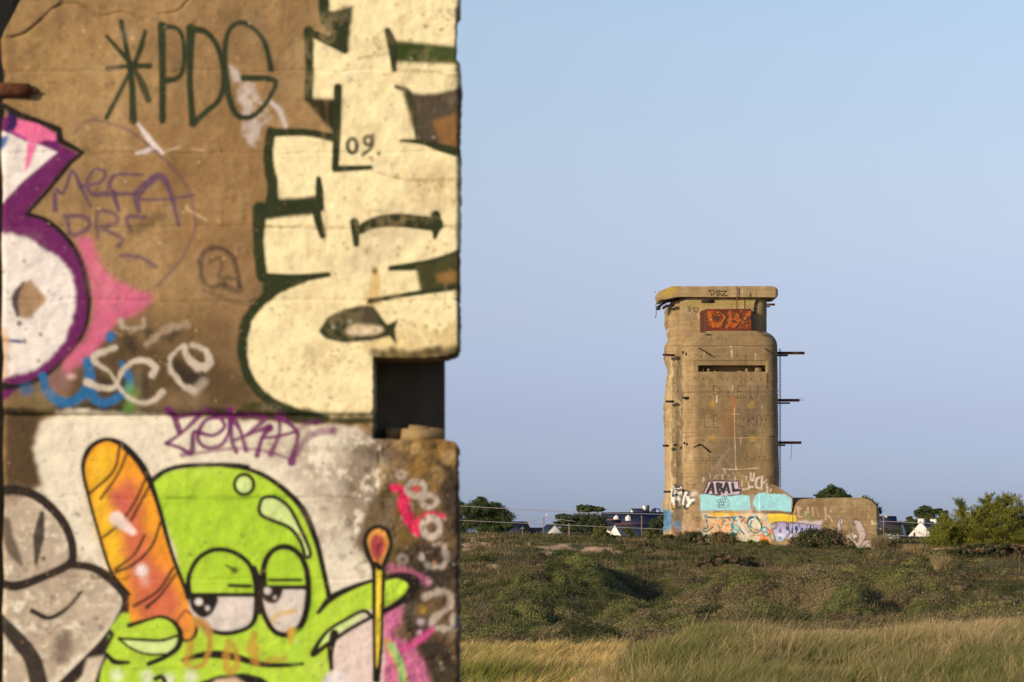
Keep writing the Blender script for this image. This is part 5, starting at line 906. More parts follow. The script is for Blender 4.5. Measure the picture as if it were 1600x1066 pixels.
for L, r in (([(1050, 468), (1042, 470), (1036, 473), (1033, 478)], .07), ([(1040, 467), (1035, 472), (1031, 479), (1026, 484)], .09), ([(1027, 482), (1031, 480)], .16), ([(1033, 472), (1035, 477)], .16), ([(1036, 483), (1038, 480), (1043, 478)], .10), ([(1033, 471), (1028, 474), (1025, 475.5), (1025.3, 485), (1025, 494), (1024, 496.5), (1023.3, 495)], .022), ([(1030, 470), (1026, 474), (1029, 476)], .02), ([(1046, 470), (1038, 475), (1040, 471)], .03), ([(1023.6, 456.5), (1024.4, 456)], .05)):
    b.tube([W(x, y, dq) for x, y in catmull(L, 4)], r, 6)
b.build('torn_reinforcement', M_DARKIRON, rootT)

# ---------------------------------------------------------------- low bunker joined to the tower
rootB = empty('bunker', ((1307 - 800) / F * D0, D0 + 3.5, -.9), 'low rounded concrete bunker painted with a crayfish, beside the tower', 'bunker')
def dbun(x, y):
    a, b_ = tn(x, y); h = a * .05 + b_ * .025
    h = h - .9 * (1 - np.sqrt(1 - (1 - np.clip(1377 - x, 0, 9) / 9) ** 2)) - .25 * (1 - np.sqrt(1 - (1 - np.clip(y - 777.5, 0, 6) / 6) ** 2)) - .3 * (1 - np.sqrt(1 - (1 - np.clip(x - 1239, 0, 8) / 8) ** 2)) * (y < 800)
    return h - .02 * np.exp(-((y - 819) / .8) ** 2)
relief('bunker_front', [(1238.7, 872), (1238.7, 802), (1240, 795), (1244, 787), (1249, 782), (1254, 779.8), (1264, 779), (1300, 777.6), (1346, 777.6), (1356, 780.4), (1364, 784.6), (1370, 790.6), (1374, 797.5), (1375.6, 803), (1376, 812), (1376.4, 872)], .75, D0 - .05, 7.5, M_TOWER, ct, dbun, rootB)
b = MB(); b.box(*(((1236 - 800) * s), ((1282 - 800) * s), D0 + 4, D0 + 7, -1.2, (HY - 776.2) * s)); b.build('rear_block', M_BARE, rootB)
b = MB(); b.box((1341 - 800) * s, (1349 - 800) * s, D0 + .4, D0 + 1.2, (HY - 778.5) * s, (HY - 777) * s); b.build('roof_patch', plain('pale_mortar', (.5, .44, .38), (.6, .52, .44), 3), rootB)

# ---------------------------------------------------------------- low concrete remains right of the bunker
def slabthing(name, label, P, d, depth, mat, cat):
    P = np.array(P, float); c = P.mean(0); base = ((c[0] - 800) / F * d, d + depth / 2, (HY - P[:, 1].max()) / F * d)
    return tag(relief(name, P, 1.2, d, depth, mat, None, lambda x, y: (wn(x, y, 6) - .5) * .05, None, loc=base), label, cat)
slabthing('low_wall', 'low pale concrete wall with orange paint and two round holes, far right', [(1536, 853.5), (1560, 852.6), (1640, 852.6), (1640, 876), (1590, 872), (1560, 866), (1545, 860)], 150, 2.2, M_CREAMC if False else M_BARE, 'wall')
lw = bpy.data.objects['low_wall']
for px, py, r in ((1570, 863, 3.6), (1592.5, 866.5, 4)):
    b = MB(); c0 = np.array(W(px, py, 149.9)); R_ = r / F * 150; t = np.linspace(0, 2 * math.pi, 17)[:-1]
    ring = lambda rr, y: [(c0[0] + rr * math.cos(a), y, c0[2] + rr * math.sin(a)) for a in t]
    V = ring(R_ * 1.15, 149.88) + ring(R_ * .85, 149.86) + ring(R_ * .8, 149.98); n_ = 16
    b.add(V, [(i, (i + 1) % n_, n_ + (i + 1) % n_, n_ + i) for i in range(n_)] + [(n_ + i, n_ + (i + 1) % n_, 2 * n_ + (i + 1) % n_, 2 * n_ + i) for i in range(n_)] + [tuple(2 * n_ + i for i in range(n_))]); b.build('drain_hole', M_DARKIRON, lw)
M_ORANGE = plain('orange_paint', (.55, .25, .02), (.72, .36, .03), 8)
b = MB(); b.box(*[W(1541, 0, 150)[0], W(1549, 0, 150)[0]], 149.9, 149.99, W(0, 855.5, 150)[2], W(0, 853.2, 150)[2]); b.box(*[W(1598, 0, 150)[0], W(1604, 0, 150)[0]], 149.9, 149.99, W(0, 871, 150)[2], W(0, 864.5, 150)[2]); b.build('paint_patch', M_ORANGE, lw)
slabthing('concrete_slab', 'flat grey concrete slab lying in the scrub right of the bunker', [(1402, 863.5), (1440, 862.6), (1478, 863.4), (1470, 869), (1462, 874), (1440, 876), (1410, 872)], 146, 3.5, M_BARE, 'slab')
slabthing('concrete_kerb', 'thin pale strip of concrete in front of the feathery tamarisk bush', [(1462, 857), (1480, 855.8), (1500, 856), (1499, 860), (1464, 860)], 152, 1.5, M_BARE, 'slab')

# ---------------------------------------------------------------- houses, 700 to 830 m away
def house(name, label, peak, d, wid, L, th, pitch=45, wall=M_RENDER, roof=M_SLATE, ch=(), ridge=False, win=None, sky=None, dormers=(), hip=0):
    p = np.array(W(peak[0], peak[1], d)); th = math.radians(th); a = np.array([math.sin(th), math.cos(th), 0]); bb = np.array([math.cos(th), -math.sin(th), 0])
    zr = p[2]; hgt = wid / 2 * math.tan(math.radians(pitch)); ze = zr - hgt; zg = float(gz(p[0], p[1])) - .3
    P = lambda u, v, z: (p[0] + a[0] * v + bb[0] * u, p[1] + a[1] * v + bb[1] * u, z)
    ctr = P(0, L / 2, zg); root = empty(name, ctr, label, 'house', 'village houses on the horizon')
    h = wid / 2; b = MB()
    b.add([P(-h, 0, zg), P(h, 0, zg), P(h, 0, ze), P(0, hip * .0, zr - .05), P(-h, 0, ze), P(-h, L, zg), P(h, L, zg), P(h, L, ze), P(0, L, zr - .05), P(-h, L, ze)] if not hip else [P(-h, 0, zg), P(h, 0, zg), P(h, 0, ze), P(0, 0, ze), P(-h, 0, ze), P(-h, L, zg), P(h, L, zg), P(h, L, ze), P(0, L, ze), P(-h, L, ze)],
          [(0, 1, 2, 3, 4), (9, 8, 7, 6, 5), (1, 6, 7, 2), (5, 0, 4, 9), (0, 5, 6, 1)]); b.build('wall', wall, root)
    t = .14; b = MB()
    if hip:
        A_, B_ = P(0, hip, zr), P(0, L - hip, zr); b.add([P(-h - .2, -.2, ze - .1), P(h + .2, -.2, ze - .1), P(h + .2, L + .2, ze - .1), P(-h - .2, L + .2, ze - .1), A_, B_], [(0, 1, 4), (1, 2, 5, 4), (2, 3, 5), (3, 0, 4, 5), (3, 2, 1, 0)])
    else:
        for sg in (-1, 1):
            e = sg * (h + .15); b.hexa([P(0, -.12, zr), P(e, -.12, ze - .15), P(e, L + .12, ze - .15), P(0, L + .12, zr)], [P(0, -.12, zr + t * 1.3), P(e, -.12, ze - .15 + t), P(e, L + .12, ze - .15 + t), P(0, L + .12, zr + t * 1.3)])
    rf = b.build('roof', roof, root)
    if ridge: b = MB(); b.tube([P(0, 0, zr + .2), P(0, L, zr + .2)], .14, 6); b.build('ridge_tiles', M_RIDGE, rf)
    for (v, wx, hh, m) in ch:
        b = MB(); b.hexa([P(-wx / 2, v - .35, zr - 1.2), P(wx / 2, v - .35, zr - 1.2), P(wx / 2, v + .35, zr - 1.2), P(-wx / 2, v + .35, zr - 1.2)], [P(-wx / 2, v - .35, zr + hh), P(wx / 2, v - .35, zr + hh), P(wx / 2, v + .35, zr + hh), P(-wx / 2, v + .35, zr + hh)])
        b.hexa([P(-wx / 2 - .08, v - .43, zr + hh), P(wx / 2 + .08, v - .43, zr + hh), P(wx / 2 + .08, v + .43, zr + hh), P(-wx / 2 - .08, v + .43, zr + hh)], [P(-wx / 2 - .08, v - .43, zr + hh + .12), P(wx / 2 + .08, v - .43, zr + hh + .12), P(wx / 2 + .08, v + .43, zr + hh + .12), P(-wx / 2 - .08, v + .43, zr + hh + .12)]); b.build('chimney', m, rf)
    for (u, z, ww, hh) in (win or ()):
        b = MB(); b.hexa([P(u, -.06, z), P(u + ww, -.06, z), P(u + ww, .1, z), P(u, .1, z)], [P(u, -.06, z + hh), P(u + ww, -.06, z + hh), P(u + ww, .1, z + hh), P(u, .1, z + hh)]); fo = b.build('window', M_GLASS, root)
    for (v, q) in dormers:   # gabled dormer on the slope towards the camera
        sg = 1; k = .14; u0 = sg * h * k; zz = zr - hgt * k + .1
        b = MB(); b.add([P(u0 + 1.6, v - q, zz - 1.6), P(u0 + 1.6, v + q, zz - 1.6), P(u0 + 1.6, v + q, zz - q + .1), P(u0 + 1.6, v, zz), P(u0 + 1.6, v - q, zz - q + .1), P(u0 - .6, v - q, zz - q + .1), P(u0 - .6, v + q, zz - q + .1), P(u0 - .6, v, zz)], [(0, 1, 2, 3, 4), (4, 3, 7, 5), (3, 2, 6, 7), (0, 4, 5), (1, 6, 2)]); b.build('dormer', wall, rf)
    for (v, ww, k0, k1) in (sky or ()):
        b = MB(); q = [P(h * k0, v, zr - hgt * k0 + .3), P(h * k0, v + ww, zr - hgt * k0 + .3), P(h * k1, v + ww, zr - hgt * k1 + .3), P(h * k1, v, zr - hgt * k1 + .3)]; b.hexa(q, [(x, y, z + .06) for x, y, z in q]); b.build('skylight', M_SKYLIGHT, rf)
    return root
house('slate_house', 'dark slate roofed house with small chimneys right of the big left pine', (823, 816), 720, 7, 9, -62, 45, M_BROWNROOF, M_SLATE, ((5, .8, .8, M_RENDER), (7.5, .8, .6, M_RENDER)))
house('low_house', 'long low brownish roof beside the street lamp, left of the cypress', (866, 825.5), 725, 5, 6.2, -90, 35, M_RENDER, M_BROWNROOF)
house('white_gable_house', 'white gable half hidden by the spreading cypress', (866, 820), 622, 5.2, 6, -14, 45, M_RENDER, M_SLATE)
house('white_gable_cottage', 'white gable end and blue slate roof with red ridge, between cypress and tower', (960.8, 820), 700, 7.2, 12.5, 57, 45, M_RENDER, M_SLATE, (), True)
house('long_slate_house', 'long blue slate roof with two white dormers behind the cottages', (940, 801.5), 770, 9.5, 17.2, 90, 45, M_RENDER, M_SLATE, ((10.4, 1.0, -1.4, M_CREAM),), False, None, None, ((3.9, .75), (7.1, .75)))
house('gabled_slate_house', 'small slate roof with white gable and white chimney, above the long roof', (987, 795.5), 830, 4.6, 5.4, 62, 42, M_RENDER, M_SLATE, ((4.3, 1.1, .9, M_RENDER),))
house('hip_roof_house', 'dark hipped roof with a skylight touching the tower edge', (1011, 794), 830, 6, 4.9, 90, 35, M_RENDER, M_SLATE, ((.3, .3, .7, M_DARKIRON),), False, None, ((2.6, 1.2, .25, .7),), (), 1.9)
house('lean_house', 'low slate roof with white wall piece behind the cypress, near the red ridge', (948, 813.5), 740, 5, 3.6, 84, 45, M_RENDER, M_SLATE, (), True)
house('white_cottage', 'bright white cottage gable with wide chimney and one small window, right of bunker', (1438.6, 815.6), 750, 7.4, 8.0, 35, 45, M_RENDER, M_SLATE, ((.36, 1.7, .75, M_RENDER), (7.6, 1.7, .7, M_RENDER)), False, ((-2.1, -.1, .55, 1.0),))
house('ridge_house', 'dark slate roof just right of the bunker', (1372, 807.5), 780, 6, 4.9, 88, 45, M_RENDER, M_SLATE, ((2.2, .9, .35, M_CREAM),))
house('grey_house', 'grey roofed house with small pale gable among trees right of the bunker', (1410, 816.5), 760, 5, 4.5, -60, 45, M_RENDER, M_BROWNROOF)
house('hidden_house', 'white chimney and gable showing through the top of the tamarisk', (1514, 805), 780, 4.5, 5, 40, 45, M_RENDER, M_SLATE, ((.36, .9, 1.0, M_RENDER),))

# ---------------------------------------------------------------- poles and wires
def pole(name, label, px, ytop, ybot, d, r, cat, lamp=False):
    zb_ = float(gz((px - 800) / F * d, d)); top = W(px, ytop, d); root = empty(name, (top[0], d, zb_), label, cat, 'utility poles before the village' if not lamp else None)
    b = MB(); b.tube([(top[0], d, zb_ - .2), (top[0], d, top[2])], [r, r * .75], 8); b.build('post', M_WOOD, root)
    if lamp:
        b = MB(); b.tube([(top[0], d, top[2] - .3), (top[0] + .25, d, top[2] + .35), (top[0] + .5, d, top[2] + .55)], .05, 6); b.build('arm', M_WIRE, root)
        b = MB(); x, z = top[0] + .5, top[2] + .6; b.hexa([(x - .1, d - .15, z - .08), (x + .6, d - .12, z + .05), (x + .6, d + .12, z + .05), (x - .1, d + .15, z - .08)], [(x - .05, d - .1, z + .12), (x + .5, d - .06, z + .2), (x + .5, d + .06, z + .2), (x - .05, d + .1, z + .12)]); b.build('lamp_head', M_RENDER, root)
    else:
        b = MB(); b.bar((top[0] - .3, d, top[2] - .25), (top[0] + .3, d, top[2] - .25), .08, .08); b.build('crossbar', M_WOOD, root)
pole('street_lamp', 'street lamp post left of the cypress, in front of the sky', 849.5, 809, 825, 600, .14, 'street lamp', True)
pole('utility_pole', 'wooden pole standing in front of the cypress and white gable', 889.5, 818, 836, 330, .10, 'utility pole')
pole('utility_pole', 'short thin post by the left pine, in front of the slate house', 816.8, 822.5, 834, 330, .07, 'utility pole')
pole('utility_pole', 'wooden pole before the long slate roof, near the tower', 1002.8, 806, 830, 600, .14, 'utility pole')
pole('utility_pole', 'pale pole rising before the small roof right of the bunker', 1381, 806, 838, 420, .10, 'utility pole')
def wire(label, pts, d, r):
    P = catmull(pts, 10); b = MB(); b.tube([W(x, y, d) for x, y in P], r, 5); c = W(*P[len(P) // 2], d); tag(b.build('overhead_wire', M_WIRE, loc=c), label, 'wire', 'overhead wires')
wire('upper of the two pale wires crossing behind the tower', [(560, 781), (715, 790.5), (890, 800), (1036, 803.8), (1200, 809), (1375, 814.6), (1480, 819), (1760, 829)], 300, .030)
wire('lower of the two pale wires crossing behind the tower', [(560, 806), (715, 813), (890, 821), (1036, 827), (1200, 833), (1375, 836), (1450, 839.5)], 300, .028)
wire('thin dark wire running to the street lamp', [(820, 816), (836, 813), (849, 810.6), (866, 811), (900, 815)], 600, .05)

# ---------------------------------------------------------------- plants
def leaves(P, size, col, rng, asp=.5, up=None, nrm=None, jit=.55):
    N = len(P); u = rng.normal(size=(N, 3))
    if up is not None and nrm is None: u[:, 2] = np.abs(u[:, 2]) + up
    w_ = rng.normal(size=(N, 3))
    if nrm is not None: w_ = nrm + rng.normal(size=(N, 3)) * jit; w_ /= np.linalg.norm(w_, axis=1)[:, None]; u = np.cross(w_, u)
    u /= np.linalg.norm(u, axis=1)[:, None] + 1e-9; v = np.cross(u, w_); v /= np.linalg.norm(v, axis=1)[:, None] + 1e-9
    u = u * size[:, None]; v = v * (size * asp)[:, None]
    V = np.stack([P - u, P + v, P + u, P - v], 1).reshape(-1, 3); Q = np.arange(4 * N).reshape(-1, 4); return V, Q, np.repeat(col, 4, 0)
def blades(P, h, w, lean, col, rng, tipcol=None):
    N = len(P); t = rng.uniform(0, math.pi, N); s_ = np.stack([np.cos(t), np.sin(t) * 1.0, np.zeros(N)], 1) * w[:, None] / 2; L = np.concatenate([lean, np.zeros((N, 1))], 1) * h[:, None]; Z = np.zeros((N, 3)); Z[:, 2] = h
    V = np.stack([P - s_, P + s_, P + .55 * Z + L * .35 - s_ * .8, P + .55 * Z + L * .35 + s_ * .8, P + Z * .95 + L - s_ * .15, P + Z * .95 + L + s_ * .15], 1).reshape(-1, 3)
    i = np.arange(N) * 6; Q = np.concatenate([np.stack([i, i + 1, i + 3, i + 2], 1), np.stack([i + 2, i + 3, i + 5, i + 4], 1)]); C = np.repeat(col, 6, 0).reshape(N, 6, 3)
    if tipcol is not None: C[:, 4:] = tipcol[:, None]; C[:, 2:4] = (C[:, 2:4] + tipcol[:, None]) / 2
    return V, Q, C.reshape(-1, 3)
def mixc(a, b, t): t = np.clip(t, 0, 1)[:, None]; return np.array(a) * (1 - t) + np.array(b) * t

# near dune grass -------------------------------------------------
rng = np.random.default_rng(21)
GREEN, OLIVE, STRAW, TAN = (.070, .098, .018), (.16, .16, .045), (.40, .31, .125), (.42, .30, .16)
def grass(name, n_, d0, d1, p0, p1, h0, h1, w0, keep, strawf, lean0=(.25, 0), per=60, rad=.13):
    """blades gathered in tussocks, each tussock with its own height, colour and lean"""
    M = max(20, n_ // per); dc = d0 * (d1 / d0) ** rng.random(M); pc = rng.uniform(p0, p1, M); xc = (pc - 800) / F * dc; kc = keep(pc, dc, xc, gz(xc, dc)) > rng.random(M); dc, pc, xc = dc[kc], pc[kc], xc[kc]; M = len(dc)
    hc = rng.uniform(.6, 1.15, M) * (.6 + .8 * wn(xc, dc, 1.4, 2)); sc_ = (rng.random(M) - .5) * .9 + (wn(xc, dc, 1.3, 4) - .5) * 1.4; lc = np.stack([rng.normal(0, .22, M), rng.normal(0, .2, M)], 1); rc = rad * rng.uniform(.6, 1.5, M)
    t = rng.integers(0, M, n_); off = rng.normal(0, 1, (n_, 2)); off *= (rc[t] / (.5 + np.hypot(off[:, 0], off[:, 1])))[:, None] * 1.2; x = xc[t] + off[:, 0]; d = dc[t] + off[:, 1]; px = pc[t]; z = gz(x, d); N = n_
    h = rng.uniform(h0, h1, N) * hc[t]; w_ = w0 * (d / 40) * rng.uniform(.6, 1.4, N)
    s_ = strawf(px, d, x) + sc_[t] + (rng.random(N) - .5) * .7
    col = mixc(GREEN, OLIVE, s_ * 2); c2 = mixc(OLIVE, STRAW, s_ * 2 - 1); m = (s_ > .5)[:, None]; col = np.where(m, c2, col); col = col * rng.uniform(.65, 1.35, (N, 1))
    tip = mixc(OLIVE, TAN, s_) * rng.uniform(.8, 1.25, (N, 1)); ln = off * 2.4 + lc[t] + rng.normal(0, .16, (N, 2)) + np.array(lean0)
    bent = rng.random(N) < .10; ln[bent] *= 2.6; h[bent] *= .8
    return blades(np.stack([x, d, z - .02], 1), h, w_, ln, col * 1.2, rng, tip * 1.2)
def join(name, parts, mat, **k):
    V = []; Q = []; C = []; n_ = 0
    for v, q, c in parts: V.append(v); Q.append(q + n_); C.append(c); n_ += len(v)
    return mesh_np(name, np.concatenate(V), [np.concatenate(Q)], mat, cols=np.concatenate(C), **k)
near = [grass('a', 150000, 29, 47, 850, 1680, .17, .34, .010, lambda px, d, x, z: np.clip((px - 880) / 80, .0, 1) * (.35 + .65 * (wn(x, d, .35, 9) > .33)), lambda px, d, x: .04 + .26 * np.clip((d - 38) / 5, 0, 1) + .75 * np.clip((1010 - px) / 90, 0, 1)),
        grass('b', 8000, 30, 46, 880, 1680, .32, .52, .006, lambda px, d, x, z: .1 + .9 * (wn(x, d, .8, 12) > .55), lambda px, d, x: 1.0 + 0 * px, (.35, 0), 7, .2)]
tag(join('dune_grass', near, M_GRASS), 'tall marram grass on the near dune, green below with dry tan tips', 'grass', kind='stuff')
left = [(lambda g: (g[0], g[1], g[2] * np.array([1.30, 1.28, 1.0])))(grass('a', 105000, 42, 64, 420, 960, .16, .36, .010, lambda px, d, x, z: np.clip(1.1 - sand_at(x, d, z), .12, 1), lambda px, d, x: .62 + .3 * (wn(x, d, 2.5, 3) - .5), (.5, 0))), grass('a', 14000, 30, 44, 420, 930, .10, .26, .011, lambda px, d, x, z: .5 + 0 * px, lambda px, d, x: .5 + 0 * px, (.5, 0)),
        grass('c', 30000, 47, 62, 900, 1680, .10, .26, .011, lambda px, d, x, z: np.clip(1.2 - sand_at(x, d, z), .25, 1), lambda px, d, x: .85 + 0 * px, (.3, 0))]
tag(join('dry_grass', left, M_GRASS), 'yellow windblown grass in the hollow beside the graffiti wall', 'grass', kind='stuff')

# scrub on the slope ----------------------------------------------
def region(px, d):
    """scrub height over the slope"""
    a = np.clip((np.interp(px, [640, 760, 860, 930, 980, 1010, 1060], [80, 84, 94, 104, 108, 96, 60]) - d) / 6, 0, 1) * np.clip((d - np.interp(px, [640, 720, 860, 930, 1000], [60, 60, 60, 62, 70])) / 4, 0, 1) * (px < 1060)
    b_ = np.clip((np.interp(px, [880, 980, 1080, 1200, 1300, 1400, 1490, 1560, 1700], [62, 84, 98, 104, 104, 98, 88, 80, 76]) - d) / 6, 0, 1) * np.clip((d - np.interp(px, [880, 1000, 1200, 1480, 1700], [56, 62, 59, 60, 62])) / 4, 0, 1) * (px > 870)
    return np.maximum(a * 1.15, b_)
def domes(xc, dc, R, H, per, col, sz, rng, jit=.5, spread=1.0, core=.80):
    """rounded shrubs: leaves over a lumpy dome, facing outward, so light falls on one side and shade on the other"""
    w_ = R * np.maximum(R, H); t = rng.choice(len(R), int(per * len(R)), p=w_ / w_.sum()); N = len(t); o = rng.normal(size=(N, 3)); o[:, 2] = np.abs(o[:, 2]) - .12; o /= np.linalg.norm(o, axis=1)[:, None]
    ph = rng.uniform(0, 6.28, (len(R), 4)); az = np.arctan2(o[:, 1], o[:, 0]); el = np.arcsin(np.clip(o[:, 2], -1, 1))
    lump = 1 + .16 * np.sin(3 * az + ph[t, 0]) * np.cos(el) + .13 * np.sin(5 * az + ph[t, 1] + 2 * el) * np.cos(el) + .12 * np.sin(7 * el + ph[t, 2]) + .09 * np.sin(9 * az + ph[t, 3]) * np.cos(el)
    rr = (1 - .38 * rng.random(N) ** 2.2) * lump; zc = gz(xc, dc); P = np.stack([xc[t] + o[:, 0] * R[t] * rr, dc[t] + o[:, 1] * R[t] * rr * spread, zc[t] - .04 + o[:, 2] * H[t] * rr], 1)
    n_ = o / np.stack([R[t], R[t], H[t]], 1); n_ /= np.linalg.norm(n_, axis=1)[:, None]; c = col[t] * rng.uniform(.7, 1.3, (N, 1)) * (.85 + .3 * (lump - .8)[:, None]); tip = rng.random(N) < .10; c[tip] = c[tip] * 1.35 + np.array([.02, .015, .0])
    LV, LQ, LC = leaves(P, rng.uniform(.6, 1.3, N) * sz, c, rng, .45, None, n_, jit)
    # solid inner hull of every shrub, coloured darker for the shade inside
    A_, E_ = np.meshgrid(np.linspace(0, 2 * math.pi, 25)[:-1], np.linspace(-.15, 1.5, 10)); A_, E_ = A_.ravel()[None], E_.ravel()[None]; p0, p1, p2, p3 = (ph[:, i:i + 1] for i in range(4))
    lm = 1 + .16 * np.sin(3 * A_ + p0) * np.cos(E_) + .13 * np.sin(5 * A_ + p1 + 2 * E_) * np.cos(E_) + .12 * np.sin(7 * E_ + p2) + .09 * np.sin(9 * A_ + p3) * np.cos(E_)
    lm = lm * (core + rng.normal(0, .045, lm.shape)); Rn, Hn = R[:, None], H[:, None]
    CV = np.stack([xc[:, None] + np.cos(A_) * np.cos(E_) * Rn * lm, dc[:, None] + np.sin(A_) * np.cos(E_) * Rn * lm, zc[:, None] - .04 + np.sin(E_) * Hn * lm], -1).reshape(-1, 3)
    b_ = (np.arange(9)[:, None] * 24 + np.arange(24)[None]).ravel(); b2 = (np.arange(9)[:, None] * 24 + (np.arange(24)[None] + 1) % 24).ravel(); q_ = np.stack([b_, b2, b2 + 24, b_ + 24], 1)
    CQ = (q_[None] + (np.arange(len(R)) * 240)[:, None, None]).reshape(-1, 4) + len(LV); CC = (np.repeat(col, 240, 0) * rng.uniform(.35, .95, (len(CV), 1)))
    return np.concatenate([LV, CV]), np.concatenate([LQ, CQ]), np.concatenate([LC, CC])
def scatter(n_, ok, r0, r1, d0, d1, rng, gap=.62, p0=380, p1=1720, tries=14000):
    xs = np.zeros(0); ds = np.zeros(0); rs = np.zeros(0)
    for _ in range(tries):
        d = rng.uniform(d0, d1); px = rng.uniform(p0, p1); x = (px - 800) / F * d; q = ok(px, d)
        if q <= 0 or rng.random() > q: continue
        r = rng.uniform(r0, r1) if rng.random() > .2 else rng.uniform(r0, r1) * 1.35
        if len(xs) and (np.hypot(xs - x, ds - d) < gap * (rs + r)).any(): continue
        xs = np.append(xs, x); ds = np.append(ds, d); rs = np.append(rs, r)
        if len(xs) >= n_: break
    return xs, ds, rs
SPEC = np.array([(.066, .078, .023), (.108, .118, .033), (.160, .164, .046), (.188, .168, .056), (.175, .135, .068), (.20, .16, .075)])
def plant_shade_tones(x, d, rng, bias=0.0):
    t = wn(x, d, 5.5, 81) * .9 + wn(x, d, 2.0, 83) * .35 + rng.normal(0, .26, len(x)) + bias; k = np.clip((t * 6.0 - 1.0), 0, 4.99); i = k.astype(int); f = (k - i)[:, None]; return (SPEC[i] * (1 - f) + SPEC[i + 1] * f) * np.exp(rng.normal(0, .20, (len(x), 1)))  # plant colours spread wide; the dark patches also imitate shaded pockets
rng = np.random.default_rng(33)
rok = lambda px, d: float(region(np.array([px]), np.array([d]))[0])
xs, ds, rs = scatter(1150, rok, .26, .70, 56, 112, rng, .60, tries=20000); px = 800 + xs / ds * F
Hs = rs * rng.uniform(.32, .80, len(rs)) * (1.0 + .2 * np.exp(-((px - 905) / 60) ** 2) + .1 * np.exp(-((px - 1300) / 120) ** 2))
bias = -.02 + np.where(px < 830, .30 * np.clip((830 - px) / 80, 0, 1) * (ds < 84), 0) - .22 * np.exp(-((px - 905) / 60) ** 2) - .06 * np.exp(-((px - 1300) / 140) ** 2)  # browner at far left; darker colours at two spots imitate shaded pockets
SCOL = plant_shade_tones(xs, ds, rng, bias)
# canopy: the joined upper surface of all these shrubs, then leaves standing on it
gx_ = np.arange(-10.5, 24.5, .055); gd_ = np.arange(55.5, 113, .075); CX, CD = np.meshgrid(gx_, gd_); REG = region(800 + CX / CD * F, CD)
CH = REG * (.10 + .16 * wn(CX, CD, 1.3, 23)); CO = plant_shade_tones(CX.ravel(), CD.ravel(), np.random.default_rng(3), .02).reshape(CX.shape + (3,)); CO = CO * .0 + (CO.mean((0, 1)) * .55)[None, None] + .35 * boxblur(CO[..., 0], 6)[..., None] * np.array([1, .95, .45])  # cover between the shrubs, colour darkened for the shade in the gaps
for x_, d_, r_, h_, c_ in zip(xs, ds, rs, Hs, SCOL):
    i0, i1 = np.searchsorted(gx_, [x_ - r_ * 1.2, x_ + r_ * 1.2]); j0, j1 = np.searchsorted(gd_, [d_ - r_ * 1.2, d_ + r_ * 1.2]); sx, sd2 = CX[j0:j1, i0:i1], CD[j0:j1, i0:i1]; an = np.arctan2(sd2 - d_, sx - x_); q_ = np.hypot(sx - x_, sd2 - d_) / (r_ * (1 + .14 * np.sin(3 * an + x_ * 9) + .09 * np.sin(5 * an + d_ * 7))); hq = h_ * np.clip(1 - q_ ** 2.6, 0, 1) ** .6
    m = hq > CH[j0:j1, i0:i1]; CH[j0:j1, i0:i1][m] = hq[m]; CO[j0:j1, i0:i1][m] = c_
CH = CH + REG * (.16 * (wn(CX, CD, .42, 29) - .5) + .10 * (wn(CX, CD, .19, 30) - .5)) * np.clip(CH * 3, 0, 1); sm_ = np.clip(REG / .4, 0, 1); CH = CH * sm_ * sm_ * (3 - 2 * sm_); GZc = gz(CX, CD); TOP = GZc + CH
ddx = np.gradient(TOP, .055, axis=1); ddy = np.gradient(TOP, .075, axis=0); NR = np.stack([-ddx, -ddy, np.ones_like(ddx)], -1); NR /= np.linalg.norm(NR, axis=-1, keepdims=True)
wq = (CH > .03).astype(float); wq *= 1.0 + 1.2 * np.clip(np.hypot(ddx, ddy), 0, 2.5); wq *= (80 / CD) ** 1.0; cdf = np.cumsum(wq.ravel()); N = 980000; id_ = np.searchsorted(cdf, rng.random(N) * cdf[-1]); jj, ii = np.unravel_index(np.minimum(id_, CX.size - 1), CX.shape)
P = np.stack([CX[jj, ii] + rng.uniform(-.03, .03, N), CD[jj, ii] + rng.uniform(-.04, .04, N), TOP[jj, ii]], 1) + NR[jj, ii] * rng.uniform(-.09, .05, N)[:, None]
cl = CO[jj, ii] * rng.uniform(.62, 1.38, (N, 1)); tp = rng.random(N) < .07; cl[tp] = cl[tp] * 1.5 + np.array((.02, .018, 0))
V1 = leaves(P, rng.uniform(.6, 1.35, N) * .026 * (P[:, 1] / 80) ** .5, cl, rng, .45, None, NR[jj, ii], .55)
ny_, nx_ = CX.shape; q0 = (np.arange(ny_ - 1)[:, None] * nx_ + np.arange(nx_ - 1)[None]); qk = ((CH[:-1, :-1] > .004) & (CH[1:, 1:] > .004)); q0 = q0[qk]; cv = np.stack([CX, CD, TOP - .09 + .05 * (wn(CX, CD, .11, 44) - .5)], -1).reshape(-1, 3); us = np.unique(np.concatenate([q0, q0 + 1, q0 + nx_, q0 + nx_ + 1])); rm = np.full(CX.size, -1); rm[us] = np.arange(len(us))
V4 = (cv[us], rm[np.stack([q0, q0 + 1, q0 + nx_ + 1, q0 + nx_], 1)], (CO.reshape(-1, 3)[us] * rng.uniform(.45, .95, (len(us), 1))))  # opaque under-surface, colour darkened for the shade beneath the leaves
N = 60000; d = rng.uniform(56, 112, N); px = rng.uniform(620, 1720, N); x = (px - 800) / F * d; z = gz(x, d); hh = region(px, d) * (.06 + .30 * wn(x, d, 1.15, 23)); k = hh > .05; d, px, x, z, hh = d[k], px[k], x[k], z[k], hh[k]; N = len(d)
V2 = blades(np.stack([x, d, z], 1), hh * rng.uniform(.6, 1.5, N) + .05, np.full(N, .018) * d / 80, rng.normal(.05, .35, (N, 2)), plant_shade_tones(x, d, rng, .08) * rng.uniform(.3, .8, (N, 1)), rng)  # low filler blades, darkened like the shaded gaps they fill
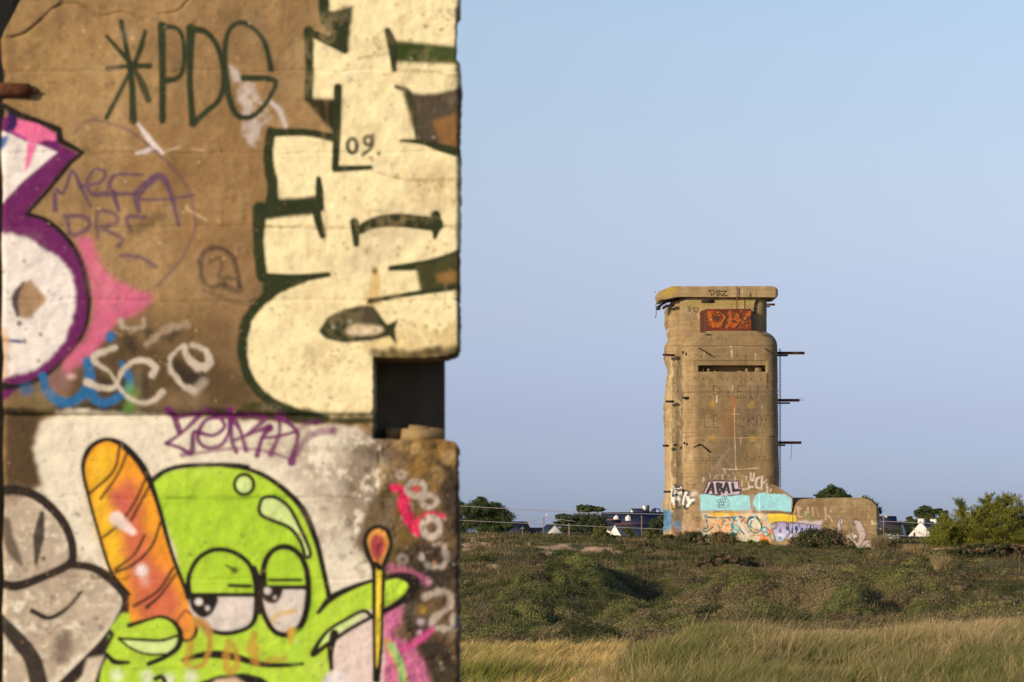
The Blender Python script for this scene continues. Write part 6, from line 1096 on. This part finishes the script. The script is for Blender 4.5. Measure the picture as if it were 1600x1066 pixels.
k = rng.integers(0, len(xs), 7000); a_ = rng.uniform(0, 6.28, 7000); q = rng.random(7000) ** .5; bx_ = xs[k] + np.cos(a_) * rs[k] * q; by_ = ds[k] + np.sin(a_) * rs[k] * q
V3 = blades(np.stack([bx_, by_, gz(bx_, by_) + Hs[k] * np.sqrt(1 - q ** 2 * .95) * .8], 1), rng.uniform(.12, .36, 7000), np.full(7000, .012), rng.normal(.05, .4, (7000, 2)), np.array((.17, .13, .08)) * rng.uniform(.5, 1.5, (7000, 1)), rng)
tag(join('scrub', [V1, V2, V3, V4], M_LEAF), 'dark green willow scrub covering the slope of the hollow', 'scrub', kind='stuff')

# short turf on the ridge -----------------------------------------
rng = np.random.default_rng(41)
def ridge_part(n_, d0, d1, h0, h1, wd, sf, p0=330, p1=1700):
    d = np.exp(rng.uniform(math.log(d0), math.log(d1), n_)); px = rng.uniform(p0, p1, n_); x = (px - 800) / F * d; z = gz(x, d); sd_ = sand_at(x, d, z); k = (rng.random(n_) > sd_ * .93) & (region(px, d) < .25) & ~((d > D0 - .5) & (px > 1036) & (px < 1377)); d, px, x, z = d[k], px[k], x[k], z[k]; N = len(d)
    s_ = sf + (wn(x, d, 4.5, 51) - .5) * 1.3 + (wn(x, d, 1.1, 52) - .5) * 1.3 + (rng.random(N) - .5) * .6 - .12
    col = mixc((.055, .066, .018), (.125, .105, .040), s_ * 2); col = np.where((s_ > .5)[:, None], mixc((.125, .105, .040), (.27, .19, .095), s_ * 2 - 1), col); col *= rng.uniform(.7, 1.3, (N, 1))
    return blades(np.stack([x, d, z - .02], 1), rng.uniform(h0, h1, N) * (.35 + 1.3 * wn(x, d, .9, 55) ** 1.5), np.full(N, wd) * (d / 130), rng.normal(.1, .35, (N, 2)), col, rng)
tok = lambda px, d: 0 if (rok(px, d) > .25 or (d > D0 - .6 and 1036 < px < 1377) or sand_at(np.array([(px - 800) / F * d]), np.array([d]), gz(np.array([(px - 800) / F * d]), np.array([d])))[0] > .3) else (.25 + 1.1 * max(0, float(wn((px - 800) / F * d, d, 6, 90)) - .35) * (1.6 if px > 1030 else 1.0))
xs, ds, rs = scatter(1150, tok, .25, .75, 80, 176, rng, .55, tries=9000); Hs = rs * rng.uniform(.25, .6, len(rs)); Hs = np.where((xs / ds * F + 800 < 1030) & (ds > 138), Hs * .55, Hs)
TD = domes(xs, ds, rs, Hs, 420, plant_shade_tones(xs, ds, rng, .10), .030, rng, .5, 1.0, .62)
tag(join('ridge_turf', [TD, ridge_part(340000, 84, 180, .06, .20, .034, .30), ridge_part(6000, 100, 175, .25, .42, .022, .95), ridge_part(26000, 60, 90, .15, .3, .03, .6), ridge_part(30000, 180, 330, .2, .45, .05, .3)], M_GRASS), 'short brown and green turf on the ridge in front of the tower', 'grass', kind='stuff')

# individual bushes ------------------------------------------------
def bush(name, label, cat, x0, x1, ytop, ybot, d, cols, n_, lsz, seed, depth=1.0, twig=.0, shape=2.2, group=None, up=.2):
    group = {'gorse_bush': 'gorse bushes on the dune top', 'dry_bush': 'brown bushes on the slope', 'yellow_bush': 'yellow green bushes before the houses'}.get(name)
    r = np.random.default_rng(seed); s_ = d / F; cx = (x0 + x1) / 2; bx = (cx - 800) * s_; zb_ = float(gz(bx, d)); zt_ = (HY - ytop) * s_; H = max(zt_ - zb_, .3); Wd = (x1 - x0) * s_ / 2; Dp = Wd * depth * .8
    root = empty(name, (bx, d, zb_), label, cat, group)
    nc = max(10, int(n_ / 130)); th = r.uniform(0, 2 * math.pi, nc); ph = r.random(nc) ** .75; rr = np.sqrt(1 - np.minimum(ph, 1) ** shape * .9) * r.uniform(.45, 1.05, nc)
    C = np.stack([bx + Wd * rr * np.cos(th), d + Dp * rr * np.sin(th), zb_ + H * ph * r.uniform(.82, 1.06, nc)], 1); cr_ = r.uniform(.14, .28, nc) * min(Wd, H) * 1.25; ct_ = r.random(nc)
    k = r.integers(0, nc, n_); o = r.normal(size=(n_, 3)); o /= np.linalg.norm(o, axis=1)[:, None]; P = C[k] + o * (cr_[k] * r.random(n_) ** .4)[:, None] * np.array([1.15, 1.15, .9]); P[:, 2] = np.maximum(P[:, 2], zb_ - .05)
    cl = mixc(cols[0], cols[1], ct_[k] * .9 + (r.random(n_) - .5) * .5) * r.uniform(.7, 1.3, (n_, 1))
    if len(cols) > 2: m = (ct_[k] > .72); cl[m] = np.array(cols[2]) * r.uniform(.7, 1.3, (m.sum(), 1))
    o[:, 2] += .25; nb = P - np.array([bx, d, zb_ + H * .1]); nb /= np.linalg.norm(nb, axis=1)[:, None] + 1e-6; V, Q, Cc = leaves(P, r.uniform(.6, 1.3, n_) * lsz, cl, r, .45, up, o * .7 + nb * .6, .5); mesh_np('foliage', V, [Q], M_LEAF, root, cols=Cc)
    b = MB()
    for c in C[:min(nc, 26)]: b.tube([(bx + (c[0] - bx) * .15, d + (c[1] - d) * .15, zb_ - .1), ((bx + c[0]) / 2 + r.normal() * .05, (d + c[1]) / 2, zb_ + (c[2] - zb_) * .6), tuple(c)], [.04 * H ** .5, .025, .012], 5, False)
    b.build('stems', M_BARK, root)
GORSE = ((.030, .045, .012), (.085, .105, .026), (.17, .115, .055)); BROWN = ((.075, .055, .028), (.17, .12, .06), (.05, .06, .02)); YG = ((.075, .085, .018), (.17, .17, .04)); DRK = ((.030, .038, .014), (.075, .080, .028), (.15, .095, .045))
G_ = None
bush('gorse_bush', 'dark gorse bush at the left foot of the tower', 'bush', 1020, 1062, 837, 858, 172, GORSE, 5200, .055, 1)
bush('gorse_bush', 'broad dark green gorse bush below the blue paint, left of the mural', 'bush', 1052, 1112, 832, 862, 170.5, GORSE, 7600, .055, 2)
bush('gorse_bush', 'brown tipped gorse bush in front of the orange and teal mural', 'bush', 1100, 1160, 833, 862, 169, (GORSE[2], GORSE[1], GORSE[0]), 7600, .055, 3)
bush('gorse_bush', 'low green bush in front of the right end of the mural', 'bush', 1148, 1215, 846, 868, 167, YG, 6200, .05, 4)
bush('gorse_bush', 'small dark bush left of the tower on the skyline', 'bush', 985, 1030, 839, 852, 166, GORSE, 3200, .05, 5)
bush('gorse_bush', 'large brown and green gorse mound in front of the bunker', 'bush', 1230, 1332, 830, 880, 160, ((.03, .042, .014), (.095, .10, .032), (.20, .14, .075)), 15000, .06, 6)
bush('gorse_bush', 'brown bushy clump under the crayfish painting', 'bush', 1292, 1334, 856, 884, 158, BROWN, 5600, .055, 7)
bush('dry_bush', 'bare twiggy brown bush on the open slope left of centre', 'bush', 1090, 1188, 868, 906, 114, ((.11, .075, .04), (.24, .16, .09), (.035, .045, .018)), 9000, .045, 8)
bush('gorse_bush', 'big dark gorse hummock with bare branches at the right edge', 'bush', 1480, 1625, 862, 915, 108, ((.022, .030, .012), (.065, .075, .024), (.17, .11, .055)), 22000, .045, 9)
bush('gorse_bush', 'brown gorse clump right of the flat slab', 'bush', 1452, 1530, 866, 905, 114, ((.03, .045, .014), (.09, .11, .03), (.18, .12, .06)), 10000, .05, 10)
bush('dry_bush', 'low brown bush right of the bunker, in front of the white cottage', 'bush', 1378, 1440, 850, 868, 152, BROWN, 5200, .05, 11)
bush('dry_bush', 'dull brown bush mass between the bunker and the tall grass', 'bush', 1340, 1412, 866, 896, 128, BROWN, 7600, .05, 12)
bush('yellow_bush', 'yellow green bush left of the red ridged cottage', 'bush', 922, 954, 826, 842, 162, YG, 3600, .05, 13)
bush('yellow_bush', 'olive bush beside the tower foot, before the slate roofs', 'bush', 998, 1030, 829, 850, 185, YG, 3000, .05, 14)
bush('gorse_bush', 'round green bush on the turf below the yellow bush', 'bush', 924, 962, 838, 856, 150, GORSE, 3600, .045, 15)
bush('dry_bush', 'brown heather hump on the ridge left of the tower', 'bush', 975, 1030, 855, 880, 138, BROWN, 5200, .045, 16)
bush('gorse_bush', 'dark low mound in the turf at the foot of the wall edge', 'bush', 1215, 1275, 868, 888, 140, GORSE, 5200, .045, 17)
bush('dry_bush', 'brown scrub hump between the slab and the gorse hummock', 'bush', 1395, 1470, 878, 905, 112, BROWN, 6000, .045, 18)
bush('tree_mallow', 'small leafy plant on the right shoulder of the bunker roof', 'plant', 1350, 1368, 777, 790, D0 + 1.0, YG, 500, .09, 19, .6, up=1.2) if False else None

def feather(name, label, plumes, d, cols, seed, lsz=.04, lean=.25):
    """tamarisk: many upward plumes of very fine foliage on thin stems"""
    r = np.random.default_rng(seed); s_ = d / F; cx = np.mean([p[0] for p in plumes]); bx = (cx - 800) * s_; zb_ = float(gz(bx, d)); root = empty(name, (bx, d, zb_), label, 'tree'); Ps = []; Cs = []; b = MB()
    for (x0, y0, x1, y1, w_, n_) in plumes:
        A_ = np.array(W(x0, y0, d)); B_ = np.array(W(x1, y1, d)); o = r.uniform(-1.2, 1.2); A_[1] += o; B_[1] += o * 1.2; n_ = int(n_ * 2.7); w_ = w_ * 1.9; sub = max(8, n_ // 90)
        b.tube([(bx + (A_[0] - bx) * .5, d, zb_ - .1), tuple(A_), tuple((A_ + B_) / 2 + r.normal(0, .08, 3)), tuple(B_)], [.06, .035, .02, .008], 5, False)
        t = r.random(sub) ** .9; base = A_[None] * (1 - t)[:, None] + B_[None] * t[:, None]; wd = w_ * s_ * (1 - t * .75); off = r.normal(0, .5, (sub, 3)) * wd[:, None]; off[:, 2] *= .5
        ends = base + off + np.array([0, 0, .35]) * r.uniform(.4, 1.2, (sub, 1)) + np.stack([off[:, 0] * .6, off[:, 1] * .6, np.zeros(sub)], 1); cc_ = r.random(sub)
        k = r.integers(0, sub, n_); u = r.random(n_)[:, None]; P = (base[k] + off[k] * .3) * (1 - u) + ends[k] * u + r.normal(0, .055, (n_, 3)); Ps.append(P)
        Cs.append(mixc(cols[0], cols[1], cc_[k] * .8 + (r.random(n_) - .5) * .4) * r.uniform(.7, 1.3, (n_, 1)))
    P = np.concatenate(Ps); C = np.concatenate(Cs); V, Q, Cc = leaves(P, r.uniform(.6, 1.6, len(P)) * lsz, C, r, .3, 1.0); mesh_np('foliage', V, [Q], M_LEAF, root, cols=Cc); b.build('stems', M_BARK, root)
r = np.random.default_rng(77); pl = []
for (tx, ty, w_, n_) in ((1496, 786, 12, 1500), (1505, 794, 12, 1500), (1480, 812, 16, 1900), (1468, 826, 16, 1800), (1520, 800, 16, 2000), (1532, 796, 16, 2000), (1545, 776, 13, 1900), (1552, 790, 16, 2000), (1566, 782, 14, 1800), (1580, 778, 16, 2200), (1588, 782, 14, 2000), (1598, 792, 14, 1800), (1612, 800, 16, 2000), (1570, 800, 18, 2400), (1540, 812, 20, 2400), (1510, 818, 20, 2400), (1590, 815, 20, 2400), (1615, 820, 20, 2200), (1635, 790, 18, 1800), (1485, 830, 18, 2000), (1555, 828, 22, 2400), (1600, 835, 20, 2000), (1525, 834, 20, 2200)):
    pl.append((tx + (1540 - tx) * .25, min(852, ty + 40), tx, ty, w_, n_))
feather('tamarisk', 'large feathery olive green tamarisk at the right edge', pl, 168, ((.085, .098, .014), (.27, .26, .034)), 78, .037)
feather('tamarisk', 'lower feathery bush spreading left of the big tamarisk, beside the white cottage', [(1483, 850, 1472, 826, 16, 2400), (1486, 850, 1482, 822, 16, 2400), (1474, 852, 1462, 837, 13, 1800), (1490, 850, 1490, 826, 16, 2200), (1500, 852, 1506, 832, 16, 2000), (1478, 852, 1476, 838, 18, 2000)], 176, ((.08, .09, .016), (.24, .24, .034)), 79, .037)
# straw tuft by the slab, weeds on the bunker
def tuft(name, label, cat, x0, x1, ytop, ybase, d, n_, c0, c1, w_, seed, zfix=None, spread=.3):
    r = np.random.default_rng(seed); s_ = d / F; x = (r.uniform(x0, x1, n_) - 800) * s_; y = d + r.uniform(-.4, .4, n_); z = gz(x, y) if zfix is None else np.full(n_, zfix); H = (ybase - ytop) * s_
    V, Q, C = blades(np.stack([x, y, z], 1), H * r.uniform(.5, 1, n_), np.full(n_, w_), r.normal(0, spread, (n_, 2)), mixc(c0, c1, r.random(n_)), r); tag(mesh_np(name, V, [Q], M_GRASS, loc=(float(x.mean()), d, float(z.mean())), cols=C), label, cat)
tuft('grass_tuft', 'tall straw coloured grass tuft in front of the flat slab', 'grass tuft', 1416, 1442, 860, 892, 128, 900, (.30, .22, .10), (.44, .33, .16), .03, 1)
tuft('grass_tuft', 'pale tuft of dry grass at the right corner of the bunker', 'grass tuft', 1364, 1384, 846, 874, 165, 800, (.22, .18, .08), (.36, .28, .14), .03, 2)
tuft('grass_tuft', 'thin straw tuft behind the low wall under the tamarisk', 'grass tuft', 1560, 1600, 843, 858, 153, 500, (.24, .16, .10), (.36, .26, .16), .025, 3)
tuft('grass_tuft', 'dry grass tuft on the slope under the dark gorse hummock', 'grass tuft', 1462, 1482, 884, 912, 104, 500, (.28, .2, .10), (.40, .3, .15), .022, 4)
for (lb, x0, x1, yt, yb, n_, c, sd_) in (('spiky yellow green plant on the bunker roof edge', 1346, 1362, 772.5, 782, 70, ((.10, .11, .02), (.24, .22, .05)), 5), ('dark spiky leaves hanging on the right shoulder of the bunker', 1362, 1377, 779, 796, 90, ((.03, .04, .02), (.07, .07, .03)), 6)):
    r = np.random.default_rng(sd_); xs = r.uniform(x0, x1, n_); base = np.interp(xs, [1346, 1358, 1366, 1372, 1377], [778, 781, 787, 794, 802]); P = np.stack([(xs - 800) / F * (D0 + .8), D0 + .8 + r.uniform(-.3, .5, n_), (HY - base) / F * (D0 + .8) - .06], 1)
    V, Q, C = blades(P, r.uniform(.12, .34, n_), np.full(n_, .07), r.normal(.25, .8, (n_, 2)), mixc(c[0], c[1], r.random(n_)), r); tag(mesh_np('roof_plant', V, [Q], M_LEAF, loc=tuple(P.mean(0)), cols=C), lb, 'plant')

# far trees ---------------------------------------------------------
def tree(name, label, base_px, d, blobs, cols, n_, lsz, seed, trunk=.22, group=None):
    group = {'pine_tree': 'pines on the horizon', 'round_tree': 'round trees among the houses'}.get(name)
    """crown of leaf clumps gathered on limbs; blobs are (px, py, half width, half height)"""
    r = np.random.default_rng(seed); s_ = d / F; bx = (base_px - 800) * s_; zb_ = float(gz(bx, d)); root = empty(name, (bx, d, zb_), label, 'tree', group); area = np.array([q[2] * q[3] for q in blobs], float); area /= area.sum(); Ps = []; Cs = []; Ns = []; b = MB()
    zm = max((HY - q[1]) * s_ for q in blobs); b.tube([(bx, d, zb_ - .2), (bx + .1, d, (zb_ + zm) / 2), (bx, d, zm)], [trunk, trunk * .7, trunk * .3], 7)
    for q, ar in zip(blobs, area):
        c = np.array(W(q[0], q[1], d)); c[1] += r.uniform(-.5, .5) * q[2] * s_; R_ = np.array([q[2] * s_, q[2] * s_ * .8, q[3] * s_]); m = max(90, int(n_ * ar * 2.4)); nc = max(8, m // 60)
        o = r.normal(size=(nc, 3)); o /= np.linalg.norm(o, axis=1)[:, None]; C = c + o * R_ * r.uniform(.35, 1.0, (nc, 1)); cr_ = r.uniform(.24, .46, nc) * min(R_[0], R_[2] * 1.6); tt = r.random(nc)
        k = r.integers(0, nc, m); o = r.normal(size=(m, 3)); o /= np.linalg.norm(o, axis=1)[:, None]; P = C[k] + o * (cr_[k] * r.random(m) ** .45)[:, None] * np.array([1.25, 1.25, .7]); Ps.append(P); Ns.append(o * .9 + (P - c) / R_ * .3); Cs.append(mixc(cols[0], cols[1], tt[k] * .85 + (r.random(m) - .5) * .5) * r.uniform(.75, 1.25, (m, 1)))
        b.tube([(bx, d, zb_ + (c[2] - zb_) * .35), ((bx + c[0]) / 2, (d + c[1]) / 2, zb_ + (c[2] - zb_) * .75), tuple(c)], [trunk * .5, trunk * .3, trunk * .12], 5, False)
    P = np.concatenate(Ps); C = np.concatenate(Cs); P[:, 2] = np.maximum(P[:, 2], zb_); V, Q, Cc = leaves(P, r.uniform(.6, 1.35, len(P)) * lsz, C, r, .5, .2, np.concatenate(Ns), .45); mesh_np('crown', V, [Q], M_LEAF, root, cols=Cc); b.build('trunk', M_BARK, root)
PINE = ((.030, .052, .020), (.105, .130, .036)); CYP = ((.034, .052, .026), (.100, .120, .048)); LT_ = ((.060, .080, .020), (.115, .135, .035))
tree('pine_tree', 'big dark pine group beside the graffiti wall, highest crown', 756, 640, [(752, 785, 14, 9), (742, 797, 24, 12), (768, 797, 22, 12), (784, 808, 20, 12), (752, 816, 30, 14), (792, 820, 12, 10), (770, 826, 26, 8)], PINE, 15000, .17, 101)
tree('pine_tree', 'pine cut off by the edge of the graffiti wall', 708, 660, [(712, 790, 14, 12), (722, 800, 12, 12), (700, 805, 26, 20), (716, 820, 22, 14)], PINE, 8000, .17, 102)
tree('cypress_tree', 'wide spreading dark cypress between lamp and cottages', 912, 640, [(888, 812, 20, 7), (872, 818, 9, 5), (910, 812, 22, 9), (932, 812, 16, 10), (940, 822, 12, 10), (905, 824, 30, 9), (878, 808, 14, 5), (888, 828, 16, 6), (922, 830, 24, 7)], CYP, 15000, .16, 103)
tree('stone_pine', 'flat topped pine rising behind the cypress', 920, 720, [(908, 793, 11, 4), (922, 794, 14, 5), (936, 796, 10, 4), (914, 799, 12, 3)], PINE, 5200, .16, 104)
tree('pine_tree', 'round dark pine rising behind the bunker roof', 1300, 560, [(1300, 764, 11, 7), (1290, 771, 12, 7), (1312, 770, 12, 7), (1280, 775, 8, 4), (1322, 776, 8, 4), (1300, 780, 24, 8)], PINE, 9000, .13, 105)
tree('pine_tree', 'ragged pine above the white cottage', 1452, 800, [(1448, 796, 11, 5), (1462, 799, 12, 5), (1434, 800, 7, 5), (1474, 802, 9, 5), (1446, 806, 18, 5), (1421, 810, 6, 3.5)], PINE, 7500, .17, 106)
tree('round_tree', 'pale green rounded tree behind the white cottage', 1456, 790, [(1450, 812, 22, 6), (1474, 814, 18, 7), (1428, 818, 14, 7)], LT_, 5200, .17, 107)
tree('round_tree', 'dull green tree left of the white cottage', 1404, 770, [(1408, 824, 16, 9), (1392, 828, 14, 8), (1420, 832, 12, 8), (1384, 834, 14, 8)], ((.030, .042, .018), (.070, .085, .030)), 6000, .17, 108)
tree('round_tree', 'green tree between the slate roofs and the tower', 1028, 640, [(1026, 818, 11, 8), (1034, 812, 8, 6), (1020, 828, 10, 6)], CYP, 3600, .15, 109)
tree('garden_tree', 'slim tree in front of the red ridged slate roof', 983, 640, [(981, 829, 7, 7), (986, 833, 6, 5)], LT_, 1600, .14, 110)
# hedges far off: one continuous belt nobody could count
rng = np.random.default_rng(55); N = 85000; px = rng.uniform(0, 2100, N); d = rng.uniform(420, 560, N); x = (px - 800) / F * d; h_ = (1.2 + 1.5 * wn(x, d, 7, 60)) * np.where((px > 930) & (px < 1030), .35, 1) * np.where((px > 1410) & (px < 1470), .25, 1) * np.where(px < 930, .55, 1); P = np.stack([x, d, gz(x, d) + h_ * rng.random(N) ** .5], 1)
V = leaves(P, rng.uniform(.08, .2, N), mixc((.022, .030, .016), (.06, .062, .028), wn(x, d, 9, 62)) * rng.uniform(.7, 1.3, (N, 1)), rng, .5); tag(join('hedge', [V], M_LEAF), 'dark far hedges and scrub behind the bunker and below the houses', 'hedge', kind='stuff')
